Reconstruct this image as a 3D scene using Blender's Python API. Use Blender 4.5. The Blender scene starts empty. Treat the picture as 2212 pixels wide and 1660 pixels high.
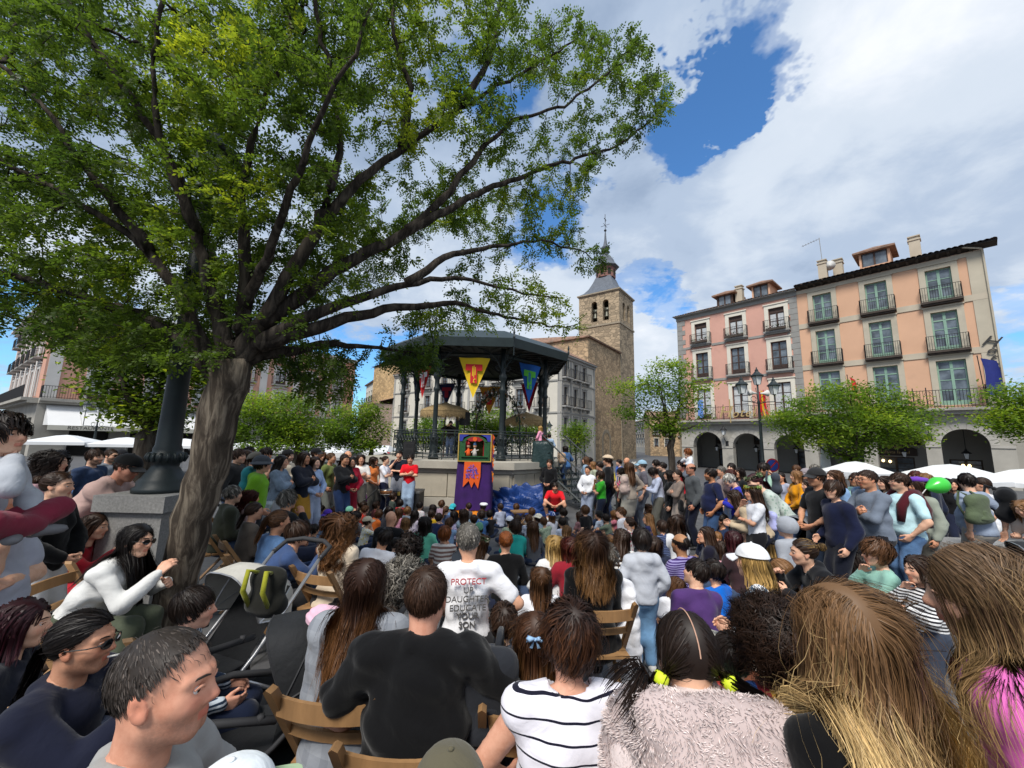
import bpy,math,random
from math import cos,sin,pi,radians,sqrt,hypot,degrees,atan2
import numpy as np
from mathutils import Vector,Matrix
MTR,MRO=Matrix.Translation,Matrix.Rotation
SC=bpy.context.scene
COL=SC.collection
rnd=random.Random(7)
# camera
FPX,CX,CY=831.0,1106.0,830.0
PITCH,ROLL,HC=radians(8.4),radians(1.4),1.87
cam=bpy.data.cameras.new('camera')
cam.sensor_width=36.0
cam.lens=FPX/2212.0*36.0
cam.clip_start=0.05
cam.clip_end=4000.0
camo=bpy.data.objects.new('camera',cam)
COL.objects.link(camo)
camo.matrix_world=MTR((0,0,HC))@MRO(pi/2+PITCH,4,'X')@MRO(ROLL,4,'Z')
SC.camera=camo
# sky and sun
SUN_EL,SUN_AZ=radians(52),radians(205)
w=bpy.data.worlds.new('World')
SC.world=w
w.use_nodes=True
NT=w.node_tree
NT.nodes.clear()
def wn(t,**k):
 n=NT.nodes.new(t)
 for a,b in k.items():
  setattr(n,a,b)
 return n
def wl(a,b):
 NT.links.new(a,b)
def wmath(op,a,b=None,c=None,clamp=False):
 n=wn('ShaderNodeMath',operation=op,use_clamp=clamp)
 for i,v in enumerate((a,b,c)):
  if v is None:
   continue
  if isinstance(v,(int,float)):
   n.inputs[i].default_value=v
  else:
   wl(v,n.inputs[i])
 return n.outputs[0]
def wvec(op,a,b=None,scale=None):
 n=wn('ShaderNodeVectorMath',operation=op)
 for i,v in enumerate((a,b)):
  if v is None:
   continue
  if isinstance(v,(tuple,list)):
   n.inputs[i].default_value=v
  else:
   wl(v,n.inputs[i])
 if scale is not None:
  if isinstance(scale,(int,float)):
   n.inputs['Scale'].default_value=scale
  else:
   wl(scale,n.inputs['Scale'])
 return n
def wnoise(vec,scale,detail=8,rough=0.55,dist=0.0):
 n=wn('ShaderNodeTexNoise')
 n.inputs['Scale'].default_value=scale
 n.inputs['Detail'].default_value=detail
 n.inputs['Roughness'].default_value=rough
 n.inputs['Distortion'].default_value=dist
 wl(vec,n.inputs['Vector'])
 return n.outputs['Fac']
def wramp(fac,pts):
 n=wn('ShaderNodeValToRGB')
 el=n.color_ramp.elements
 while len(el)>1:
  el.remove(el[-1])
 for i,(p,c)in enumerate(pts):
  e=el[0]if i==0 else el.new(p)
  e.position=p
  e.color=(c,c,c,1)if isinstance(c,(int,float))else(*c,1)
 n.color_ramp.interpolation='EASE'
 wl(fac,n.inputs[0])
 return n.outputs[0]
def pxdir(px,py):
 x,y=px-CX,py-CY
 u=x*cos(ROLL)+y*sin(ROLL)
 v=-x*sin(ROLL)+y*cos(ROLL)
 d=Vector((u,FPX*cos(PITCH)+v*sin(PITCH),FPX*sin(PITCH)-v*cos(PITCH)))
 return d.normalized()
skyt=wn('ShaderNodeTexSky',sky_type='NISHITA')
skyt.sun_disc=False
skyt.sun_elevation=SUN_EL
skyt.sun_rotation=SUN_AZ
skyt.air_density=1.0
skyt.dust_density=0.6
skyt.ozone_density=1.6
tc=wn('ShaderNodeTexCoord')
dirn=wvec('NORMALIZE',tc.outputs['Generated']).outputs[0]
sep=wn('ShaderNodeSeparateXYZ')
wl(dirn,sep.inputs[0])
zz=wmath('ADD',wmath('MAXIMUM',sep.outputs['Z'],0.0),0.22)
cmb=wn('ShaderNodeCombineXYZ')
wl(wmath('DIVIDE',sep.outputs['X'],zz),cmb.inputs[0])
wl(wmath('DIVIDE',sep.outputs['Y'],zz),cmb.inputs[1])
cvec=wvec('ADD',cmb.outputs[0],(31.0,2.0,0.4)).outputs[0]
n_big=wnoise(cvec,1.35,6,0.58,0.3)
n_fine=wnoise(cvec,5.2,5,0.62,0.25)
cov=wmath('ADD',wmath('MULTIPLY',n_big,0.62),wmath('MULTIPLY',n_fine,0.5))
wn1=wn('ShaderNodeTexNoise')
wn1.inputs['Scale'].default_value=2.6
wn1.inputs['Detail'].default_value=6
wn1.inputs['Roughness'].default_value=0.65
wl(cvec,wn1.inputs['Vector'])
warp=wvec('SCALE',wvec('SUBTRACT',wn1.outputs['Color'],(0.5,0.5,0.5)).outputs[0],scale=0.42).outputs[0]
dirw=wvec('NORMALIZE',wvec('ADD',dirn,warp).outputs[0]).outputs[0]
for(hx,hy,rad,amt)in[(1650,60,5,.36),(1580,130,4,.38),(1520,210,4,.38),(1455,285,4.5,.34),(1190,480,6,.3),(1390,660,4,.26),(765,810,9,.36),(20,740,7,.3),(1010,190,6,.28),(2190,760,6,.2)]:
 d=pxdir(hx,hy)
 dp=wvec('DOT_PRODUCT',dirw,tuple(d)).outputs['Value']
 c=cos(radians(rad))
 m=wn('ShaderNodeMapRange',interpolation_type='SMOOTHSTEP',clamp=True)
 wl(dp,m.inputs[0])
 m.inputs[1].default_value=c-(1-c)*0.9
 m.inputs[2].default_value=1-(1-c)*0.15
 m.inputs[3].default_value=0.0
 m.inputs[4].default_value=amt
 cov=wmath('SUBTRACT',cov,m.outputs[0])
mask=wramp(cov,[(0.20,0.0),(0.30,0.5),(0.43,1.0)])
shade=wmath('ADD',wmath('MULTIPLY',wnoise(wvec('ADD',cvec,(9.1,4.4,2.0)).outputs[0],0.95,4,0.5,0.5),0.8),wmath('MULTIPLY',n_fine,0.22))
ccol=wramp(shade,[(0.38,(2.1,2.75,3.85)),(0.49,(3.2,3.9,5.0)),(0.60,(4.7,5.25,6.0)),(0.75,(6.6,6.8,7.2))])
mix=wn('ShaderNodeMix',data_type='RGBA')
wl(mask,mix.inputs['Factor'])
skyg=wvec('MULTIPLY',skyt.outputs[0],(0.62,1.05,1.4)).outputs[0]
wl(skyg,mix.inputs[6])
wl(ccol,mix.inputs[7])
bg=wn('ShaderNodeBackground')
bg.inputs['Strength'].default_value=0.1
wl(mix.outputs[2],bg.inputs['Color'])
wo=wn('ShaderNodeOutputWorld')
wl(bg.outputs[0],wo.inputs['Surface'])
w.cycles.sampling_method='MANUAL'
w.cycles.sample_map_resolution=512
sl=bpy.data.lights.new('sun','SUN')
sl.energy=2.7
sl.angle=radians(18)
sl.color=(1.0,0.955,0.88)
so=bpy.data.objects.new('sun',sl)
COL.objects.link(so)
sd=Vector((sin(SUN_AZ)*cos(SUN_EL),cos(SUN_AZ)*cos(SUN_EL),sin(SUN_EL)))
so.rotation_euler=sd.to_track_quat('Z','Y').to_euler()
so.location=sd*60
SC.view_settings.view_transform='Standard'
SC.view_settings.look='None'
SC.view_settings.exposure=0.6
SC.view_settings.gamma=1.0
SC.view_settings.use_curve_mapping=False
SC.cycles.max_bounces=5
SC.cycles.diffuse_bounces=2
SC.cycles.glossy_bounces=2
SC.cycles.transmission_bounces=3
SC.cycles.transparent_max_bounces=4
# helpers
def ground(y):
 return-0.10-0.03*min(max(y-1.5,0.0),10.0)
def at(px,py,Y):
 d=pxdir(px,py)
 return Vector((0,0,HC))+d*(Y/d.y)
def srgb(h):
 h=h.lstrip('#')
 return tuple(((int(h[i:i+2],16)/255)**2.2)for i in(0,2,4))
MATS={}
def nodemat(name):
 m=bpy.data.materials.new(name)
 m.use_nodes=True
 nt=m.node_tree
 b=nt.nodes['Principled BSDF']
 return m,nt,b
def add_noise(nt,scale,detail=4,rough=0.55,coord='Object',dist=0.0,vec=None,stretch=None):
 tcn=nt.nodes.new('ShaderNodeTexCoord')
 src=tcn.outputs[coord]
 if stretch:
  mp=nt.nodes.new('ShaderNodeMapping')
  mp.inputs['Scale'].default_value=stretch
  nt.links.new(src,mp.inputs[0])
  src=mp.outputs[0]
 n=nt.nodes.new('ShaderNodeTexNoise')
 n.inputs['Scale'].default_value=scale
 n.inputs['Detail'].default_value=detail
 n.inputs['Roughness'].default_value=rough
 n.inputs['Distortion'].default_value=dist
 nt.links.new(src,n.inputs['Vector'])
 return n
def ramp(nt,fac,pts):
 r=nt.nodes.new('ShaderNodeValToRGB')
 el=r.color_ramp.elements
 while len(el)>1:
  el.remove(el[-1])
 for i,(p,c)in enumerate(pts):
  e=el[0]if i==0 else el.new(p)
  e.position=p
  e.color=(*c,1)if not isinstance(c,(int,float))else(c,c,c,1)
 nt.links.new(fac,r.inputs[0])
 return r
def sc3(c,f):
 return tuple(min(1.0,x*f)for x in c)
def bump(nt,b,fac,strength=0.3,dist=0.01):
 bp=nt.nodes.new('ShaderNodeBump')
 bp.inputs['Strength'].default_value=strength
 bp.inputs['Distance'].default_value=dist
 nt.links.new(fac,bp.inputs['Height'])
 nt.links.new(bp.outputs[0],b.inputs['Normal'])
 return bp
def mat(key,col,rough=0.7,var=0.15,scale=3.0,bstr=0.0,bscale=40.0,metal=0.0,spec=0.4,stretch=None,bdist=0.01,dirt=None,coat=0.0):
 """plain surface: base colour broken up by two noises, optional fine relief"""
 if key in MATS:
  return MATS[key]
 if isinstance(col,str):
  col=srgb(col)
 m,nt,b=nodemat(key)
 n=add_noise(nt,scale,6,0.6,stretch=stretch)
 r=ramp(nt,n.outputs['Fac'],[(0.3,sc3(col,1-var)),(0.52,col),(0.72,sc3(col,1+var))])
 src=r.outputs[0]
 if dirt:
  n2=add_noise(nt,dirt[1],8,0.65,stretch=dirt[3]if len(dirt)>3 else None)
  r2=ramp(nt,n2.outputs['Fac'],[(dirt[2],0.0),(min(1,dirt[2]+0.18),1.0)])
  mx=nt.nodes.new('ShaderNodeMix')
  mx.data_type='RGBA'
  nt.links.new(r2.outputs[0],mx.inputs['Factor'])
  nt.links.new(src,mx.inputs[6])
  mx.inputs[7].default_value=(*dirt[0],1)
  src=mx.outputs[2]
 nt.links.new(src,b.inputs['Base Color'])
 b.inputs['Roughness'].default_value=rough
 b.inputs['Metallic'].default_value=metal
 b.inputs['Specular IOR Level'].default_value=spec
 b.inputs['Coat Weight'].default_value=coat
 if bstr:
  nb=add_noise(nt,bscale,5,0.6,stretch=stretch)
  bump(nt,b,nb.outputs['Fac'],bstr,bdist)
 MATS[key]=m
 return m
def emat(key,col,strength):
 if key in MATS:
  return MATS[key]
 m,nt,b=nodemat(key)
 b.inputs['Base Color'].default_value=(*col,1)
 b.inputs['Emission Color'].default_value=(*col,1)
 b.inputs['Emission Strength'].default_value=strength
 MATS[key]=m
 return m
def glass(key,col=(0.03,0.04,0.05),rough=0.08):
 if key in MATS:
  return MATS[key]
 m,nt,b=nodemat(key)
 n=add_noise(nt,1.3,3)
 r=ramp(nt,n.outputs['Fac'],[(0.35,sc3(col,0.5)),(0.65,sc3(col,1.9))])
 nt.links.new(r.outputs[0],b.inputs['Base Color'])
 b.inputs['Roughness'].default_value=rough
 b.inputs['Specular IOR Level'].default_value=0.8
 MATS[key]=m
 return m
def stone_mat(key,c1,c2,mortar,scale,sx=1.0,sz=1.0,joint=0.06,rough=0.9,bs=0.6):
 """rubble masonry: voronoi stones with joints (for walls too far away to build the stones)"""
 if key in MATS:
  return MATS[key]
 m,nt,b=nodemat(key)
 tcn=nt.nodes.new('ShaderNodeTexCoord')
 mp=nt.nodes.new('ShaderNodeMapping')
 mp.inputs['Scale'].default_value=(sx,sx,sz)
 nt.links.new(tcn.outputs['Object'],mp.inputs[0])
 ns=nt.nodes.new('ShaderNodeTexNoise')
 ns.inputs['Scale'].default_value=1.5
 nt.links.new(mp.outputs[0],ns.inputs['Vector'])
 mxv=nt.nodes.new('ShaderNodeMix')
 mxv.data_type='VECTOR'
 mxv.inputs['Factor'].default_value=0.12
 nt.links.new(mp.outputs[0],mxv.inputs[4])
 nt.links.new(ns.outputs['Color'],mxv.inputs[5])
 v=nt.nodes.new('ShaderNodeTexVoronoi')
 v.inputs['Scale'].default_value=scale
 nt.links.new(mxv.outputs[1],v.inputs['Vector'])
 ve=nt.nodes.new('ShaderNodeTexVoronoi')
 ve.feature='DISTANCE_TO_EDGE'
 ve.inputs['Scale'].default_value=scale
 nt.links.new(mxv.outputs[1],ve.inputs['Vector'])
 sepc=nt.nodes.new('ShaderNodeSeparateColor')
 nt.links.new(v.outputs['Color'],sepc.inputs[0])
 big=add_noise(nt,0.35,6,0.65)
 ad=nt.nodes.new('ShaderNodeMath')
 ad.operation='MULTIPLY_ADD'
 nt.links.new(big.outputs['Fac'],ad.inputs[0])
 ad.inputs[1].default_value=0.9
 nt.links.new(sepc.outputs[0],ad.inputs[2])
 r=ramp(nt,ad.outputs[0],[(0.3,c2),(0.75,c1),(1.2 if False else 1.0,sc3(c1,1.25))])
 je=ramp(nt,ve.outputs['Distance'],[(0.0,0.0),(joint,1.0)])
 mx=nt.nodes.new('ShaderNodeMix')
 mx.data_type='RGBA'
 nt.links.new(je.outputs[0],mx.inputs['Factor'])
 mx.inputs[6].default_value=(*mortar,1)
 nt.links.new(r.outputs[0],mx.inputs[7])
 nt.links.new(mx.outputs[2],b.inputs['Base Color'])
 b.inputs['Roughness'].default_value=rough
 b.inputs['Specular IOR Level'].default_value=0.2
 bump(nt,b,je.outputs[0],bs,0.03)
 MATS[key]=m
 return m
# mesh building
def mesh_np(name,V,quads=None,tris=None,smooth=True):
 V=np.asarray(V,np.float32).reshape(-1,3)
 me=bpy.data.meshes.new(name)
 me.vertices.add(len(V))
 me.vertices.foreach_set('co',V.ravel())
 parts,tot=[],[]
 for F,k in((quads,4),(tris,3)):
  if F is not None and len(F):
   F=np.asarray(F,np.int32).reshape(-1,k)
   parts.append(F.ravel())
   tot.append(np.full(len(F),k,np.int32))
 li=np.concatenate(parts)
 tt=np.concatenate(tot)
 me.loops.add(len(li))
 me.loops.foreach_set('vertex_index',li)
 me.polygons.add(len(tt))
 st=np.concatenate([[0],np.cumsum(tt)[:-1]]).astype(np.int32)
 me.polygons.foreach_set('loop_start',st)
 if smooth:
  me.polygons.foreach_set('use_smooth',np.ones(len(tt),bool))
 me.update(calc_edges=True)
 return me
class MB:
 """collects simple shapes into one mesh"""
 def __init__(s):
  s.v,s.f,s.m=[],[],[]
 def poly(s,pts,faces,mi=0):
  o=len(s.v)
  s.v+=[tuple(p)for p in pts]
  s.f+=[tuple(i+o for i in f)for f in faces]
  s.m+=[mi]*len(faces)
  return s
 def box(s,lo,hi,M=None,mi=0):
  (x0,y0,z0),(x1,y1,z1)=lo,hi
  p=[Vector(q)for q in((x0,y0,z0),(x1,y0,z0),(x1,y1,z0),(x0,y1,z0),(x0,y0,z1),(x1,y0,z1),(x1,y1,z1),(x0,y1,z1))]
  if M is not None:
   p=[M@q for q in p]
  return s.poly(p,[(3,2,1,0),(4,5,6,7),(0,1,5,4),(1,2,6,5),(2,3,7,6),(3,0,4,7)],mi)
 def tube(s,pts,rad,n=6,mi=0,cap=True):
  pts=[Vector(p)for p in pts]
  if isinstance(rad,(int,float)):
   rad=[rad]*len(pts)
  o=len(s.v)
  up=None
  for i,p in enumerate(pts):
   t=(pts[min(i+1,len(pts)-1)]-pts[max(i-1,0)])
   t=t.normalized()if t.length>1e-9 else Vector((0,0,1))
   if up is None:
    up=Vector((0,0,1))if abs(t.z)<0.9 else Vector((1,0,0))
   a=t.cross(up).normalized()
   up=a.cross(t).normalized()
   for k in range(n):
    an=2*pi*k/n
    s.v.append(tuple(p+(a*cos(an)+up*sin(an))*rad[i]))
  for i in range(len(pts)-1):
   for k in range(n):
    k2=(k+1)%n
    s.f.append((o+i*n+k,o+i*n+k2,o+(i+1)*n+k2,o+(i+1)*n+k))
    s.m.append(mi)
  if cap:
   s.f.append(tuple(o+k for k in reversed(range(n))))
   s.f.append(tuple(o+(len(pts)-1)*n+k for k in range(n)))
   s.m+=[mi,mi]
  return s
 def lathe(s,prof,n=12,c=(0,0,0),mi=0,a0=0.0):
  o=len(s.v)
  for(r,z)in prof:
   for k in range(n):
    an=a0+2*pi*k/n
    s.v.append((c[0]+r*cos(an),c[1]+r*sin(an),c[2]+z))
  for i in range(len(prof)-1):
   for k in range(n):
    k2=(k+1)%n
    s.f.append((o+i*n+k,o+i*n+k2,o+(i+1)*n+k2,o+(i+1)*n+k))
    s.m.append(mi)
  s.f.append(tuple(o+k for k in reversed(range(n))))
  s.f.append(tuple(o+(len(prof)-1)*n+k for k in range(n)))
  s.m+=[mi,mi]
  return s
 def prism(s,outline,y0,y1,M=None,mi=0):
  """outline in (x, z), extruded along y"""
  n=len(outline)
  p=[Vector((x,y0,z))for x,z in outline]+[Vector((x,y1,z))for x,z in outline]
  if M is not None:
   p=[M@q for q in p]
  f=[tuple(range(n)),tuple(n+i for i in reversed(range(n)))]
  f+=[((i+1)%n,i,n+i,n+(i+1)%n)for i in range(n)]
  return s.poly(p,f,mi)
 def mesh(s,name,smooth=False):
  me=bpy.data.meshes.new(name)
  me.from_pydata(s.v,[],s.f)
  if any(s.m):
   me.polygons.foreach_set('material_index',s.m)
  if smooth:
   me.polygons.foreach_set('use_smooth',[True]*len(s.f))
  me.update()
  return me
 def build(s,name,mats,parent=None,smooth=False,loc=None):
  return obj(name,s.mesh(name,smooth),mats,parent,loc)
def obj(name,me,mats,parent=None,loc=None,M=None):
 o=bpy.data.objects.new(name,me)
 COL.objects.link(o)
 if mats is not None:
  if not isinstance(mats,(list,tuple)):
   mats=[mats]
  if len(me.materials)==0:
   for m in mats:
    me.materials.append(m)
 if parent is not None:
  o.parent=parent
 if M is not None:
  o.matrix_local=M
 elif loc is not None:
  o.location=loc
 return o
def setmats(o,mats):
 """materials on the object, so that copies can share a mesh"""
 for i,m in enumerate(mats):
  if i<len(o.material_slots):
   o.material_slots[i].link='OBJECT'
   o.material_slots[i].material=m
def share(name,me,mats,parent=None,M=None):
 o=bpy.data.objects.new(name,me)
 COL.objects.link(o)
 while len(me.materials)<len(mats):
  me.materials.append(None)
 setmats(o,mats)
 if parent is not None:
  o.parent=parent
 if M is not None:
  o.matrix_local=M
 return o
def thing(name,label,cat,loc=(0,0,0),rz=0.0,group=None):
 o=bpy.data.objects.new(name,None)
 COL.objects.link(o)
 o.empty_display_size=0.1
 o.location=loc
 o.rotation_euler=(0,0,rz)
 return tag(o,label,cat,group)
def tag(o,label,cat,group=None):
 o['label']=label
 o['category']=cat
 if group:
  o['group']=group
 return o
def struct(o,kind='structure'):
 o['kind']=kind
 return o
def text_mesh(name,s,size,M,material,parent,extrude=0.01,shear=0.0,align='CENTER',space=1.0):
 cu=bpy.data.curves.new(name,'FONT')
 cu.body=s
 cu.size=size
 cu.extrude=extrude
 cu.align_x=align
 cu.align_y='CENTER'
 cu.shear=shear
 cu.space_character=space
 o=bpy.data.objects.new(name,cu)
 COL.objects.link(o)
 dg=bpy.context.evaluated_depsgraph_get()
 me=bpy.data.meshes.new_from_object(o.evaluated_get(dg))
 bpy.data.objects.remove(o)
 bpy.data.curves.remove(cu)
 me.materials.clear()
 me.materials.append(material)
 o=bpy.data.objects.new(name,me)
 COL.objects.link(o)
 o.parent=parent
 o.matrix_local=M
 return o
# ground
def ground_mat():
 m,nt,b=nodemat('paving')
 tcn=nt.nodes.new('ShaderNodeTexCoord')
 br=nt.nodes.new('ShaderNodeTexBrick')
 br.inputs['Scale'].default_value=1.0
 br.inputs['Mortar Size'].default_value=0.012
 br.inputs['Brick Width'].default_value=0.9
 br.inputs['Row Height'].default_value=0.6
 br.inputs['Color1'].default_value=(0.085,0.085,0.09,1)
 br.inputs['Color2'].default_value=(0.11,0.11,0.112,1)
 br.inputs['Mortar'].default_value=(0.05,0.05,0.05,1)
 nt.links.new(tcn.outputs['Object'],br.inputs['Vector'])
 n=add_noise(nt,2.5,8,0.65)
 mx=nt.nodes.new('ShaderNodeMix')
 mx.data_type='RGBA'
 mx.blend_type='MULTIPLY'
 mx.inputs['Factor'].default_value=0.75
 r=ramp(nt,n.outputs['Fac'],[(0.25,0.55),(0.7,1.2)])
 nt.links.new(br.outputs['Color'],mx.inputs[6])
 nt.links.new(r.outputs[0],mx.inputs[7])
 nt.links.new(mx.outputs[2],b.inputs['Base Color'])
 b.inputs['Roughness'].default_value=0.75
 bump(nt,b,br.outputs['Fac'],-0.2,0.004)
 return m
gy=[-600,-40,0,1.5,4,6.5,9,11.5,40,120,400,1500]
gx=[-1500,-100,-20,20,100,1500]
V=[(x,y,ground(y))for y in gy for x in gx]
Q=[(j*6+i,j*6+i+1,(j+1)*6+i+1,(j+1)*6+i)for j in range(len(gy)-1)for i in range(5)]
g=obj('ground',mesh_np('ground',V,quads=Q,smooth=False),ground_mat())
struct(g)
GZ=-0.4
# facade tools
def frame(origin,xdir,z=0.0):
 x=Vector((xdir[0],xdir[1],0)).normalized()
 y=Vector((-x.y,x.x,0))
 M=Matrix(((x.x,y.x,0,origin[0]),(x.y,y.y,0,origin[1]),(0,0,1,z),(0,0,0,1)))
 return M
def place(o,M):
 o.matrix_world=M
 return o
def wall_open(mb,u0,u1,z0,z1,ops,depth=0.22,y=0.0,mi=0):
 """a wall sheet in the x-z plane facing -y, with reveals round its openings"""
 us=sorted({u0,u1,*[v for o in ops for v in(o[0],o[1])if u0<v<u1]})
 zs=sorted({z0,z1,*[v for o in ops for v in(o[2],o[3])if z0<v<z1]})
 for i in range(len(us)-1):
  for j in range(len(zs)-1):
   cu,cz=(us[i]+us[i+1])/2,(zs[j]+zs[j+1])/2
   if any(o[0]<cu<o[1]and o[2]<cz<o[3]for o in ops):
    continue
   a,b_,c,d=us[i],us[i+1],zs[j],zs[j+1]
   mb.poly([(a,y,c),(b_,y,c),(b_,y,d),(a,y,d)],[(0,1,2,3)],mi)
 for(a,b_,c,d)in ops:
  yy=y+depth
  mb.poly([(a,y,c),(a,y,d),(a,yy,d),(a,yy,c)],[(0,1,2,3)],mi)
  mb.poly([(b_,y,d),(b_,y,c),(b_,yy,c),(b_,yy,d)],[(0,1,2,3)],mi)
  mb.poly([(a,y,d),(b_,y,d),(b_,yy,d),(a,yy,d)],[(0,1,2,3)],mi)
  mb.poly([(b_,y,c),(a,y,c),(a,yy,c),(b_,yy,c)],[(0,1,2,3)],mi)
 return mb
def surround(mb,a,b,c,d,w,t,bottom=False,y=0.0):
 mb.box((a-w,y-t,c),(a,y+0.0,d))
 mb.box((b,y-t,c),(b+w,y+0.0,d))
 mb.box((a-w,y-t,d),(b+w,y+0.0,d+w))
 mb.box((a-w-0.06,y-t-0.07,d+w),(b+w+0.06,y+0.0,d+w+0.1))
 if bottom:
  mb.box((a-w,y-t,c-w*0.6),(b+w,y,c))
 return mb
def sash(mb,a,b,c,d,y,fw=0.07,rows=3,cols=2,panel=0.25):
 """a double-leaf glazed door: stiles, rails, glazing bars, solid panel at the foot"""
 t=0.05
 mb.box((a,y-t,c),(a+fw,y,d))
 mb.box((b-fw,y-t,c),(b,y,d))
 mb.box((a+fw,y-t,d-fw),(b-fw,y,d))
 mid=(a+b)/2
 mb.box((mid-fw*0.8,y-t-0.01,c),(mid+fw*0.8,y,d-fw))
 if panel:
  mb.box((a+fw,y-t+0.005,c),(mid-fw*0.8,y,c+panel))
  mb.box((mid+fw*0.8,y-t+0.005,c),(b-fw,y,c+panel))
 h=d-fw-(c+panel)
 for k in range(1,rows):
  z=c+panel+h*k/rows
  mb.box((a+fw,y-t+0.01,z-0.025),(mid-fw*0.8,y,z+0.025))
  mb.box((mid+fw*0.8,y-t+0.01,z-0.025),(b-fw,y,z+0.025))
 return mb
def railing(mb,pts,h,step=0.13,r=0.011,z=0.0):
 """vertical bars between two rails along a path of (x, y)"""
 for(p,q)in zip(pts[:-1],pts[1:]):
  p,q=Vector((*p,z)),Vector((*q,z))
  L=(q-p).length
  up=Vector((0,0,h))
  mb.tube([p+up,q+up],r*1.7,5)
  mb.tube([p+Vector((0,0,0.08)),q+Vector((0,0,0.08))],r*1.4,4)
  n=max(1,int(L/step))
  for k in range(n+1):
   a=p.lerp(q,k/n)
   mb.tube([a,a+up],r if k%n else r*2,4,cap=False)
 return mb
def balcony(parent,a,b,z,out,slabm,railm,h=1.0,th=0.16,step=0.13,y=0.0):
 s=MB().box((a,y-out,z-th),(b,y+0.002,z)).box((a+0.08,y-out+0.1,z-th-0.12),(b-0.08,y-0.002,z-th)).build('balcony',slabm,parent)
 railing(MB(),[(a+0.03,y-0.02),(a+0.03,y-out+0.04),(b-0.03,y-out+0.04),(b-0.03,y-0.02)],h,step,z=z).build('railing',railm,s)
 return s
def panes(parent,a,b,c,d,y,m,rows=1,name='pane'):
 mid=(a+b)/2
 for(p,q)in((a,mid),(mid,b)):
  for k in range(rows):
   z0,z1=c+(d-c)*k/rows,c+(d-c)*(k+1)/rows
   MB().poly([(p,y,z0),(q,y,z0),(q,y,z1),(p,y,z1)],[(0,1,2,3)]).build(name,m,parent)
def arch_pts(cx,r,zs,n=14,z_scale=1.0):
 return[(cx+r*cos(pi-pi*k/n),zs+r*z_scale*sin(pi*k/n))for k in range(n+1)]
def arcade(mb,arches,u0,u1,z0,zs,ztop,depth,y=0.0):
 """stone front with round arches: list of (left, right) openings"""
 prev=u0
 for(a,b)in arches:
  mb.box((prev,y,z0),(a,y+depth,zs))
  prev=b
 mb.box((prev,y,z0),(u1,y+depth,zs))
 edges=[u0]+[(arches[i][1]+arches[i+1][0])/2 for i in range(len(arches)-1)]+[u1]
 for i,(a,b)in enumerate(arches):
  cx,r=(a+b)/2,(b-a)/2
  ap=arch_pts(cx,r,zs)
  e0,e1=edges[i],edges[i+1]
  n=len(ap)
  tops=[(e0,zs)]+[(e0+(e1-e0)*k/(n-1),ztop)for k in range(n)]+[(e1,zs)]
  low=[(a,zs)]+ap+[(b,zs)]
  for k in range(len(low)-1):
   p,q,s_,t_=low[k],low[k+1],tops[k+1],tops[k]
   mb.poly([(p[0],y,p[1]),(q[0],y,q[1]),(s_[0],y,s_[1]),(t_[0],y,t_[1])],[(0,1,2,3)])
  for k in range(n-1):
   p,q=ap[k],ap[k+1]
   mb.poly([(p[0],y,p[1]),(p[0],y+depth,p[1]),(q[0],y+depth,q[1]),(q[0],y,q[1])],[(0,1,2,3)])
 return mb
def voussoirs(parent,a,b,zs,w,m,y=0.0,n=11):
 cx,r=(a+b)/2,(b-a)/2
 for k in range(n):
  a0,a1=pi*(k+0.03)/n,pi*(k+0.97)/n
  o=[]
  for an in(a0,(a0+a1)/2,a1):
   o.append((cx-r*cos(an),zs+r*sin(an)))
  for an in(a1,(a0+a1)/2,a0):
   o.append((cx-(r+w)*cos(an),zs+(r+w)*sin(an)))
  MB().prism(o,y-0.035-0.006*(k%3),y+0.01).build('voussoir',m,parent)
def tile_roof(parent,u0,u1,y0,z0,y1,z1,m,pitch=0.28,name='roof'):
 """clay half-round tiles laid in rows down the slope from (y1,z1) to the eave (y0,z0)"""
 n=int((u1-u0)/pitch)
 rows=max(2,int(hypot(y1-y0,z1-z0)/0.42))
 V,Q=[],[]
 prof=[(-0.5,0),(-0.3,0.055),(0,0.085),(0.3,0.055),(0.5,0)]
 R_=np.random.RandomState(5)
 for i in range(n):
  u=u0+(i+0.5)*(u1-u0)/n
  for j in range(rows):
   f0,f1=j/rows-0.03,(j+1)/rows
   lift=0.035+R_.rand()*0.02
   du=(R_.rand()-0.5)*0.04
   o=len(V)
   for f,l in((f0,lift),(f1,0.0)):
    for(px_,pz_)in prof:
     V.append((u+du+px_*pitch*1.02,y0+(y1-y0)*f,z0+(z1-z0)*f+pz_+l))
   for k in range(4):
    Q.append((o+k,o+k+1,o+5+k+1,o+5+k))
 o=obj(name,mesh_np(name,V,quads=Q),m,parent)
 o['kind']='stuff'
 MB().poly([(u0,y0,z0-0.05),(u1,y0,z0-0.05),(u1,y1,z1-0.05),(u0,y1,z1-0.05)],[(0,1,2,3)]).build('roof_deck',m,parent)
 return o
M_tile=mat('clay_tiles',(0.25,0.15,0.105),0.9,0.5,2.2,0.4,25,dirt=((0.15,0.135,0.11),1.3,0.55))
M_lime=mat('limestone',(0.36,0.34,0.30),0.9,0.14,0.9,0.25,14,dirt=((0.19,0.185,0.175),0.7,0.55))
M_vou=mat('arch_stone',(0.39,0.37,0.335),0.9,0.12,1.2,0.25,16)
M_white=mat('cream_trim',(0.66,0.62,0.53),0.8,0.06,2.0,0.1,30)
M_trimgrey=mat('grey_trim',(0.27,0.265,0.25),0.85,0.12,2.0,0.2,20)
M_iron=mat('wrought_iron',(0.018,0.018,0.02),0.55,0.3,8,0.1,60)
M_wood=mat('dark_joinery',(0.055,0.03,0.022),0.6,0.3,6)
M_green=mat('green_joinery',(0.22,0.36,0.28),0.6,0.1,5)
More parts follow.
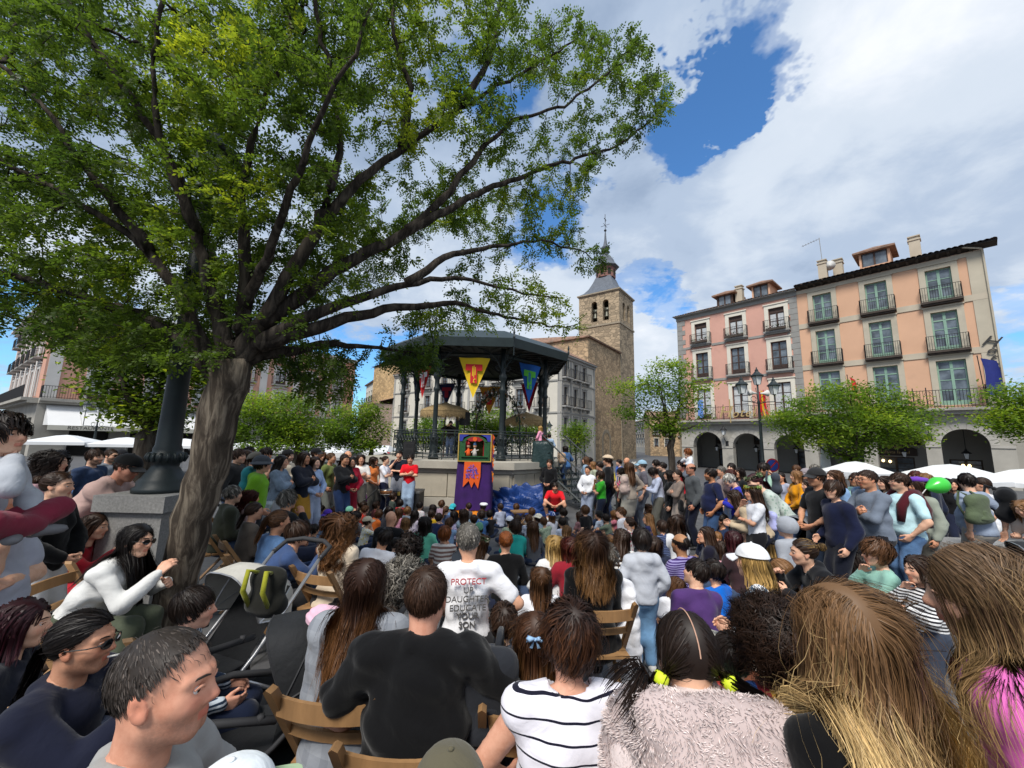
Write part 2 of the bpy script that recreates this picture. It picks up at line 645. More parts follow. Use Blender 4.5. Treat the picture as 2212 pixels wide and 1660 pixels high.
M_pane=glass('window_glass',(0.09,0.11,0.13),0.1)
M_curt=mat('net_curtain',(0.5,0.52,0.53),0.35,0.2,9,spec=0.7)
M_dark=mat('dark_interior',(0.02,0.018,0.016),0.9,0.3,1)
M_pink=mat('pink_plaster',(0.60,0.335,0.265),0.92,0.07,0.5,0.12,45,dirt=((0.50,0.27,0.22),0.6,0.56))
M_orng=mat('apricot_plaster',(0.62,0.375,0.245),0.92,0.06,0.5,0.12,45,dirt=((0.54,0.335,0.225),0.45,0.55))
M_band=mat('beige_band',(0.48,0.42,0.33),0.9,0.08,1.0,0.12,40)
M_cream=mat('cream_plaster',(0.47,0.42,0.33),0.9,0.1,0.6,0.12,40,dirt=((0.38,0.34,0.27),0.5,0.58))
M_eave=mat('dark_eaves',(0.06,0.045,0.036),0.8,0.3,4)
M_flower=mat('geraniums',(0.30,0.10,0.12),0.8,0.6,25)
M_leafg=mat('pot_leaves',(0.06,0.11,0.04),0.8,0.5,20)
M_lampglass=mat('frosted_lamp_glass',(0.62,0.64,0.64),0.35,0.06,5)
def lantern(mb,c,s=1.0,glass_mi=1):
 """a four-sided street lantern hanging above point c (its foot)"""
 x,y,z=c
 mb.lathe([(0.02*s,0),(0.09*s,0.05*s)],4,c,0,pi/4)
 mb.lathe([(0.12*s,0.05*s),(0.2*s,0.42*s)],4,c,glass_mi,pi/4)
 for k in range(4):
  an=pi/4+k*pi/2
  ca,sa=cos(an),sin(an)
  mb.tube([(x+0.122*s*ca,y+0.122*s*sa,z+0.05*s),(x+0.205*s*ca,y+0.205*s*sa,z+0.42*s)],0.014*s,4)
 mb.lathe([(0.26*s,0.42*s),(0.27*s,0.46*s),(0.13*s,0.58*s),(0.12*s,0.6*s),(0.07*s,0.66*s),(0.07*s,0.72*s),(0.03*s,0.76*s),(0.02*s,0.84*s)],8,c)
 return mb
# the two hotel houses
HM=frame((17.62,40.0),(31.26-17.62,24.0-40.0))
def hotel(label,u0,u1,bays,rows,wallm,trim,pink):
 t=thing('hotel_building',label,'building')
 t.matrix_world=HM
 top=15.3 if pink else 15.35
 ops,wins=[],[]
 for c in bays:
  for r,(ft,fl)in enumerate(rows):
   hw=0.60 if pink else 0.62
   if r==2:
    hw+=0.06
   a,b,z0,z1=c-hw,c+hw,fl+(0.02 if pink or r<2 else 0.1),ft-0.38
   ops.append((a,b,z0,z1))
   wins.append((a,b,z0,z1,r,c))
 wall_open(MB(),u0,u1,4.3,top,ops,0.28).build('wall',wallm,t)
 mb=MB()
 D=11.0
 mb.poly([(u1,0,GZ),(u1,D,GZ),(u1,D,top),(u1,0,top)],[(0,1,2,3)])
 mb.poly([(u0,D,GZ),(u0,0,GZ),(u0,0,top),(u0,D,top)],[(0,1,2,3)])
 mb.poly([(u1,D,GZ),(u0,D,GZ),(u0,D,top),(u1,D,top)],[(0,1,2,3)])
 mb.build('side_wall',M_cream if not pink else M_trimgrey,t)
 for(a,b,z0,z1,r,c)in wins:
  wpart=surround(MB(),a,b,z0,z1,0.32,0.07).build('window',trim,t)
  fm=M_wood if pink else M_green
  yy=0.2
  if pink:
   bl=z1-(0.42 if r==0 else 0.0)
   sash(MB(),a,b,z0,bl,yy,0.08,3 if r else 2,panel=0.5 if r else 0.3).build('sash',fm,wpart)
   if r==0:
    MB().box((a,yy-0.08,bl),(b,yy,z1)).build('blind',M_wood,wpart)
   panes(wpart,a+0.03,b-0.03,z0+0.02,bl-0.02,yy-0.012,M_curt if r!=1 else M_pane)
   if r==0:
    for s_ in(-1,1):
     xo=c+s_*0.52
     MB().poly([(xo,yy-0.02,z0+0.25),(xo,yy-0.02,bl-0.1),(c+s_*0.06,yy-0.02,bl-0.1),(c+s_*0.4,yy-0.02,z0+0.25)],[(0,1,2,3)]).build('curtain',M_curt,wpart)
  else:
   tl=z1-(0.0 if r==0 else 0.55)
   sash(MB(),a,b,z0,tl,yy,0.09,3,panel=0.32).build('sash',fm,wpart)
   panes(wpart,a+0.03,b-0.03,z0+0.02,tl-0.02,yy-0.012,M_pane)
   if r:
    sash(MB(),a,b,tl+0.005,z1,yy,0.09,1,panel=0).build('fanlight',fm,wpart)
    panes(wpart,a+0.03,b-0.03,tl+0.02,z1-0.02,yy-0.012,M_pane)
  if r<2:
   bal=balcony(t,c-1.0,c+1.0,z0-0.02,0.45,M_trimgrey if pink else M_eave,M_iron,1.02,step=0.12)
   if pink and r==0:
    R_=random.Random(int(c*10))
    bx=MB().box((c-0.75,-0.62,z0+0.0),(c+0.75,-0.42,z0+0.2)).build('flower_box',M_eave,bal)
    mb=MB()
    for k in range(46):
     p=Vector((c+R_.uniform(-0.75,0.75),-0.52+R_.uniform(-0.14,0.12),z0+0.2+R_.uniform(0,0.25)))
     s=R_.uniform(0.03,0.075)
     q=MRO(R_.uniform(0,6),4,'Z')@MRO(R_.uniform(-1,1),4,'X')
     mb.poly([p+q@Vector(v)*s for v in((-1,-1,0),(1,-1,0),(1,1,0),(-1,1,0))],[(0,1,2,3)],R_.choice((0,1,1,2)))
    mb.build('flowers',[M_flower,M_leafg,mat('white_petals',(0.6,0.5,0.5),0.8)],bal)
 for z in((11.85,8.27)if pink else(12.2,8.62)):
  zz0=[u0]+[v for c in bays for v in(c-1.0,c+1.0)]+[u1]
  for k in range(0,len(zz0),2):
   if zz0[k+1]-zz0[k]>0.05:
    MB().box((zz0[k],-0.06,z-(0.1 if pink else 0.3)),(zz0[k+1],0.003,z+0.12)).build('string_course',M_trimgrey if pink else M_band,t)
 if pink:
  MB().box((u0-0.05,-0.1,14.95),(u1,0.003,15.3)).box((u0-0.15,-0.3,15.3),(u1,0.5,15.42)).build('cornice',M_trimgrey,t)
  for(ua,sgn)in((u0,1),(u1,-1)):
   z,k=4.6,0
   while z<14.8:
    w_=0.85 if k%2 else 0.55
    lo,hi=(ua,ua+w_)if sgn>0 else(ua-w_,ua)
    MB().box((lo,-0.045,z+0.012),(hi,0.003,z+0.5)).build('quoin',M_trimgrey,t)
    z+=0.515
    k+=1
 else:
  MB().box((u0,-0.05,15.0),(u1,0.003,15.3)).build('cornice',M_band,t)
  MB().box((u1-0.78,-0.05,4.6),(u1,0.003,15.0)).build('corner_strip',M_cream,t)
  MB().poly([(u0,-0.55,15.6),(u1+0.6,-0.55,15.6),(u1+0.6,0.2,15.4),(u0,0.2,15.4)],[(0,1,2,3)]).box((u0,0.01,15.3),(u1,0.12,15.6)).build('eaves',M_eave,t)
  n=int((u1-u0)/0.5)
  for k in range(n):
   uu=u0+0.25+k*0.5
   MB().poly([(uu,-0.5,15.46),(uu+0.14,-0.5,15.46),(uu+0.14,0.0,15.33),(uu,0.0,15.33),(uu,-0.5,15.58),(uu+0.14,-0.5,15.58),(uu+0.14,0,15.44),(uu,0,15.44)],[(3,2,1,0),(0,1,5,4),(1,2,6,5),(3,0,4,7)]).build('rafter_end',M_eave,t)
  MB().tube([(u0,-0.62,15.58),(u1+0.6,-0.62,15.58)],0.055,6).build('gutter',M_iron,t)
 e0,e1=(-0.35,15.42)if pink else(-0.62,15.62)
 tile_roof(t,u0-(0.3 if pink else 0),u1+(0 if pink else 0.6),e0,e1,5.5,e1+2.1,M_tile)
 if pink:
  MB().tube([(u0-0.2,-0.4,15.4),(u1,-0.4,15.4)],0.07,6).build('gutter',M_trimgrey,t)
 else:
  MB().tube([(u1-0.9,-0.6,15.55),(u1-0.1,-0.25,15.3),(u1-0.06,-0.1,15.1),(u1-0.06,-0.1,4.9)],0.055,6).build('downpipe',M_cream,t)
 zb=rows[2][1]
 MB().box((u0+0.02,-0.75,zb-0.3),(u1-0.02,0.002,zb-0.12)).box((u0+0.06,-0.45,zb-0.55),(u1-0.06,-0.002,zb-0.3)).build('balcony',M_lime,t)
 mb=MB()
 railing(mb,[(u0+0.3,-0.02),(u0+0.3,-0.7),(u1-0.3,-0.7),(u1-0.3,-0.02)],1.2,0.15,0.013,zb-0.12)
 for c in bays:
  for s_ in(-1.3,1.3):
   mb.tube([(c+s_,-0.7,zb-0.12),(c+s_,-0.7,zb+1.3)],0.03,5)
   for k in range(3):
    mb.tube([(c+s_*(0.86+0.04*k)+0.16*cos(x),-0.705,zb+0.25+0.3*k+0.16*sin(x))for x in[i*pi/5 for i in range(11)]],0.012,4)
 mb.build('railing',M_iron,t)
 return t
R_P=[(14.65,12.12),(11.55,8.58),(7.87,4.45)]
R_O=[(15.0,12.27),(11.88,8.74),(8.42,4.88)]
hp=hotel('pink plastered hotel house with grey quoins, dark windows and a tiled roof',0.0,10.66,(2.45,5.74,9.08),R_P,M_pink,M_white,True)
ho=hotel('apricot plastered hotel house with green glazed doors and wide dark eaves',10.66,21.03,(12.36,15.64,18.88),R_O,M_orng,M_cream,False)
for(t,u0,u1,zs,ztop,arches)in((hp,0.0,10.66,1.85,3.9,[(1.2,3.9),(4.85,7.3),(8.15,10.3)]),(ho,10.66,21.03,2.3,4.33,[(11.2,13.95),(14.7,17.2),(17.92,20.05)])):
 arcade(MB(),arches,u0,u1,GZ,zs,ztop,0.7).build('arcade',M_lime,t)
 for(a,b)in arches:
  voussoirs(t,a,b,zs,0.38,M_vou)
 prev=u0
 for(a,b)in arches+[(u1,u1)]:
  if a-prev>0.2:
   MB().box((prev-0.0,-0.06,zs-0.16),(a+0.0,0.72,zs+0.0)).build('impost',M_vou,t)
   MB().box((prev+0.02,-0.04,GZ),(a-0.02,0.72,GZ+0.35)).build('plinth',M_lime,t)
  prev=b
 z1=ztop+0.1
 bw=MB()
 doors=[(a+0.55,b-0.35,GZ,1.55)for(a,b)in arches]
 highs=[(a+0.3,b-0.25,2.1,3.5)for(a,b)in arches]
 if t is ho:
  doors=[(arches[0][0]+0.4,arches[0][1]-0.5,GZ,1.5),(14.2,16.3,GZ,1.35),(18.1,19.7,0.0,1.3)]
  highs=[(14.1,16.8,2.3,3.6)]
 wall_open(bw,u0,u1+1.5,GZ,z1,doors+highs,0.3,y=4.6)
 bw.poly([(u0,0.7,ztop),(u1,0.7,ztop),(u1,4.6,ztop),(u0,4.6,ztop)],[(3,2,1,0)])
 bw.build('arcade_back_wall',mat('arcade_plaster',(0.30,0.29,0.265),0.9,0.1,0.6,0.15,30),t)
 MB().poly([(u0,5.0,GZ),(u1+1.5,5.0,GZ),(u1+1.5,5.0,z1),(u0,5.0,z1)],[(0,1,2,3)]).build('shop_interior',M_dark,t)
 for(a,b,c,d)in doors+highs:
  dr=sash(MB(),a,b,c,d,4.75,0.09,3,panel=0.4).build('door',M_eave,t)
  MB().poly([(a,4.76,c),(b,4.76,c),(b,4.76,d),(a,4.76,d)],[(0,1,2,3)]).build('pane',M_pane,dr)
 for i,(a,b)in enumerate(arches):
  c=(a+b)/2
  lo=lantern(MB(),(c,2.2,1.35),0.95).tube([(c,2.2,2.1),(c,2.2,ztop)],0.025,5).build('arcade_lantern',[M_iron,M_lampglass])
  lo.matrix_world=HM
  tag(lo,['first','second','third','fourth','fifth','sixth'][i+(3 if t is ho else 0)]+' arcade lantern counted from the church, hanging on a rod in its arch','lantern','lanterns in the hotel arcade')
for(u,z,lab)in((4.38,2.85,'bracket lantern on the pier between the first two pink house arches'),(17.45,3.55,'bracket lantern on the apricot house pier near its last arch')):
 mb=lantern(MB(),(u,-0.75,z),1.15)
 mb.tube([(u,-0.02,z-0.75),(u,-0.3,z-0.55),(u,-0.68,z-0.4),(u,-0.75,z)],0.03,5).box((u-0.12,-0.1,z-0.95),(u+0.12,0.0,z-0.5))
 o=mb.build('wall_lantern',[M_iron,M_lampglass])
 o.matrix_world=HM
 tag(o,lab,'lantern')
def dormer(t,u,y,z,w_,h,side):
 d=MB()
 wall_open(d,u-w_/2,u+w_/2,z,z+h,[(u-w_/2+0.14,u+w_/2-0.14,z+0.15,z+h-0.1)],0.08,y=y)
 d.poly([(u+w_/2,y,z),(u+w_/2,y+2.4,z),(u+w_/2,y+2.4,z+h),(u+w_/2,y,z+h)],[(0,1,2,3)])
 d.poly([(u-w_/2,y+2.4,z),(u-w_/2,y,z),(u-w_/2,y,z+h),(u-w_/2,y+2.4,z+h)],[(0,1,2,3)])
 d=d.build('dormer',side,t)
 sash(MB(),u-w_/2+0.14,u+w_/2-0.14,z+0.15,z+h-0.1,y+0.07,0.07,1,panel=0).build('sash',M_wood,d)
 panes(d,u-w_/2+0.16,u+w_/2-0.16,z+0.15,z+h-0.1,y+0.06,M_pane)
 r=MB()
 ov=0.35
 ridge=z+h+0.45
 a,b=u-w_/2-ov,u+w_/2+ov
 r.poly([(a,y-ov,z+h),(b,y-ov,z+h),(u,y+0.5,ridge),(u,y+2.6,ridge),(a,y+2.6,z+h),(b,y+2.6,z+h)],[(0,1,2),(0,2,3,4),(1,5,3,2)])
 r.poly([(a,y-ov,z+h-0.14),(b,y-ov,z+h-0.14),(b,y-ov,z+h),(a,y-ov,z+h),(a,y+2.6,z+h-0.14),(b,y+2.6,z+h-0.14),(a,y+2.6,z+h),(b,y+2.6,z+h)],[(0,1,2,3),(1,5,7,2),(4,0,3,6),(4,5,1,0)])
 r.build('dormer_roof',M_tile,d)
dormer(hp,4.55,0.9,15.75,1.5,1.35,M_wood)
dormer(hp,7.75,0.9,15.75,1.5,1.45,M_orng)
dormer(ho,15.7,0.9,16.2,1.8,1.4,M_orng)
def chimney(t,u,y,z0,z1,w_):
 MB().box((u-w_/2,y,z0),(u+w_/2,y+w_,z1)).box((u-w_/2-0.06,y-0.06,z1),(u+w_/2+0.06,y+w_+0.06,z1+0.1)).box((u-w_/2+0.05,y+0.05,z1+0.1),(u+w_/2-0.05,y+w_-0.05,z1+0.3)).box((u-w_/2-0.04,y-0.04,z1+0.3),(u+w_/2+0.04,y+w_+0.04,z1+0.38)).build('chimney',M_band,t)
chimney(hp,5.75,1.2,15.6,17.35,0.62)
chimney(ho,12.25,2.0,16.4,18.0,0.6)
chimney(ho,13.2,2.6,16.6,17.95,0.65)
chimney(ho,17.9,2.4,16.6,18.1,0.62)
an=MB().tube([(12.25,2.3,18.4),(12.2,2.3,20.6)],0.025,5).tube([(10.9,2.3,20.25),(12.2,2.3,20.5)],0.02,4)
for k in range(6):
 an.tube([(11.0+k*0.2,2.1,20.27+k*0.04),(11.0+k*0.2,2.5,20.27+k*0.04)],0.012,4)
an=an.build('roof_aerial',M_trimgrey)
an.matrix_world=HM
tag(an,'thin television aerial standing on the chimney between the two hotel houses','aerial')
ds=MB().lathe([(0.02,0),(0.25,0.03),(0.42,0.1),(0.43,0.11)],16).tube([(0,0,0),(0,0,0.45)],0.015,4)
ds=ds.build('satellite_dish',mat('dish_white',(0.5,0.5,0.49),0.5,0.05),None,True)
ds.matrix_world=HM@MTR((12.75,2.2,17.7))@MRO(radians(100),4,'X')
tag(ds,'pale round satellite dish beside the chimney on the apricot house','dish')
M_gold=mat('gold_letters',(0.50,0.36,0.16),0.45,0.1,metal=0.3)
M_darkmetal=mat('dark_letters',(0.035,0.033,0.032),0.5,0.1)
sg=thing('hotel_sign','gold script lettering reading Hotel on the pink house balcony rail','sign')
sg.matrix_world=HM
for(ch,u,z,s)in(('H',4.55,4.98,1.5),('o',5.45,4.82,1.0),('t',6.0,4.9,1.15),('e',6.5,4.85,1.0),('l',6.95,4.95,1.2)):
 text_mesh('letter',ch,s,MTR((u,-0.78,z))@MRO(pi/2,4,'X'),M_gold,sg,0.03,0.35)
MB().box((5.02,-0.8,4.0),(5.1,-0.74,6.2)).build('sign_post',M_gold,sg)
sg=thing('hotel_sign','dark letters spelling Hotel down the cream corner of the apricot house','sign')
sg.matrix_world=HM
for i,ch in enumerate('Hotel'):
 text_mesh('letter',ch,0.95 if i==0 else 0.72,MTR((20.68,-0.14,9.0-i*0.46-(0.12 if i else 0)))@MRO(pi/2,4,'X')@MRO(radians(-20),4,'Z'),M_darkmetal,sg,0.03,0.3)
sg=thing('entrance_sign','black arched signboard above the lit hotel entrance in the arcade','sign')
sg.matrix_world=HM
MB().prism([(14.0,1.45),(16.5,1.45),(16.5,2.0),(15.9,2.3),(15.25,2.4),(14.6,2.3),(14.0,2.0)],4.45,4.55).build('board',M_eave,sg)
text_mesh('lettering','Hotel',0.36,MTR((15.25,4.44,2.12))@MRO(pi/2,4,'X'),M_gold,sg,0.01,0.1)
text_mesh('lettering','Infanta Isabel',0.32,MTR((15.25,4.44,1.72))@MRO(pi/2,4,'X'),M_gold,sg,0.01,0.1)
E_warm=emat('warm_bulb',(1.0,0.72,0.35),3.0)
for(u,z,lab)in((14.5,1.0,'small warm lamp glowing beside the hotel entrance door'),(14.9,0.95,'second warm lamp glowing in the hotel entrance, further inside'),(18.75,0.85,'warm lamp glowing in the shop window of the last arch'),(19.05,0.86,'companion warm lamp in the shop window of the last arch')):
 o=MB().lathe([(0.01,-0.1),(0.07,-0.06),(0.09,0.02),(0.06,0.1),(0.01,0.12)],10,(u,4.55 if z>.9 else 4.68,z)).build('lamp',E_warm,None,True)
 o.matrix_world=HM
 tag(o,lab,'lamp')
def flag(u,zt,pts,mats,label,lean=0.12):
 t=thing('flag',label,'flag')
 t.matrix_world=HM
 MB().tube([(u,-0.75,zt-3.2),(u-lean,-1.25,zt)],0.025,5).lathe([(0.005,0),(0.05,0.03),(0.005,0.1)],8,(u-lean,-1.25,zt)).build('pole',M_iron,t)
 for i,(p,m)in enumerate(zip(pts,mats)):
  V,Q=[],[]
  n=8
  for a in range(n+1):
   for b in range(4):
    f,g_=a/n,b/3
    x=p[0]+(p[1]-p[0])*g_+0.05*sin(f*5+i)+f*0.12
    V.append((u+x,-1.15-0.1*sin(g_*6+f*3+i),zt-0.1-f*p[2]-g_*0.25))
  for a in range(n):
   for b in range(3):
    Q.append((a*4+b,a*4+b+1,(a+1)*4+b+1,(a+1)*4+b))
  obj('cloth',mesh_np('cloth',V,quads=Q),m,t)
 return t
M_blue_eu=mat('blue_flag',(0.015,0.025,0.17),0.8,0.1)
M_redf=mat('red_flag',(0.55,0.02,0.02),0.8,0.1)
M_yelf=mat('yellow_flag',(0.7,0.42,0.02),0.8,0.1)
flag(20.15,7.9,[(0.0,0.62,2.3)],[M_blue_eu],'limp dark blue flag on a slanted pole at the hotel corner')
flag(7.55,6.9,[(0.0,0.2,2.1),(0.19,0.36,2.1),(0.35,0.55,2.1)],[M_redf,M_yelf,M_redf],'limp red and yellow flag on the pink house balcony')
flag(13.75,7.4,[(0.0,0.28,1.5)],[M_redf],'small red flag hanging beside the apricot house windows')
cl=MB()
V,Q=[],[]
for a in range(9):
 for b in range(4):
  V.append((2.15+b*0.17+0.04*sin(a),-0.82-0.06*sin(b*2+a),6.4-a*0.22-0.06*b))
Q=[(a*4+b,a*4+b+1,a*4+b+5,a*4+b+4)for a in range(8)for b in range(3)]
o=obj('hanging_towel',mesh_np('hanging_towel',V,quads=Q),mat('sky_blue_cloth',(0.12,0.25,0.62),0.8,0.15))
o.matrix_world=HM
tag(o,'light blue cloth hung over the pink house balcony rail','cloth')
# church
CM=frame((9.3,46.4),(0.6,0.8))
M_ash=stone_mat('church_rubble',(0.42,0.30,0.185),(0.27,0.19,0.12),(0.22,0.17,0.115),1.7,1.0,1.5,0.09)
M_tow=stone_mat('tower_stone',(0.34,0.265,0.18),(0.20,0.16,0.115),(0.17,0.14,0.10),1.5,1.0,1.8,0.09)
M_slate=mat('slate',(0.11,0.125,0.15),0.55,0.2,3,0.3,12)
M_brickc=mat('cupola_brick',(0.24,0.12,0.10),0.85,0.2,4,0.3,20)
M_sill=mat('worn_limestone',(0.30,0.255,0.19),0.9,0.15,1.5,0.2,18)
def arch_open(cx,hw,z0,zs,n=8):
 return[(cx-hw,z0),(cx+hw,z0)]+[(cx+hw*cos(pi*k/n),zs+hw*sin(pi*k/n))for k in range(n+1)]
ch=thing('church','sandstone church with a square bell tower, slate roof and tall spire','church')
ch.matrix_world=CM
def wall_arched(parent,name,M_,u0,u1,z0,z1,arches,m,depth=0.5):
 """wall sheet in local x-z with arched openings; built as columns between the openings"""
 mb=MB()
 us=sorted([u0,u1]+[v for(c,hw,a,s_)in arches for v in(c-hw,c+hw)])
 for i in range(len(us)-1):
  a,b=us[i],us[i+1]
  op=[q for q in arches if abs((a+b)/2-q[0])<1e-6]
  if not op:
   mb.poly([M_@Vector((a,0,z0)),M_@Vector((b,0,z0)),M_@Vector((b,0,z1)),M_@Vector((a,0,z1))],[(0,1,2,3)])
   continue
  c,hw,za,zs=op[0]
  mb.poly([M_@Vector((a,0,z0)),M_@Vector((b,0,z0)),M_@Vector((b,0,za)),M_@Vector((a,0,za))],[(0,1,2,3)])
  ap=arch_pts(c,hw,zs,10)
  n=len(ap)
  tp=[(a+(b-a)*k/(n-1),z1)for k in range(n)]
  for k in range(n-1):
   mb.poly([M_@Vector((p[0],0,p[1]))for p in(ap[k],ap[k+1],tp[k+1],tp[k])],[(0,1,2,3)])
  ring=[(a,za)]+ap+[(b,za)]
  for k in range(len(ring)):
   p,q=ring[k],ring[(k+1)%len(ring)]
   mb.poly([M_@Vector((p[0],0,p[1])),M_@Vector((p[0],depth,p[1])),M_@Vector((q[0],depth,q[1])),M_@Vector((q[0],0,q[1]))],[(0,1,2,3)])
 return mb.build(name,m,parent)
def arch_plate(parent,name,M_,c,hw,z0,zs,y,m):
 o=arch_open(c,hw,z0,zs,10)
 MB().poly([M_@Vector((x,y,z))for x,z in o],[tuple(range(len(o)))]).build(name,m,parent)
I4=Matrix.Identity(4)
LM=Matrix(((0,1,0,0),(-1,0,0,0),(0,0,1,0),(0,0,0,1)))
wall_arched(ch,'nave_wall',I4,0,10.6,GZ,15.0,[(6.0,0.75,9.7,12.1),(5.3,1.0,GZ,2.2)],M_ash,0.6)
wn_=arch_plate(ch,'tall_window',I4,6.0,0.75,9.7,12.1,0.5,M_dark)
arch_plate(ch,'church_door',I4,5.3,1.0,GZ,2.2,0.5,mat('old_door',(0.06,0.032,0.024),0.7,0.3,6))
voussoirs(ch,4.3,6.3,2.2,0.45,M_sill,n=13)
MB().box((3.85,-0.04,GZ),(4.3,0.01,2.2)).box((6.3,-0.04,GZ),(6.75,0.01,2.2)).build('door_jamb',M_sill,ch)
wall_arched(ch,'nave_wall',LM,-22,0,GZ,15.0,[],M_ash)
MB().poly([(-0.3,22,14.95),(-0.3,-0.35,14.95),(10.6,-0.35,14.95),(10.6,11,18.5),(5,22,18.5)],[(0,1,2,3,4)]).box((-0.3,-0.3,14.8),(10.5,0.0,14.95)).box((-0.3,0.0,14.8),(0.0,22,14.95)).build('nave_roof',M_tile,ch)
MB().box((10.55,-0.12,GZ),(10.7,-0.02,14.8)).build('downpipe',M_sill,ch)
X0,X1,Y1=10.6,16.6,6.6
TL=MTR((X0,0,0))@LM
TR=MTR((0,0,0))
for(z0,z1,aR,aL)in((GZ,19.5,[],[]),(19.75,24.6,[(12.55,0.5,20.4,22.7),(14.4,0.5,20.5,22.8)],[(-4.0,0.48,20.3,23.1),(-2.12,0.48,20.3,23.1)])):
 wall_arched(ch,'tower_wall',TR,X0,X1,z0,z1,aR,M_tow,0.7)
 wall_arched(ch,'tower_wall',TL,-Y1,0,z0,z1,aL,M_tow,0.7)
 MB().poly([(X1,0,z0),(X1,Y1,z0),(X1,Y1,z1),(X1,0,z1)],[(0,1,2,3)]).poly([(X1,Y1,z0),(X0,Y1,z0),(X0,Y1,z1),(X1,Y1,z1)],[(0,1,2,3)]).build('tower_wall',M_tow,ch)
MB().box((X0-0.12,-0.12,19.5),(X1+0.12,Y1+0.12,19.75)).build('string_course',M_sill,ch)
MB().box((X0-0.1,-0.1,24.6),(X1+0.1,Y1+0.1,24.75)).box((X0-0.25,-0.25,24.75),(X1+0.25,Y1+0.25,24.95)).build('cornice',M_sill,ch)
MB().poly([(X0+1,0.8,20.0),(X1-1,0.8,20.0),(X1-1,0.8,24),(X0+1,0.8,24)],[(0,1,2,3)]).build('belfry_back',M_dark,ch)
M_bell=mat('bell_bronze',(0.10,0.10,0.08),0.45,0.2,metal=0.6)
for yb in(4.0,2.12):
 b=MB().lathe([(0.44,0),(0.42,0.08),(0.33,0.3),(0.27,0.7),(0.2,0.85),(0.06,0.9)],14,(X0+0.45,yb,20.9)).box((X0+0.3,yb-0.4,21.8),(X0+0.6,yb+0.4,22.4)).build('church_bell',M_bell,None,True)
 b.matrix_world=CM
 tag(b,'bronze bell in the belfry opening nearer the tower corner' if yb<3 else 'bronze bell in the belfry opening farther from the tower corner','bell')
cx,cy=(X0+X1)/2,Y1/2
rp=MB()
prof=[(4.55,24.95),(3.7,25.4),(2.9,26.2),(2.2,27.3),(1.75,28.2)]
rp.lathe([(r*1.0,z)for r,z in prof],4,(cx,cy,0),0,pi/4)
rp.build('tower_roof',M_slate,ch)
MB().lathe([(1.55,28.2),(1.55,29.9)],8,(cx,cy,0),0,pi/8).build('cupola',M_brickc,ch)
for k in range(8):
 a_=pi/4*k
 Mk=MTR((cx,cy,0))@MRO(a_,4,'Z')@MTR((0,-1.5,0))
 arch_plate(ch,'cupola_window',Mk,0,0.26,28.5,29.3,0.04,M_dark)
MB().lathe([(1.6,29.9),(2.15,30.05),(2.1,30.2),(1.5,30.75),(1.25,31.5),(0.8,32.1),(0.5,32.3),(0.42,32.6),(0.75,32.8),(0.42,33.0),(0.7,33.4),(0.75,33.6),(0.36,34.1),(0.2,34.9),(0.1,36.3),(0.07,36.5)],8,(cx,cy,0),0,pi/8).build('spire',M_slate,ch)
mb=MB().lathe([(0.02,36.4),(0.2,36.6),(0.22,36.75),(0.02,36.95)],10,(cx,cy,0)).tube([(cx,cy,36.9),(cx,cy,39.6)],0.05,5)
mb.tube([(cx-0.75,cy,37.6),(cx+0.75,cy,37.6)],0.035,5).tube([(cx,cy-0.75,37.6),(cx,cy+0.75,37.6)],0.035,5).tube([(cx-0.4,cy,38.7),(cx+0.4,cy,38.7)],0.06,5).tube([(cx,cy,38.3),(cx+0.25,cy,38.5)],0.06,5)
mb.build('cross_and_vane',M_iron,ch)
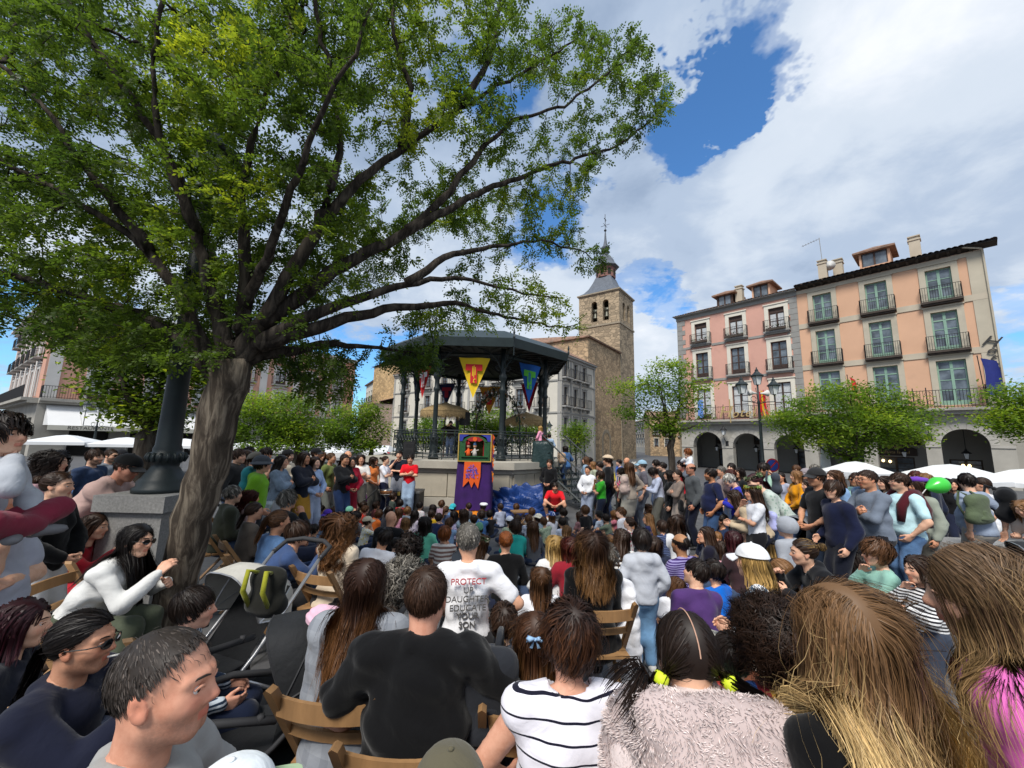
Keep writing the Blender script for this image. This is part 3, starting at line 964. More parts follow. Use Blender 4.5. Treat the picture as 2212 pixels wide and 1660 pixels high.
# pale town house with balconies behind the bandstand
WM=frame((4.96,38.5),(0.6,0.8))
M_pale=mat('pale_render',(0.60,0.565,0.49),0.9,0.07,0.7,0.1,40,dirt=((0.50,0.47,0.41),0.5,0.56))
M_pil=mat('grey_pilaster',(0.33,0.32,0.30),0.9,0.08,1.5,0.15,25)
pb=thing('town_house','pale rendered corner house with grey pilasters and iron balconies behind the bandstand','building')
pb.matrix_world=WM
def house_side(M_,u0,u1,cols,rows,z1,hw=0.42,arch=None):
 h=bpy.data.objects.new('facade',None)
 ops=[(c-hw,c+hw,a,b)for c in cols for(a,b)in rows]
 mb=wall_open(MB(),u0,u1,GZ,z1,ops,0.25)
 mb.v=[tuple(M_@Vector(v))for v in mb.v]
 bpy.data.objects.remove(h)
 w_=mb.build('wall',M_pale,pb)
 for(a,b,c,d)in ops:
  s=surround(MB(),a,b,c,d,0.16,0.05)
  s.v=[tuple(M_@Vector(v))for v in s.v]
  wp=s.build('window',M_pil,pb)
  s=sash(MB(),a,b,c,d,0.2,0.06,3,panel=0.3)
  s.v=[tuple(M_@Vector(v))for v in s.v]
  s.build('sash',M_wood,wp)
  q=[M_@Vector(v)for v in((a,0.19,c),(b,0.19,c),(b,0.19,d),(a,0.19,d))]
  MB().poly(q,[(0,1,2,3)]).build('pane',M_pane,wp)
  if c>2:
   mbb=MB().box((a-0.45,-0.5,c-0.16),(b+0.45,0.002,c-0.02))
   for s_ in(a-0.2,b+0.1):
    mbb.prism([(0,0),(0.1,0),(0.1,-0.3),(0,-0.3)],-0.35,0.0,MTR((s_,0,c-0.16)))
   mbb.v=[tuple(M_@Vector(v))for v in mbb.v]
   bl=mbb.build('balcony',M_pil,pb)
   r=railing(MB(),[(a-0.42,-0.02),(a-0.42,-0.46),(b+0.42,-0.46),(b+0.42,-0.02)],0.98,0.15,0.012,c-0.02)
   r.v=[tuple(M_@Vector(v))for v in r.v]
   r.build('railing',M_iron,bl)
 for k in range(len(cols)+1):
  uu=(cols[k-1]+cols[k])/2 if 0<k<len(cols)else(u0+0.2 if k==0 else u1-0.2)
  p=MB().box((uu-0.17,-0.06,GZ),(uu+0.17,0.003,z1-0.3))
  p.v=[tuple(M_@Vector(v))for v in p.v]
  p.build('pilaster',M_pil,pb)
 for z in(4.75,8.05):
  p=MB().box((u0,-0.1,z),(u1,0.003,z+0.16))
  p.v=[tuple(M_@Vector(v))for v in p.v]
  p.build('string_course',M_pil,pb)
 p=MB().box((u0,-0.35,z1-0.18),(u1,0.003,z1)).box((u0,-0.15,z1-0.45),(u1,0.003,z1-0.18))
 p.v=[tuple(M_@Vector(v))for v in p.v]
 p.build('cornice',M_pil,pb)
house_side(I4,0,8.0,(1.0,3.2,5.3),[(2.3,4.35),(5.55,7.5),(8.5,10.2)],10.85)
LMI=LM
house_side(LMI,-27.4,0.0,tuple(-v for v in(26.9-2.3,20.1,17.0,14.2,11.1,8.2,5.1,2.25)[::1]),[(2.3,4.2),(5.4,7.5),(8.5,10.2)],10.85,0.5)
MB().poly([(-0.4,-0.4,10.86),(8.2,-0.4,10.86),(8.2,27.4,10.86),(4,25,12.9),(4,3,12.9),(-0.4,27.4,10.86)],[(0,1,4),(1,2,3,4),(2,5,3),(5,0,4,3)]).build('roof',M_tile,pb)
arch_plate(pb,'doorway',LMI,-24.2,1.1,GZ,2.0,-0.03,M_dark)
for k_ in range(9):
 pass
M_rub=stone_mat('tan_rubble',(0.46,0.32,0.17),(0.33,0.22,0.12),(0.30,0.22,0.13),2.4,1,1.2,0.1)
def plain_house(name,label,M_,w_,d_,z1,wm,rows,cols,roofm=M_tile,ridge=1.4,fm=M_wood,hw=0.4,side_cols=(),bal=True):
 t=thing(name,label,'building')
 t.matrix_world=M_
 ops=[(c-hw,c+hw,a,b)for c in cols for(a,b)in rows]
 wall_open(MB(),0,w_,GZ,z1,ops,0.2).build('wall',wm,t)
 mb=MB()
 mb.poly([(w_,0,GZ),(w_,d_,GZ),(w_,d_,z1),(w_,0,z1)],[(0,1,2,3)]).poly([(0,d_,GZ),(0,0,GZ),(0,0,z1),(0,d_,z1)],[(0,1,2,3)]).poly([(w_,d_,GZ),(0,d_,GZ),(0,d_,z1),(w_,d_,z1)],[(0,1,2,3)])
 mb.build('side_wall',wm,t)
 for(a,b,c,d)in ops:
  wp=surround(MB(),a,b,c,d,0.12,0.04).build('window',M_white,t)
  sash(MB(),a,b,c,d,0.17,0.06,3,panel=0.25).build('sash',fm,wp)
  MB().poly([(a,0.16,c),(b,0.16,c),(b,0.16,d),(a,0.16,d)],[(0,1,2,3)]).build('pane',M_pane,wp)
  if bal and c>2:
   balcony(t,a-0.35,b+0.35,c-0.02,0.45,M_trimgrey,M_iron,0.95,step=0.16)
 MB().poly([(-0.3,-0.4,z1),(w_+0.3,-0.4,z1),(w_+0.3,d_/2,z1+ridge),(-0.3,d_/2,z1+ridge),(w_+0.3,d_,z1),(-0.3,d_,z1)],[(0,1,2,3),(3,2,4,5)]).box((-0.25,-0.35,z1-0.18),(w_+0.25,0.0,z1-0.01)).build('roof',roofm,t)
 return t
dirY=(-0.8,0.6)
st=thing('stone_gable','tan rubble stone side wall rising beyond the pale town house','building')
st.matrix_world=frame((-22.6,62.0),(0.8,-0.6))
MB().box((0,0,GZ),(9,10,13.2)).build('wall',M_rub,st)
MB().poly([(-0.3,-0.3,13.25),(9,-0.3,14.2),(9,10,14.2),(-0.3,10,13.25)],[(0,1,2,3)]).box((-0.3,-0.3,13.2),(0,10,13.3)).build('roof',M_tile,st)
plain_house('street_house','low pinkish house with a tiled roof below the rubble stone wall',frame((-23.0,58.5),(0.62,-0.78)),6.5,8,6.6,mat('pinkish_render',(0.45,0.33,0.27),0.9,0.08,1),[(1.9,3.4),(4.3,5.8)],(1.2,3.0,4.8),bal=True)
plain_house('street_house','pale house with glazed balconies closing the narrow street by the rubble wall',frame((-30.5,80.0),(0.5,-0.87)),17,8,12.6,M_pale,[(2.2,4.2),(5.4,7.4),(8.8,10.8)],(1.4,4,6.6,9.2,11.8,14.4),fm=M_green)
for i,(lab,o,d,w_,z1,wm)in enumerate((('ochre house with rows of balconies on the street past the tower',(31.5,62.0),(-0.15,-0.99),16.0,8.4,mat('ochre_render',(0.42,0.30,0.17),0.9,0.1,1)),('farther ochre house with iron balconies down the street past the tower',(34.5,84.0),(-0.13,-0.99),20.0,8.8,mat('sand_render',(0.46,0.36,0.24),0.9,0.1,1)),('grey house low down the sloping street past the tower',(37.0,120.0),(-0.08,-0.99),33.0,8.2,mat('grey_render',(0.36,0.34,0.30),0.9,0.1,1)))):
 plain_house('street_house',lab,frame(o,(-d[0],-d[1])if False else d),w_,9,z1,wm,[(1.0,2.6),(3.6,5.2),(6.2,7.6)],tuple(1.5+2.6*k for k in range(int(w_/2.6))),hw=0.45)
plain_house('street_house','brown stone house tucked behind the church tower',frame((28.0,78.0),(0.98,-0.2)),5.6,8,7.4,M_ash,[(1.4,3.0),(4.0,5.6)],(1.2,3.2),hw=0.4)
# restaurant house at the other side of the square
RM=frame((-40.6,33.0),(0.55,0.83))
rh=thing('restaurant_building','salmon plastered corner house with white pilasters above a restaurant awning','building')
rh.matrix_world=RM
M_salm=mat('salmon_plaster',(0.60,0.33,0.245),0.9,0.06,0.6,0.1,40)
M_offw=mat('offwhite_paint',(0.62,0.60,0.57),0.85,0.05,1,0.1,40)
def rest_side(M_,u0,u1,cols,arch):
 rows=[(4.75,7.3),(8.3,10.3),(11.2,12.4)]
 ops=[(c-0.62,c+0.62,a,b)for c in cols for(a,b)in rows]
 def P_(name,mb,m,par):
  mb.v=[tuple(M_@Vector(v))for v in mb.v]
  return mb.build(name,m,par)
 P_('wall',wall_open(MB(),u0,u1,4.2,13.2,ops,0.25),M_salm,rh)
 P_('ground_floor',wall_open(MB(),u0,u1,GZ,4.2,[(c-1.3,c+1.3,GZ,2.9)for c in cols],0.5),M_lime,rh)
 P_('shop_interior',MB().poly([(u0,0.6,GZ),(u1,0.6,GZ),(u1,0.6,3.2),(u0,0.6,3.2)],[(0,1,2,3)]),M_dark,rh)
 for(a,b,c,d)in ops:
  mb=surround(MB(),a,b,c,d,0.28,0.07)
  if c<8:
   mb.poly([(a-0.5,-0.12,d+0.5),(b+0.5,-0.12,d+0.5),((a+b)/2,-0.12,d+1.0),(a-0.5,0,d+0.5),(b+0.5,0,d+0.5),((a+b)/2,0,d+1.0)],[(0,1,2),(0,2,5,3),(2,1,4,5),(3,4,1,0)])
  wp=P_('window',mb,M_offw,rh)
  P_('sash',sash(MB(),a,b,c,d,0.2,0.08,4,panel=0.45),M_wood,wp)
  P_('pane',MB().poly([(a,0.19,c),(b,0.19,c),(b,0.19,d),(a,0.19,d)],[(0,1,2,3)]),M_curt,wp)
  if c>8:
   bl=P_('balcony',MB().box((a-0.45,-0.6,c-0.18),(b+0.45,0.002,c-0.02)),M_trimgrey,rh)
   P_('railing',railing(MB(),[(a-0.42,-0.02),(a-0.42,-0.56),(b+0.42,-0.56),(b+0.42,-0.02)],1.0,0.14,0.013,c-0.02),M_iron,bl)
 bl=P_('balcony',MB().box((u0,-0.95,4.3),(u1,0.002,4.55)).box((u0,-0.6,4.1),(u1,0.0,4.3)),M_lime,rh)
 P_('railing',railing(MB(),[(u0+0.05,-0.02),(u0+0.05,-0.88),(u1-0.05,-0.88)],1.05,0.16,0.014,4.55),M_iron,bl)
 for uu in[u0+0.55]+[(cols[k]+cols[k+1])/2 for k in range(len(cols)-1)]:
  P_('pilaster',MB().box((uu-0.4,-0.08,4.56),(uu+0.4,0.003,12.8)),M_offw,rh)
 P_('cornice',MB().box((u0-0.1,-0.5,12.9),(u1,0.003,13.2)).box((u0-0.1,-0.8,13.2),(u1,0.3,13.35)),M_offw,rh)
rest_side(I4,0,30,(3.4,7.4,11.4,15.4,19.4,23.4,27.4),True)
rest_side(LM,-24,0,(-21,-17.4,-13.8,-10.2,-6.6,-3.0),False)
MB().poly([(-0.8,-0.8,13.36),(30,-0.8,13.36),(30,24,13.36),(-0.8,24,13.36),(12,12,16)],[(0,1,4),(1,2,4),(2,3,4),(3,0,4)]).build('roof',M_tile,rh)
for(u,m_)in((2.3,0),(4.6,0)):
 mb=MB()
 R_=random.Random(3)
 for k in range(60):
  p=Vector((u+R_.uniform(-0.35,0.35),-0.95+R_.uniform(-0.15,0.15),5.25+R_.uniform(-0.15,0.25)))
  s=R_.uniform(0.04,0.09)
  q=MRO(R_.uniform(0,6),4,'Z')@MRO(R_.uniform(-1,1),4,'X')
  mb.poly([p+q@Vector(v)*s for v in((-1,-1,0),(1,-1,0),(1,1,0),(-1,1,0))],[(0,1,2,3)],R_.choice((0,0,1)))
 o=mb.box((u-0.35,-1.05,5.0),(u+0.35,-0.88,5.2),None,2).build('flower_box',[mat('red_geraniums',(0.5,0.05,0.07),0.7,0.5,20),M_leafg,M_wood])
 o.matrix_world=RM
 tag(o,'box of red geraniums on the restaurant balcony rail '+('nearer the house corner' if u<3 else 'past the glazed door'),'flower box')
M_awn=mat('awning_canvas',(0.66,0.66,0.66),0.8,0.04,1,0.05,60)
aw=thing('restaurant_awning','long off-white awning lettered RESTAURANTE above the terrace','awning')
aw.matrix_world=RM
MB().poly([(0.5,-0.1,4.0),(13,-0.1,4.0),(13,-2.6,2.25),(0.5,-2.6,2.25)],[(0,3,2,1)]).poly([(0.5,-0.1,4.0),(0.5,-2.6,2.25),(0.5,-0.1,2.25)],[(0,1,2)]).build('canopy',M_awn,aw)
MB().box((0.5,-2.62,1.85),(13,-2.6,2.25)).build('valance',mat('valance_cream',(0.60,0.57,0.48),0.8,0.04),aw)
for k in range(1,7):
 MB().tube([(0.5+k*1.9,-0.12,4.01),(0.5+k*1.9,-2.6,2.27)],0.015,4).build('seam',M_offw,aw)
M_let=mat('awning_lettering',(0.09,0.085,0.08),0.8,0.1)
text_mesh('lettering','RESTAURANTE',0.42,MTR((3.0,-2.64,2.05))@MRO(pi/2,4,'X'),M_let,aw,0.004,0,'CENTER',1.0)
text_mesh('lettering','JUAN BRAVO',0.42,MTR((7.9,-2.64,2.05))@MRO(pi/2,4,'X'),M_let,aw,0.004,0,'CENTER',1.05)
# trees
def leaf_mat(key,c_dark,c_mid,c_light,trans):
 if key in MATS:
  return MATS[key]
 m,nt,b=nodemat(key)
 a=nt.nodes.new('ShaderNodeAttribute')
 a.attribute_name='lv'
 r=ramp(nt,a.outputs['Fac'],[(0.0,c_dark),(0.55,c_mid),(1.0,c_light)])
 nt.links.new(r.outputs[0],b.inputs['Base Color'])
 b.inputs['Roughness'].default_value=0.5
 b.inputs['Specular IOR Level'].default_value=0.35
 tr=nt.nodes.new('ShaderNodeBsdfTranslucent')
 r2=ramp(nt,a.outputs['Fac'],[(0.0,sc3(c_dark,1.6)),(0.55,sc3(c_mid,1.9)),(1.0,trans)])
 nt.links.new(r2.outputs[0],tr.inputs['Color'])
 mx=nt.nodes.new('ShaderNodeMixShader')
 mx.inputs[0].default_value=0.54
 nt.links.new(b.outputs[0],mx.inputs[1])
 nt.links.new(tr.outputs[0],mx.inputs[2])
 nt.links.new(mx.outputs[0],nt.nodes['Material Output'].inputs['Surface'])
 MATS[key]=m
 return m
def bark_mat(key,c1,c2,sc=1.0):
 if key in MATS:
  return MATS[key]
 m,nt,b=nodemat(key)
 n=add_noise(nt,9*sc,8,0.65,stretch=(1.0,1.0,0.16),dist=0.6)
 n2=add_noise(nt,2.0,5,0.6)
 r=ramp(nt,n.outputs['Fac'],[(0.36,sc3(c2,0.6)),(0.47,c2),(0.6,c1),(0.75,sc3(c1,1.25))])
 mx=nt.nodes.new('ShaderNodeMix')
 mx.data_type='RGBA'
 mx.blend_type='MULTIPLY'
 mx.inputs['Factor'].default_value=0.5
 r2=ramp(nt,n2.outputs['Fac'],[(0.3,0.6),(0.7,1.2)])
 nt.links.new(r.outputs[0],mx.inputs[6])
 nt.links.new(r2.outputs[0],mx.inputs[7])
 nt.links.new(mx.outputs[2],b.inputs['Base Color'])
 b.inputs['Roughness'].default_value=0.95
 b.inputs['Specular IOR Level'].default_value=0.15
 bump(nt,b,n.outputs['Fac'],0.9,0.03)
 MATS[key]=m
 return m
def grow(paths,attr,step,kill,infl,iters,rng,droop=0.0,rad=None):
 """space colonisation: limbs given as polylines grow towards the attraction points"""
 P,par,fl=[],[],[]
 for ip,pts in enumerate(paths):
  prev=-1
  r0,r1=rad[ip]if rad else(0,0)
  tot=sum(np.linalg.norm(pts[k+1]-pts[k])for k in range(len(pts)-1))
  run=0.0
  if P and pts[0]is not None:
   d=[np.linalg.norm(q-pts[0])for q in P]
   prev=int(np.argmin(d))if min(d)<0.6 else-1
  for k in range(len(pts)-1):
   a,b=pts[k],pts[k+1]
   n=max(1,int(np.linalg.norm(b-a)/step))
   seg=np.linalg.norm(b-a)
   for j in range(n):
    q=a+(b-a)*(j/n)
    f=(run+seg*j/n)/tot
    if prev>=0 and np.linalg.norm(P[prev]-q)<1e-4:
     continue
    P.append(q+rng.normal(0,step*0.09,3))
    par.append(prev)
    fl.append(r1+(r0-r1)*(1-f)**(1.6 if ip else 1.0))
    prev=len(P)-1
   run+=seg
 P=np.array(P)
 par=list(par)
 A=np.array(attr)
 best=np.full(len(A),1e9)
 bi=np.zeros(len(A),int)
 alive=np.ones(len(A),bool)
 new0=0
 for it in range(iters):
  newP=P[new0:]
  if len(newP)==0:
   break
  for c in range(0,len(newP),400):
   D=np.linalg.norm(A[:,None,:]-newP[None,c:c+400,:],axis=2)
   k=D.argmin(1)
   d=D[np.arange(len(A)),k]
   up=d<best
   best[up]=d[up]
   bi[up]=k[up]+new0+c
  alive&=best>kill
  act=alive&(best<infl)
  if not act.any():
   break
  idx=bi[act]
  V=A[act]-P[idx]
  V/=np.linalg.norm(V,axis=1)[:,None]+1e-9
  uniq,inv=np.unique(idx,return_inverse=True)
  S=np.zeros((len(uniq),3))
  np.add.at(S,inv,V)
  S/=np.linalg.norm(S,axis=1)[:,None]+1e-9
  S+=rng.normal(0,0.22,S.shape)
  S[:,2]-=droop
  S/=np.linalg.norm(S,axis=1)[:,None]
  new0=len(P)
  P=np.vstack([P,P[uniq]+S*step])
  par+=list(uniq)
 F_=np.zeros(len(P))
 F_[:len(fl)]=fl
 return P,np.array(par),F_
def branch_mesh(P,par,rmin,power,floor=None,n=6,rmax=None):
 N=len(P)
 ch=[[]for _ in range(N)]
 for i,p in enumerate(par):
  if p>=0:
   ch[p].append(i)
 order=[]
 stack=[i for i in range(N)if par[i]<0]
 while stack:
  i=stack.pop()
  order.append(i)
  stack+=ch[i]
 R=np.zeros(N)
 cnt=np.zeros(N)
 for i in reversed(order):
  if not ch[i]:
   R[i]=rmin
   cnt[i]=1
  else:
   R[i]=sum(R[c]**power for c in ch[i])**(1/power)
   cnt[i]=sum(cnt[c]for c in ch[i])
 if rmax:
  R=np.minimum(R,rmax)
 R_true=R.copy()
 if floor is not None:
  R=np.maximum(R,floor)
 V,Q,QR=[],[],[]
 angs=np.linspace(0,2*pi,n,endpoint=False)
 cs,sn=np.cos(angs),np.sin(angs)
 def ring(p,t,r,k):
  t=t/(np.linalg.norm(t)+1e-9)
  u=np.cross(t,(0,0,1))if abs(t[2])<0.95 else np.cross(t,(1,0,0))
  u/=np.linalg.norm(u)
  w_=np.cross(t,u)
  o=len(V)
  for c,s in zip(cs[:k]if k==n else np.cos(np.linspace(0,2*pi,k,endpoint=False)),sn[:k]if k==n else np.sin(np.linspace(0,2*pi,k,endpoint=False))):
   V.append(p+(u*c+w_*s)*r)
  return o
 used=np.zeros(N,bool)
 for s in order:
  p0=par[s]
  if p0>=0 and max(ch[p0],key=lambda c:R[c])==s:
   continue
  chain=[]if p0<0 else[p0]
  i=s
  while True:
   chain.append(i)
   if not ch[i]:
    break
   i=max(ch[i],key=lambda c:R[c])
  if len(chain)<2:
   continue
  k=n if R[s]>0.03 else(5 if R[s]>0.012 else 3)
  prev=None
  for j,q in enumerate(chain):
   a=P[chain[max(j-1,0)]]
   b=P[chain[min(j+1,len(chain)-1)]]
   r=R[q]if not(j==0 and p0>=0)else min(R[q],R[s]*1.15)
   o=ring(P[q],b-a,r,k)
   if prev is not None:
    for e in range(k):
     e2=(e+1)%k
     Q.append((prev+e,prev+e2,o+e2,o+e))
     QR.append(r)
   prev=o
 branch_mesh.qr=np.array(QR)
 return np.array(V),np.array(Q),R_true,ch
def compound_leaves(O,Dn,L,W,npair,ll,lw,rng,lv):
 """pinnate leaves as small folded quads. O origins, Dn directions, L rachis lengths"""
 N=len(O)
 Dn=Dn/np.linalg.norm(Dn,axis=1)[:,None]
 up=np.tile((0,0,1.0),(N,1))+rng.normal(0,0.35,(N,3))
 S=np.cross(Dn,up)
 S/=np.linalg.norm(S,axis=1)[:,None]+1e-9
 U=np.cross(S,Dn)
 Vs,lvs=[],[]
 for k in range(npair):
  f=(k+1.0)/npair
  base=O+Dn*(L*f)[:,None]+np.array((0,0,-0.25))*(L*f*f)[:,None]
  sides=(-1,1)if k<npair-1 else(0,)
  for sd_ in sides:
   if sd_==0:
    d=Dn*0.9+np.array((0,0,-0.3))
   else:
    d=S*sd_*0.9+Dn*0.38+np.array((0,0,-0.22))+rng.normal(0,0.12,(N,3))
   d=d/np.linalg.norm(d,axis=1)[:,None]
   wv=np.cross(d,U+rng.normal(0,0.3,(N,3)))
   wv/=np.linalg.norm(wv,axis=1)[:,None]+1e-9
   sc_=(1-0.25*abs(f-0.5))
   l_,w_=ll*sc_,lw*sc_
   q=np.stack([base,base+d*l_*0.5+wv*w_,base+d*l_,base+d*l_*0.5-wv*w_],axis=1)
   Vs.append(q)
   lvs.append(np.repeat(np.clip(lv+rng.normal(0,0.07,N),0,1),4))
 V=np.concatenate([q.reshape(-1,3)for q in Vs])
 A=np.concatenate(lvs)
 Q=np.arange(len(V)).reshape(-1,4)
 return V,Q,A
def leaf_obj(name,V,Q,A,m,parent):
 me=mesh_np(name,V,quads=Q,smooth=False)
 at_=me.attributes.new('lv','FLOAT','POINT')
 at_.data.foreach_set('value',A.astype(np.float32))
 return obj(name,me,m,parent)
def V3(px,py,d):
 return np.array(at(px,py,d))
M_barkL=bark_mat('plane_bark',(0.24,0.20,0.155),(0.11,0.085,0.065))
M_barkD=bark_mat('dark_bark',(0.10,0.085,0.07),(0.05,0.04,0.033))
M_leaf=leaf_mat('robinia_leaves',(0.036,0.07,0.010),(0.088,0.14,0.011),(0.21,0.28,0.02),(0.66,0.72,0.03))
M_leafB=leaf_mat('square_tree_leaves',(0.06,0.115,0.012),(0.14,0.225,0.018),(0.29,0.36,0.028),(0.7,0.76,0.05))
rg=np.random.RandomState(11)
trunk=[V3(352,1392,3.62),V3(370,1300,3.62),V3(402,1180,3.6),V3(448,1020,3.58),V3(472,900,3.55),V3(488,830,3.52),V3(500,780,3.5),V3(512,745,3.48)]
trunk[0][2]=ground(3.62)-0.1
limbs_px=[[(495,790,3.5),(560,745,3.5),(650,690,3.5),(760,650,3.6),(880,612,3.8),(1000,600,4.1),(1130,636,4.4),(1225,648,4.6)],[(560,745,3.5),(690,705,3.6),(830,668,3.9),(980,655,4.3),(1110,690,4.7),(1240,712,5.0)],[(495,790,3.5),(565,700,3.45),(625,600,3.4),(690,490,3.4),(760,405,3.5),(870,320,3.7),(1000,230,4.0),(1140,150,4.3),(1260,80,4.5)],[(565,700,3.45),(700,600,3.6),(880,500,3.9),(1050,410,4.2),(1200,355,4.5),(1330,318,4.8),(1430,240,5.0)],[(495,790,3.5),(530,660,3.4),(530,540,3.3),(522,400,3.2),(560,250,3.1),(620,100,3.0),(650,-80,2.9)],[(495,790,3.5),(460,640,3.4),(425,500,3.3),(385,380,3.2),(300,240,3.0),(215,110,2.9),(140,-20,2.8)],[(478,830,3.52),(400,660,3.4),(320,540,3.3),(200,455,3.2),(70,380,3.2),(-70,320,3.2)],[(478,830,3.52),(390,730,3.5),(300,680,3.6),(180,640,3.7),(40,600,3.9),(-90,570,4.0)],[(495,790,3.5),(480,660,4.1),(455,540,4.8),(420,450,5.4),(360,380,6.0)],[(495,790,3.5),(590,690,4.2),(700,600,5.0),(810,540,5.6),(950,470,6.2),(1080,430,6.6)],[(530,660,3.4),(610,470,3.0),(680,280,2.7),(780,80,2.5),(850,-140,2.4)],[(690,490,3.4),(735,330,3.3),(722,190,3.2),(690,60,3.1),(660,-90,3.0)],[(870,320,3.7),(885,190,3.6),(850,70,3.5),(850,-90,3.4)],[(1000,230,4.0),(1060,120,4.0),(1080,10,4.0),(1090,-100,4.0)],[(880,500,3.9),(960,430,4.0),(1040,320,4.1),(1110,260,4.2),(1220,230,4.4),(1340,140,4.6)],[(880,612,3.8),(960,555,4.0),(1060,535,4.3),(1170,520,4.6),(1270,545,4.8)],[(425,500,3.3),(340,300,3.0),(330,120,2.8),(360,-60,2.7)],[(320,540,3.3),(170,340,3.0),(70,200,2.9),(-40,110,2.8)],[(495,790,3.5),(600,760,3.7),(720,745,4.1),(840,755,4.6),(930,765,5.0)],]
paths=[trunk]+[[V3(*q)for q in l]for l in limbs_px]
blobs=[(130,120,190,150,170,2.6,4.6),(310,330,260,190,260,2.7,5.2),(100,430,190,140,170,2.8,5.0),(110,640,200,90,190,3.0,5.2),(350,580,240,130,230,3.0,5.4),(560,60,260,130,170,2.5,4.2),(600,270,200,160,180,2.7,4.6),(640,470,190,120,150,3.0,5.4),(300,730,230,60,170,3.1,5.0),(560,640,190,80,120,3.2,5.2),(760,560,150,90,70,3.6,5.8),(640,770,130,45,80,3.6,5.2),(880,775,75,34,70,4.4,5.2),(700,840,70,30,45,3.8,5.0),(860,200,150,140,75,3.2,4.6),(1010,240,85,60,80,3.6,4.3),(1010,80,140,90,60,3.5,4.6),(1190,110,110,90,85,4.0,4.9),(1330,130,90,80,85,4.3,5.1),(1405,215,55,55,60,4.6,5.1),(1290,290,110,60,50,4.3,5.2),(1170,420,110,60,45,4.2,5.6),(1080,500,110,60,40,4.2,6.2),(1285,565,45,35,55,4.7,5.0),(1210,520,60,40,30,4.5,5.2),(1060,610,110,40,40,4.1,5.0),(1150,670,90,28,40,4.4,5.0),(1240,705,26,16,16,4.9,5.1),(930,420,120,70,40,3.8,6.0),(960,690,110,35,50,4.0,5.2),(250,-80,380,90,110,2.5,3.6),(900,-80,300,80,60,2.6,4.2),(-120,400,120,350,150,2.8,4.6),(480,130,120,90,90,2.4,3.2),(1100,330,90,60,30,4.1,5.0),(700,120,160,120,90,2.8,4.2)]
attr=[]
for(bx,by,rx,ry,n,d0,d1)in blobs:
 for k in range(n):
  a,r=rg.uniform(0,2*pi),sqrt(rg.rand())
  attr.append(V3(bx+rx*r*cos(a),by+ry*r*sin(a),rg.uniform(d0,d1)))
rads=[(0.135,0.165)]+[(0.078,0.009)]*len(limbs_px)
for i_,l in enumerate(limbs_px):
 if l[0][1]<700:
  rads[i_+1]=(0.05,0.008)
P,par,FL=grow(paths,attr,0.115,0.15,1.4,46,rg,rad=rads)
V,Q,R,ch_=branch_mesh(P,par,0.0042,2.25,FL,n=14,rmax=0.165)
nT=sum(1 for i in range(len(P))if False)
big_tree=thing('plaza_tree','large leaning tree with a furrowed trunk and wide pinnate-leaved crown over the seated crowd','tree',(0,0,0))
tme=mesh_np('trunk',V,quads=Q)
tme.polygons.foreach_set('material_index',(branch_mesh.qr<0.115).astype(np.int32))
bt=obj('trunk',tme,[bark_mat('main_bark',(0.20,0.165,0.125),(0.07,0.055,0.042),1.6),bark_mat('limb_bark_shaded',(0.085,0.07,0.056),(0.035,0.028,0.023),1.6)],big_tree)  # thinner limbs: shade against the sky painted in as a darker bark colour
tips=[i for i in range(len(P))if R[i]<0.0105]
tips=np.array(tips)
par_d=P[tips]-P[np.maximum(par[tips],0)]
par_d/=np.linalg.norm(par_d,axis=1)[:,None]+1e-9
npl=np.where(P[tips][:,0]<-0.9,8,6)
O=np.repeat(P[tips],npl,axis=0)+rg.normal(0,0.03,(npl.sum(),3))
Dn=np.repeat(par_d,npl,axis=0)*0.5+rg.normal(0,0.75,(npl.sum(),3))
Dn[:,2]-=0.05
clump=np.repeat(0.42+0.24*np.sin(P[tips][:,0]*2.3+1.0)*np.sin(P[tips][:,1]*2.9)+0.12*np.sin(P[tips][:,2]*4.0)+rg.normal(0,0.08,len(tips)),npl)
V,Q,A=compound_leaves(O,Dn,rg.uniform(0.07,0.15,len(O)),None,5,0.043,0.0115,rg,np.clip(clump,0,1))
leaf_obj('crown',V,Q,A,M_leaf,big_tree)
print('main tree nodes',len(P),'tips',len(tips),'leaf quads',len(Q))
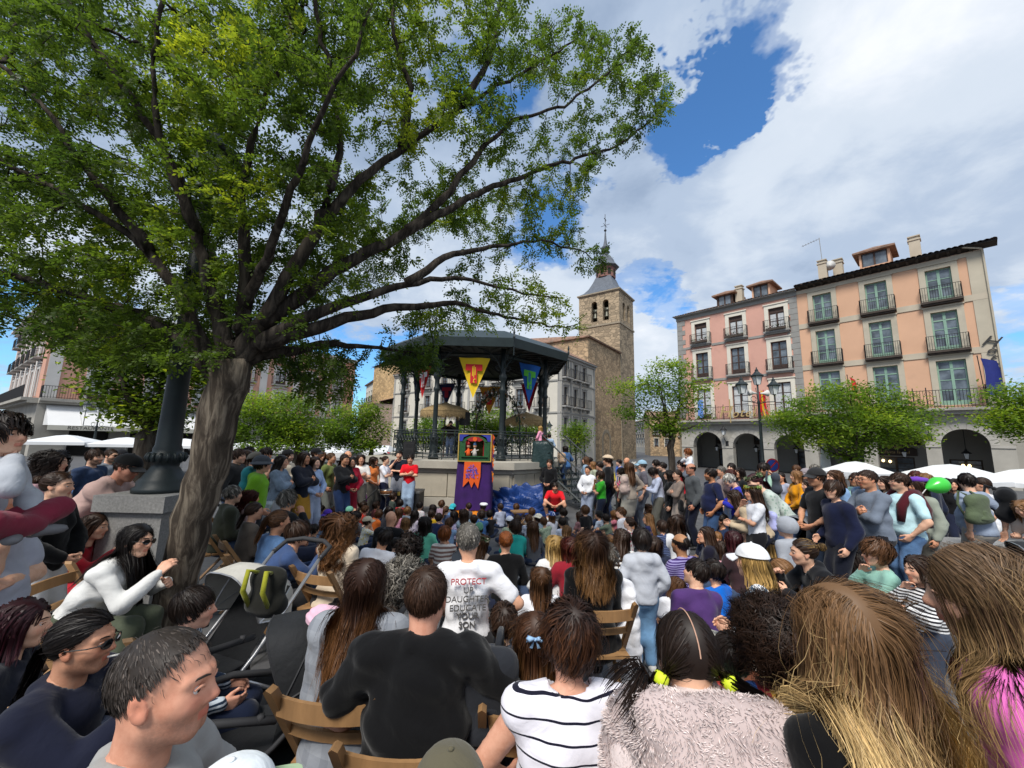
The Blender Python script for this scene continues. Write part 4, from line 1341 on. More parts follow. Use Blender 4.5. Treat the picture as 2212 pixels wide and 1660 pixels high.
def small_tree(label,px,base_d,trunk_h,crown,seed,leaf=0.1,dens=1.0,lm=M_leafB,tr=0.13,lean=0.0,step=0.3,group='trees on the square',spread=0.4):
 """crown: list of (px, py, rx, ry, n) blobs around the depth base_d; spread: depth half-range as a share of width"""
 r_=np.random.RandomState(seed)
 b=np.array(at(px,1000,base_d))
 b[2]=GZ if base_d>11 else ground(base_d)
 top=b+np.array((lean,0,trunk_h))
 pts,att=[],[]
 for(bx,by,rx,ry,n)in crown:
  c=V3(bx,by,base_d)
  k_=base_d/FPX
  for j in range(int(n*dens)):
   a,r=r_.uniform(0,2*pi),sqrt(r_.rand())
   q=V3(bx+rx*r*cos(a),by+ry*r*sin(a),base_d)
   q[1]+=r_.uniform(-1,1)*rx*k_*spread*2*sqrt(max(0.05,1-r*r*0.8))
   att.append(q)
 cen=np.mean(np.array(att),axis=0)
 paths_=[[b,(b+top)/2+r_.normal(0,0.04,3),top]]
 for(bx,by,rx,ry,n)in crown:
  c=V3(bx,by,base_d)
  for j in range(2):
   e=top+(c-top)*0.75+r_.normal(0,rx*base_d/FPX*0.35,3)
   paths_.append([top,top+(e-top)*0.45+np.array((0,0,-0.1*np.linalg.norm(e-top))),e])
 P_,par_,F__=grow(paths_,att,step,step*1.2,step*12,22,r_,rad=[(tr,tr*0.9)]+[(tr*0.5,tr*0.1)]*(len(paths_)-1))
 V_,Q_,R__,c_=branch_mesh(P_,par_,0.012*base_d/18,2.3,F__,n=8,rmax=tr)
 t=thing('square_tree',label,'tree',(0,0,0),0,group)
 obj('trunk',mesh_np('trunk',V_,quads=Q_),M_barkD,t)
 A_=np.array(att)
 tip=P_[R__<0.03*base_d/18]
 O_=np.concatenate([A_,tip])
 per=44
 N_=len(O_)*per
 O_=np.repeat(O_,per,axis=0)+r_.normal(0,1,(N_,3))*np.array((1.0,1.0,0.45))*leaf*2.3
 D_=r_.normal(0,1,(N_,3))*np.array((1,1,0.45))
 D_/=np.linalg.norm(D_,axis=1)[:,None]
 S_=np.cross(D_,r_.normal(0,0.35,(N_,3))+np.array((0,0,1)))
 S_/=np.linalg.norm(S_,axis=1)[:,None]+1e-9
 l_=leaf*r_.uniform(0.7,1.3,N_)[:,None]
 Vv=np.stack([O_,O_+D_*l_*0.5+S_*l_*0.28,O_+D_*l_,O_+D_*l_*0.5-S_*l_*0.28],axis=1).reshape(-1,3)
 lv=np.clip(0.42+0.25*np.sin(O_[:,0]*1.7+seed)*np.sin(O_[:,2]*2.4)+r_.normal(0,0.17,N_),0,1)
 leaf_obj('crown',Vv,np.arange(len(Vv)).reshape(-1,4),np.repeat(lv,4),lm,t)
 return t
small_tree('loose open tree between the church tower and the pink hotel house',1452,17.5,2.9,[(1440,800,60,28,26),(1380,838,55,20,26),(1490,848,45,20,20),(1350,895,38,15,18),(1470,890,60,26,16),(1420,860,60,30,14),(1395,925,40,14,6)],21,0.13,0.6,tr=0.17)
small_tree('dense flat-topped tree in front of the hotel arcade',1842,15.5,2.0,[(1830,862,110,28,70),(1740,905,75,26,55),(1925,905,80,26,55),(1830,920,130,32,75),(1770,948,60,12,22),(1900,950,75,12,22)],22,0.12,1.0,tr=0.17)
small_tree('bright green tree cut off by the edge of the picture past the hotel arcade',2300,13.5,2.2,[(2230,850,75,30,60),(2195,905,50,28,50),(2290,890,90,40,60),(2240,930,60,14,20)],23,0.12)
small_tree('dark leafy tree behind the iron lamp column and plinth',322,8.0,2.3,[(330,760,100,50,50),(245,830,35,40,20),(395,800,80,50,40),(275,870,40,35,16),(350,880,60,30,18),(265,775,60,25,20)],24,0.11,1.0,M_leaf,tr=0.2,lean=-0.1,step=0.22)
small_tree('layered green tree nearest the leaning trunk beyond the standing spectators',640,16.0,2.1,[(600,880,85,34,60),(560,930,70,26,50),(650,930,75,30,55),(610,965,85,18,35),(540,880,40,30,20)],25,0.12)
small_tree('layered green tree beside the street lamp near the bandstand steps side',800,17.5,1.9,[(770,895,55,24,40),(745,930,50,22,36),(800,930,40,26,34),(770,960,55,18,26),(725,955,30,14,12)],26,0.12)
small_tree('clipped green tree seen through the bandstand under the straw parasol',945,25.0,2.0,[(935,935,55,28,44),(915,950,40,20,26),(965,945,40,22,24)],27,0.16)
small_tree('clipped green tree seen through the bandstand beside the flower arch',1060,24.0,2.0,[(1060,915,55,26,44),(1035,940,45,24,34),(1090,940,45,26,34),(1140,935,40,22,24)],28,0.16)
small_tree('slim young tree in leaf by the church corner',1243,27.0,1.7,[(1243,928,18,14,16),(1255,945,14,12,10),(1235,945,12,10,8)],29,0.16,1.0,tr=0.07,step=0.25)
# bandstand
M_kiosk=mat('kiosk_iron',(0.016,0.024,0.026),0.5,0.25,6,0.08,50)
M_kroof=mat('kiosk_roof',(0.03,0.043,0.045),0.5,0.2,3)
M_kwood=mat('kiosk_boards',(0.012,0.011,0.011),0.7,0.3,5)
M_kst=mat('kiosk_stone',(0.42,0.375,0.295),0.9,0.16,1.1,0.25,20,dirt=((0.27,0.245,0.20),1.2,0.54,(1,1,0.35)))
M_kcap=mat('kiosk_coping',(0.40,0.37,0.31),0.9,0.12,1.5,0.2,20)
KC=Vector((-1.62,17.7))
KF,RC,RP,RR=1.12,3.3,4.5,4.25
def oct_pt(R_,k,off=22.5):
 a=radians(-90+off+45*k)
 return Vector((KC.x+R_*cos(a),KC.y+R_*sin(a)))
kt=thing('bandstand','octagonal iron bandstand with a dark roof on a pale stone platform','bandstand')
mb=MB()
for k in range(8):
 a,b=oct_pt(RP-0.12,k),oct_pt(RP-0.12,k+1)
 mb.poly([(*a,GZ),(*b,GZ),(*b,KF-0.1),(*a,KF-0.1)],[(0,1,2,3)])
mb.build('platform_wall',M_kst,kt)
for k in range(8):
 a,b=oct_pt(RP-0.09,k),oct_pt(RP-0.09,k+1)
 t_=(b-a).normalized()
 nrm=Vector((t_.y,-t_.x))
 L=(b-a).length
 Mk=Matrix(((t_.x,-nrm.x,0,a.x),(t_.y,-nrm.y,0,a.y),(0,0,1,0),(0,0,0,1)))
 if k not in(0,7,1,6):
  continue
 for(u0,u1)in((0.08,L*0.34),(L*0.34+0.03,L*0.67),(L*0.67+0.03,L-0.08)):
  MB().box((u0,-0.03,GZ+0.33),(u1,0.04,KF-0.42),Mk).build('wall_slab',M_kst,kt)
 MB().box((-0.06,-0.09,GZ),(L+0.06,0.05,GZ+0.3),Mk).build('plinth',M_kcap,kt)
 MB().box((-0.02,-0.05,KF-0.4),(L+0.02,0.05,KF-0.26),Mk).build('moulding',M_kcap,kt)
mb=MB()
outer=[oct_pt(RP+0.12,k)for k in range(8)]
mb.poly([(*p,KF-0.24)for p in outer]+[(*p,KF)for p in outer],[tuple(range(8,16))]+[tuple(reversed(range(8)))]+[(k,(k+1)%8,8+(k+1)%8,8+k)for k in range(8)])
mb.build('platform_floor',M_kcap,kt)
EAV=5.5
for k in range(8):
 p=oct_pt(RC,k)
 c=MB().lathe([(0.2,0),(0.2,0.12),(0.15,0.16),(0.15,0.75),(0.19,0.8),(0.17,0.85),(0.11,0.95),(0.095,1.1),(0.085,2.55),(0.13,2.62),(0.13,2.68),(0.09,2.75),(0.09,3.0),(0.14,3.1),(0.16,3.2),(0.11,3.3),(0.1,3.6),(0.1,EAV-KF-0.1)],10,(p.x,p.y,KF)).build('column',M_kiosk,kt,True)
 br=MB()
 cen=Vector((KC.x,KC.y))
 out=(p-cen).normalized()
 tang=Vector((-out.y,out.x))
 for dv in(tang,-tang,out):
  pts=[]
  for i in range(9):
   f=i/8
   r_=1.05*(1-cos(f*pi/2))
   z_=KF+3.05+1.15*sin(f*pi/2)
   pts.append((p.x+dv.x*r_,p.y+dv.y*r_,z_))
  br.tube(pts,0.028,5)
  for(cr,cz,rr)in((0.34,3.92,0.2),(0.7,4.12,0.12),(0.2,3.5,0.12)):
   br.tube([(p.x+dv.x*(cr+rr*(1-i/26)*cos(i*0.6)),p.y+dv.y*(cr+rr*(1-i/26)*cos(i*0.6)),KF+cz+rr*(1-i/26)*sin(i*0.6))for i in range(17)],0.014,4)
 br.build('bracket',M_kiosk,c)
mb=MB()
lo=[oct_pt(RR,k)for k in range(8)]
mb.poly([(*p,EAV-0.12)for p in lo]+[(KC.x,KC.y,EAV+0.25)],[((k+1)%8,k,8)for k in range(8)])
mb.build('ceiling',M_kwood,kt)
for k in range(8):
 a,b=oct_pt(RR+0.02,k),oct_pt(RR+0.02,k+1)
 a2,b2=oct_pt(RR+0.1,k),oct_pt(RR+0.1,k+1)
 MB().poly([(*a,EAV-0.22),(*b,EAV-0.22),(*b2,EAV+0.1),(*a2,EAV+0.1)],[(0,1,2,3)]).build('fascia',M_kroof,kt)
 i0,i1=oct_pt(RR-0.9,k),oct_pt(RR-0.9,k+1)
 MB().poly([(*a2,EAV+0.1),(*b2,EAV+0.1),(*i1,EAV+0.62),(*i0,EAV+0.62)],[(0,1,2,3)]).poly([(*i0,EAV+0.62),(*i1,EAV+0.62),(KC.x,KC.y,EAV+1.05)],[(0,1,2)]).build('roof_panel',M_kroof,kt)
 p=oct_pt(RR+0.08,k)
 MB().lathe([(0.03,0),(0.05,0.1),(0.02,0.18),(0.045,0.26),(0.01,0.42)],6,(p.x,p.y,EAV+0.05)).tube([(p.x,p.y,EAV-0.2),(p.x,p.y,EAV-0.55)],0.02,4).build('finial',M_kiosk,kt)
 for j in range(5):
  q0,q1=a.lerp(b,(j+0.5)/5),Vector((KC.x,KC.y))
  q1=q0.lerp(q1,0.8)
  MB().tube([(*q0,EAV-0.14),(*q1,EAV+0.12)],0.03,4).build('ceiling_batten',M_kwood,kt)
 a,b=oct_pt(RC,k),oct_pt(RC,k+1)
 MB().tube([(*a,EAV-0.35),(*b,EAV-0.35)],0.07,4).build('beam',M_kiosk,kt)
for k in range(8):
 if k==1:
  continue
 a,b=oct_pt(RC+0.25,k),oct_pt(RC+0.25,k+1)
 r=MB()
 for z in(0.08,0.2,0.98,1.08):
  r.tube([(*a,KF+z),(*b,KF+z)],0.02,4)
 n=6
 for j in range(n):
  m0=a.lerp(b,(j+0.5)/n)
  tv=(b-a).normalized()
  w_=(b-a).length/n*0.46
  for sgn in(1,-1):
   for zc in(0.42,0.76):
    r.tube([(m0.x+tv.x*w_*(0.5*sgn+0.5*(1-i/20)*cos(i*0.7)),m0.y+tv.y*w_*(0.5*sgn+0.5*(1-i/20)*cos(i*0.7)),KF+zc+w_*0.62*(1-i/20)*sin(i*0.7))for i in range(13)],0.013,3,cap=False)
  e=a.lerp(b,j/n)
  r.tube([(*e,KF),(*e,KF+1.08)],0.016,4)
 r.build('railing',M_kiosk,kt)
sdir=Vector((0.62,-0.78)).normalized()
so_=Vector((KC.x+3.35,KC.y-2.75))
sw=Vector((-sdir.y,sdir.x))
for j in range(8):
 z=KF-0.19*(j+1)
 c=so_+sdir*(0.28*j)
 q=[(*(c+sw*s+sdir*d),zz)for zz in(z-0.035,z)for(s,d)in((-0.6,0),(0.6,0),(0.6,0.3),(-0.6,0.3))]
 MB().poly(q,[(3,2,1,0),(4,5,6,7),(0,1,5,4),(1,2,6,5),(2,3,7,6),(3,0,4,7)]).build('step',M_kiosk,kt)
 riser=MB()
 for i in range(9):
  s0=-0.56+i*0.14
  p0=c+sw*s0+sdir*0.01
  riser.tube([(*p0,z-0.16),(*(p0+sw*0.07),z-0.04),(*(p0+sw*0.14),z-0.16)],0.012,3,cap=False)
 riser.build('riser',M_kiosk,kt)
for s in(-0.62,0.62):
 a,b=so_+sw*s-sdir*0.1,so_+sw*s+sdir*2.3
 h=MB().tube([(*a,KF+1.0),(*b,GZ+0.95),(*(b+sdir*0.06),GZ+0.0)],0.026,5).tube([(*a,KF-0.15),(*b,GZ+0.05)],0.04,4)
 for i in range(9):
  f=i/8
  c=a.lerp(b,f)
  zt,zb_=KF+1.0+(GZ+0.95-KF-1.0)*f,KF-0.15+(GZ+0.2-KF)*f
  h.tube([(*c,zb_),(*c,zt)],0.014,4)
  if i<8:
   c2=a.lerp(b,f+0.06)
   h.tube([(c2.x+sdir.x*0.13*cos(t_*0.7),c2.y+sdir.y*0.13*cos(t_*0.7),(zt+zb_)/2-0.06+0.2*sin(t_*0.7))for t_ in range(10)],0.012,3,cap=False)
 h.build('stair_railing',M_kiosk,kt)
g0,g1=oct_pt(RP-0.05,6),oct_pt(RP-0.05,7)
MB().poly([(*g0.lerp(g1,.55),GZ),(*g0.lerp(g1,0.98),GZ),(*g0.lerp(g1,0.98),KF-0.3),(*g0.lerp(g1,.55),KF-0.3)],[(0,1,2,3)]).build('store_door',M_kwood,kt)
# pennants
def pennant(px_l,py_l,px_r,py_r,px_t,py_t,d,bgm,fgm,label,inner=None):
 t=thing('pennant',label,'pennant',(0,0,0),0,'pennants hung round the bandstand')
 A_,B_,T_=Vector(at(px_l,py_l,d)),Vector(at(px_r,py_r,d)),Vector(at(px_t,py_t,d))
 n=8
 V,Q,TR=[],[],[]
 def surf(f,g_,off=0.0):
  p=A_.lerp(B_,g_)*(1-f)+T_*f
  p.y+=0.05*sin(g_*7+f*4)*(1-f)+off
  return p
 for i in range(n+1):
  for j in range(n+1):
   V.append(tuple(surf(i/n*0.995,j/n)))
 Q=[(i*9+j,i*9+j+1,(i+1)*9+j+1,(i+1)*9+j)for i in range(n)for j in range(n)]
 me=mesh_np('cloth',V,quads=Q)
 obj('cloth',me,bgm,t)
 MB().tube([A_+Vector((-0.06,0,0.02)),B_+Vector((0.06,0,0.02))],0.02,5).build('rod',M_kiosk,t)
 W_=(B_-A_).length
 Hh=((A_+B_)/2-T_).length
 cen=(A_+B_)/2
 ax=(B_-A_).normalized()
 dn=(T_-cen).normalized()
 def blk(u0,u1,v0,v1,m,off):
  q=[]
  for(u,v)in((u0,v0),(u1,v0),(u1,v1),(u0,v1)):
   f=v
   q.append(cen+ax*(u*W_)+dn*(v*Hh)+Vector((0,-0.075-off,0)))
  return q
 emb=MB()
 emb.poly(blk(-0.265,0.265,0.17,0.33,0,0),[(0,1,2,3)]).poly(blk(-0.105,0.105,0.3303,0.64,0,0),[(0,1,2,3)])
 emb.build('emblem',fgm,t)
 if inner:
  e2=MB()
  e2.poly(blk(-0.05,-0.02,0.22,0.46,0,0.004),[(0,1,2,3)]).poly(blk(-0.008,0.015,0.2,0.5,0,0.004),[(0,1,2,3)]).poly(blk(0.03,0.055,0.24,0.44,0,0.004),[(0,1,2,3)])
  e2.build('print_detail',inner,t)
  Mr=Matrix(((ax.x,0,0,0),(ax.y,0,-1,0),(ax.z,1,0,0),(0,0,0,1)))
  q=cen+dn*(0.565*Hh)+Vector((0,-0.09,0))
  text_mesh('letter','t',Hh*0.2,MTR(q)@MRO(pi/2,4,'X'),inner,t,0.002,0.3)
 return t
k_=2212/2420
def z8(x,y):
 return((850+x/3.16)*k_,(750+y/3.16)*k_)
def mcl(key,c):
 return mat(key,c,0.85,0.08,3,0.12,40)
c_yel,c_red,c_blu,c_grn,c_drd,c_orn=mcl('pennant_yellow',(0.78,0.52,0.02)),mcl('pennant_red',(0.55,0.02,0.025)),mcl('pennant_blue',(0.02,0.12,0.45)),mcl('pennant_green',(0.12,0.55,0.06)),mcl('pennant_dark_red',(0.30,0.012,0.03)),mcl('pennant_ochre',(0.62,0.27,0.02))
c_wht,c_nvy,c_bgr=mcl('pennant_white',(0.7,0.66,0.66)),mcl('pennant_navy',(0.012,0.015,0.06)),mcl('pennant_bottle',(0.02,0.05,0.04))
FD=KC.y-RC*0.924-0.25
pennant(*z8(742,300),*z8(976,308),*z8(845,605),FD,c_yel,c_red,'big yellow pennant with a red letter T at the front of the bandstand',c_yel)
pennant(*z8(1192,335),*z8(1352,372),*z8(1262,645),FD+1.2,c_blu,c_grn,'blue pennant with a green letter T near the bandstand steps',c_blu)
pennant(*z8(433,385),*z8(535,365),*z8(465,610),FD+1.25,c_red,c_wht,'red and white pennant hung beside the loudspeaker corner of the bandstand',c_red)
pennant(*z8(893,522),*z8(1055,522),*z8(966,730),FD+6.3,c_orn,c_red,'ochre pennant with a red T hanging at the back of the bandstand',None)
pennant(*z8(1205,500),*z8(1335,490),*z8(1265,715),FD+4.9,c_drd,c_red,'dark red pennant partly hidden behind the blue one',None)
pennant(*z8(588,500),*z8(715,498),*z8(648,660),FD+6.2,c_nvy,c_drd,'navy pennant in shade under the bandstand roof',None)
pennant(*z8(400,430),*z8(440,430),*z8(415,660),FD+4.6,c_bgr,c_nvy,'narrow dark green pennant at the far corner of the bandstand',None)
# straw parasols, speakers, flower arch on the platform
M_straw=mat('straw_thatch',(0.36,0.25,0.12),0.95,0.35,14,0.6,50)
def straw_parasol(px,py_top,d,R_,label):
 t=thing('straw_parasol',label,'parasol')
 a=at(px,py_top,d)
 z=a.z
 MB().tube([(a.x,a.y,KF),(a.x,a.y,z)],0.03,6).build('pole',M_wood,t)
 mb=MB().lathe([(R_,-0.42),(R_*0.97,-0.30),(R_*0.6,-0.12),(R_*0.2,-0.02),(0.02,0.06)],24,(a.x,a.y,z))
 mb.build('canopy',M_straw,t,True)
 f=MB()
 R2=random.Random(px)
 for i in range(170):
  an=i/170*2*pi
  x,y=a.x+R_*cos(an),a.y+R_*sin(an)
  w_=R_*pi/170*1.1
  tx,ty=-sin(an)*w_,cos(an)*w_
  l_=R2.uniform(0.16,0.27)
  f.poly([(x-tx,y-ty,z-0.4),(x+tx,y+ty,z-0.4),(x+tx*0.4,y+ty*0.4,z-0.42-l_),(x-tx*0.4,y-ty*0.4,z-0.42-l_)],[(0,1,2,3)])
 f.build('fringe',M_straw,t)
straw_parasol(963,872,KC.y-1.2,1.05,'fringed straw parasol open over the bandstand platform near the loudspeaker')
straw_parasol(1137,893,KC.y+0.6,1.0,'fringed straw parasol at the back of the bandstand behind the flower arch')
M_spk=mat('speaker_black',(0.012,0.012,0.013),0.6,0.2,10)
M_spg=mat('speaker_grille',(0.02,0.02,0.021),0.75,0.4,120)
def speaker(px,py,d,w_,h,label,rz=0.0,stand=None):
 p=at(px,py,d)
 t=thing('loudspeaker',label,'loudspeaker',(p.x,p.y,p.z-h/2),rz)
 MB().prism([(-w_/2,0.03),(-w_/2+0.03,0),(w_/2-0.03,0),(w_/2,0.03),(w_/2,h-0.03),(w_/2-0.03,h),(-w_/2+0.03,h),(-w_/2,h-0.03)],-0.17,0.17).build('cabinet',M_spk,t)
 MB().box((-w_/2+0.03,-0.185,0.04),(w_/2-0.03,-0.172,h-0.05)).build('grille',M_spg,t)
 MB().lathe([(0.02,0.0),(w_*0.33,0.01),(w_*0.36,0.02)],16,(0,0,0)).build('woofer',M_spk,t).matrix_local=MTR((0,-0.187,h*0.33))@MRO(pi/2,4,'X')
 MB().box((-w_*0.3,-0.19,h*0.68),(w_*0.3,-0.186,h*0.86)).build('horn',M_spk,t)
 if stand is not None:
  s_=MB().tube([(0,0,0),(0,0,stand-p.z+h/2)],0.022,6)
  for k in range(3):
   an=k*2.094+0.3
   s_.tube([(0,0,stand-p.z+h/2+0.75),(0.5*cos(an),0.5*sin(an),stand-p.z+h/2)],0.014,5)
  s_.build('stand',M_spk,t)
 return t
speaker(884,973,13.6,0.38,0.62,'black loudspeaker on a stand at the bandstand corner',0.15,GZ)
sp2=speaker(1004,905,16.2,0.34,0.55,'covered black loudspeaker under the straw parasol',-0.3,KF)
tarp=mat('dark_green_tarp',(0.02,0.04,0.04),0.35,0.2,4,0.7,9,bdist=0.04)
def lump(name,label,cat,c,sx,sy,sz,m,seed=0,amp=0.25,freq=5.0,n=26,tall=1.0,creases=0.0):
 """a crumpled cloth mound or covered box"""
 R_=np.random.RandomState(seed)
 ph=R_.uniform(0,6,(8,3))
 V,Q=[],[]
 for i in range(n+1):
  th=pi*0.5*i/n
  for j in range(2*n):
   a=pi*j/n
   d=np.array((cos(a)*cos(th),sin(a)*cos(th),sin(th)))
   k=1+sum(amp/(q+1)*sin(freq*(q+1)*0.7*(d@ph[q]/4)+ph[q][0])for q in range(5))
   if creases:
    k+=creases*abs(sin(7*a+3*sin(4*th+ph[0][1])+ph[1][0]))*cos(th)
   V.append((c[0]+d[0]*sx*k,c[1]+d[1]*sy*k,c[2]+d[2]*sz*k))
 Q=[(i*2*n+j,i*2*n+(j+1)%(2*n),(i+1)*2*n+(j+1)%(2*n),(i+1)*2*n+j)for i in range(n)for j in range(2*n)]
 o=obj(name,mesh_np(name,V,quads=Q),m)
 return tag(o,label,cat)
p=at(1172,982,14.6)
pc=thing('covered_speaker','loudspeaker on a stand wrapped in dark green plastic beside the bandstand steps','loudspeaker',(p.x,p.y,0))
V,Q=[],[]
for i in range(11):
 f=i/10
 for j in range(24):
  a=2*pi*j/24
  sq=0.36/max(abs(cos(a)),abs(sin(a)),0.72)
  r_=sq*(1.0+0.06*sin(5*a+7*f)+0.05*sin(11*a-9*f))*(1.0-0.12*f*f+(0.0 if i<10 else-0.9))
  V.append((r_*cos(a)*1.05,r_*sin(a)*0.7,p.z-0.45+0.95*min(f*1.06,1.0)+0.02*sin(9*a)))
Q=[(i*24+j,i*24+(j+1)%24,(i+1)*24+(j+1)%24,(i+1)*24+j)for i in range(10)for j in range(24)]
obj('plastic_cover',mesh_np('plastic_cover',V,quads=Q),tarp,pc)
MB().tube([(0,0,GZ),(0,0,p.z-0.3)],0.025,6).tube([(0,0,GZ+0.8),(-0.5,-0.3,GZ)],0.018,5).tube([(0,0,GZ+0.8),(0.5,-0.3,GZ)],0.018,5).tube([(0,0,GZ+0.8),(0,0.5,GZ)],0.018,5).build('stand',M_trimgrey,pc)
M_fl=[mat('arch_leaves',(0.06,0.10,0.04),0.7,0.5,20),mat('arch_dark_leaves',(0.03,0.045,0.03),0.7,0.4,20),mat('arch_white_blooms',(0.6,0.55,0.5),0.7,0.2,20),mat('arch_dried_blooms',(0.30,0.18,0.10),0.8,0.4,20)]
fa=thing('flower_arch','tall garland arch of leaves and pale blooms on the bandstand platform','flower arch')
R_=random.Random(9)
fm,tb=MB(),MB()
cx_,cy_,=at(1075,960,KC.y-1.0).x,KC.y-1.0
path=[]
for i in range(60):
 f=i/59
 an=pi*(1-f)
 path.append(Vector((cx_+0.95*cos(an)*(1 if f>0 else 1),cy_+0.3*(f-0.5),KF+1.1+1.75*sin(an)**0.8 if 0.05<f<0.95 else KF+1.1*(f/0.05 if f<=0.05 else(1-f)/0.05))))
tb.tube(path[::3]+[path[-1]],0.03,5)
tb.build('frame',M_iron,fa)
for i in range(900):
 c=path[R_.randrange(0,60)]if R_.random()<0.75 else path[R_.randrange(8,32)]
 p_=c+Vector((R_.gauss(0,0.13),R_.gauss(0,0.13),R_.gauss(0,0.13)))
 s=R_.uniform(0.04,0.1)
 q=MRO(R_.uniform(0,6.3),4,'Z')@MRO(R_.uniform(-1.5,1.5),4,'X')
 fm.poly([p_+q@(Vector(v)*s)for v in((-0.5,0,0),(0,-1,0.15),(0.5,0,0),(0,1,0.15))],[(0,1,2,3)],R_.choice((0,0,1,1,2,3)))
fm.build('garland_leaves',M_fl,fa)
# puppet booth
BD=11.6
bx0,bx1=at(990,965,BD).x,at(1062,965,BD).x
bz0,bz1=at(1026,998,BD).z,at(1026,937,BD).z
bt_=thing('puppet_booth','tall puppet booth with a painted proscenium above a purple velvet skirt','puppet booth')
M_pg=mat('booth_green',(0.02,0.09,0.03),0.5,0.2,8)
M_purp=mat('purple_velvet',(0.035,0.006,0.095),0.8,0.3,3,0.2,40)
M_or=mat('orange_cloth',(0.72,0.10,0.012),0.85,0.08,4)
M_or2=mat('amber_cloth',(0.72,0.22,0.01),0.85,0.08,4)
M_gild=mat('gilt_edge',(0.42,0.30,0.07),0.5,0.2)
M_bb=mat('booth_blue',(0.03,0.04,0.32),0.6,0.2,6)
M_rd=mat('booth_red',(0.33,0.015,0.02),0.6,0.2,6)
W_=bx1-bx0
H_=bz1-bz0
PX=MTR((bx0,BD,bz0))
def bq(pts,y,m,name,parent=bt_):
 return MB().poly([PX@Vector((x*W_,y,z*H_))for x,z in pts],[tuple(range(len(pts)))]).build(name,m,parent)
mb=MB()
for(a,b,c,d)in((0,1,0,0.035),(0,1,0.965,1),(0,0.03,0.035,0.965),(0.97,1,0.035,0.965)):
 mb.box((a*W_,-0.06,c*H_),(b*W_,0.03,d*H_),PX)
mb.build('gilt_frame',M_gild,bt_)
arc=[(0.12+0.76*(1-cos(pi*k/12))/2,0.66+0.26*sin(pi*k/12))for k in range(13)]
inn=[(0.22+0.56*(1-cos(pi*k/12))/2,0.70+0.12*sin(pi*k/12))for k in range(13)]
mb=MB()
for k in range(12):
 o=[arc[k],arc[k+1],inn[k+1],inn[k]]
 mb.poly([PX@Vector((x*W_,-0.055,z*H_))for x,z in o],[(3,2,1,0)],0)
mb.box((0.05*W_,-0.055,0.04*H_),(0.22*W_,0.0,0.70*H_),PX).box((0.78*W_,-0.055,0.04*H_),(0.95*W_,0.0,0.70*H_),PX).box((0.22*W_,-0.055,0.04*H_),(0.78*W_,0.0,0.2*H_),PX)
mb.build('proscenium',M_pg,bt_)
bq([(0.25,0.78),(0.36,0.72),(0.64,0.72),(0.75,0.78),(0.6,0.88),(0.4,0.88)],-0.06,M_rd,'pediment')
MB().lathe([(0.01,0),(0.06,0.01),(0.065,0.02)],14,(0,0,0)).build('rosette',M_or,bt_).matrix_local=PX@MTR((0.5*W_,-0.08,0.8*H_))@MRO(pi/2,4,'X')
bq([(0.03,0.72),(0.12,0.72),(0.16,0.86),(0.33,0.95),(0.33,0.965),(0.03,0.965)],-0.05,M_bb,'spandrel')
bq([(0.67,0.965),(0.67,0.95),(0.84,0.86),(0.88,0.72),(0.97,0.72),(0.97,0.965)],-0.05,M_bb,'spandrel')
for s_ in(0.2,0.74):
 V,Q=[],[]
 for i in range(2):
  for j in range(7):
   V.append(PX@Vector(((s_+0.06*j/6)*W_,0.05+0.02*sin(j*2),(0.18+0.54*i)*H_)))
 obj('stage_curtain',mesh_np('stage_curtain',V,quads=[(j,j+1,j+8,j+7)for j in range(6)]),M_rd,bt_)
MB().box((0.03*W_,0.32,0.03*H_),(0.97*W_,0.34,0.97*H_),PX).build('backcloth',mat('painted_forest',(0.09,0.085,0.02),0.9,0.8,2.5),bt_)
MB().box((0.1*W_,-0.1,0.17*H_),(0.9*W_,0.05,0.2*H_),PX).build('playboard',M_pg,bt_)
MB().poly([PX@Vector(v)for v in((0,0,0.95*H_),(W_,0,0.95*H_),(W_,0.9,0.95*H_),(0,0.9,0.95*H_))],[(0,1,2,3)]).build('booth_top',M_purp,bt_)
MB().poly([PX@Vector(v)for v in((W_,0.02,0),(W_,0.9,0),(W_,0.9,H_),(W_,0.02,H_))],[(0,1,2,3)]).poly([PX@Vector(v)for v in((0,0.9,0),(0,0.02,0),(0,0.02,H_),(0,0.9,H_))],[(0,1,2,3)]).build('side_cloth',M_or,bt_)
def skirt(z_top,z_bot,flare,m,name,y_off=0.0,folds=9):
 V,Q=[],[]
 n=60
 per=[(0,0),(W_,0),(W_,0.92),(0,0.92)]
 seg=[W_,0.92,W_,0.92]
 tot=sum(seg)
 for i in range(7):
  f=i/6
  for j in range(n):
   s=tot*j/n
   k=0
   while s>seg[k]:
    s-=seg[k]
    k+=1
   a,b=per[k],per[(k+1)%4]
   x,y=a[0]+(b[0]-a[0])*s/seg[k],a[1]+(b[1]-a[1])*s/seg[k]
   cx2,cy2=x-W_/2,y-0.46
   g_=1+flare*f+0.018*f*sin(j*2*pi*folds/n*2)+0.012*sin(j*1.7+f*2)
   V.append((bx0+W_/2+cx2*g_,BD+0.46+cy2*g_+y_off,z_top+(z_bot-z_top)*f))
 Q=[(i*n+j,i*n+(j+1)%n,(i+1)*n+(j+1)%n,(i+1)*n+j)for i in range(6)for j in range(n)]
 return obj(name,mesh_np(name,V,quads=Q),m,bt_)
skirt(bz0-0.005,ground(BD)+0.25,0.1,M_purp,'skirt')
skirt(ground(BD)+0.3,ground(BD)+0.01,0.16,M_or2,'hem',0.0,4)
sb=[(0.215,0.0),(0.7,0.0),(0.7,-0.5),(0.64,-0.92),(0.52,-0.68),(0.45,-0.9),(0.36,-0.66),(0.19,-0.88)]
bq([(x,z*1.0)for x,z in sb],-0.075,M_or,'banner')
R_=random.Random(4)
em=MB()
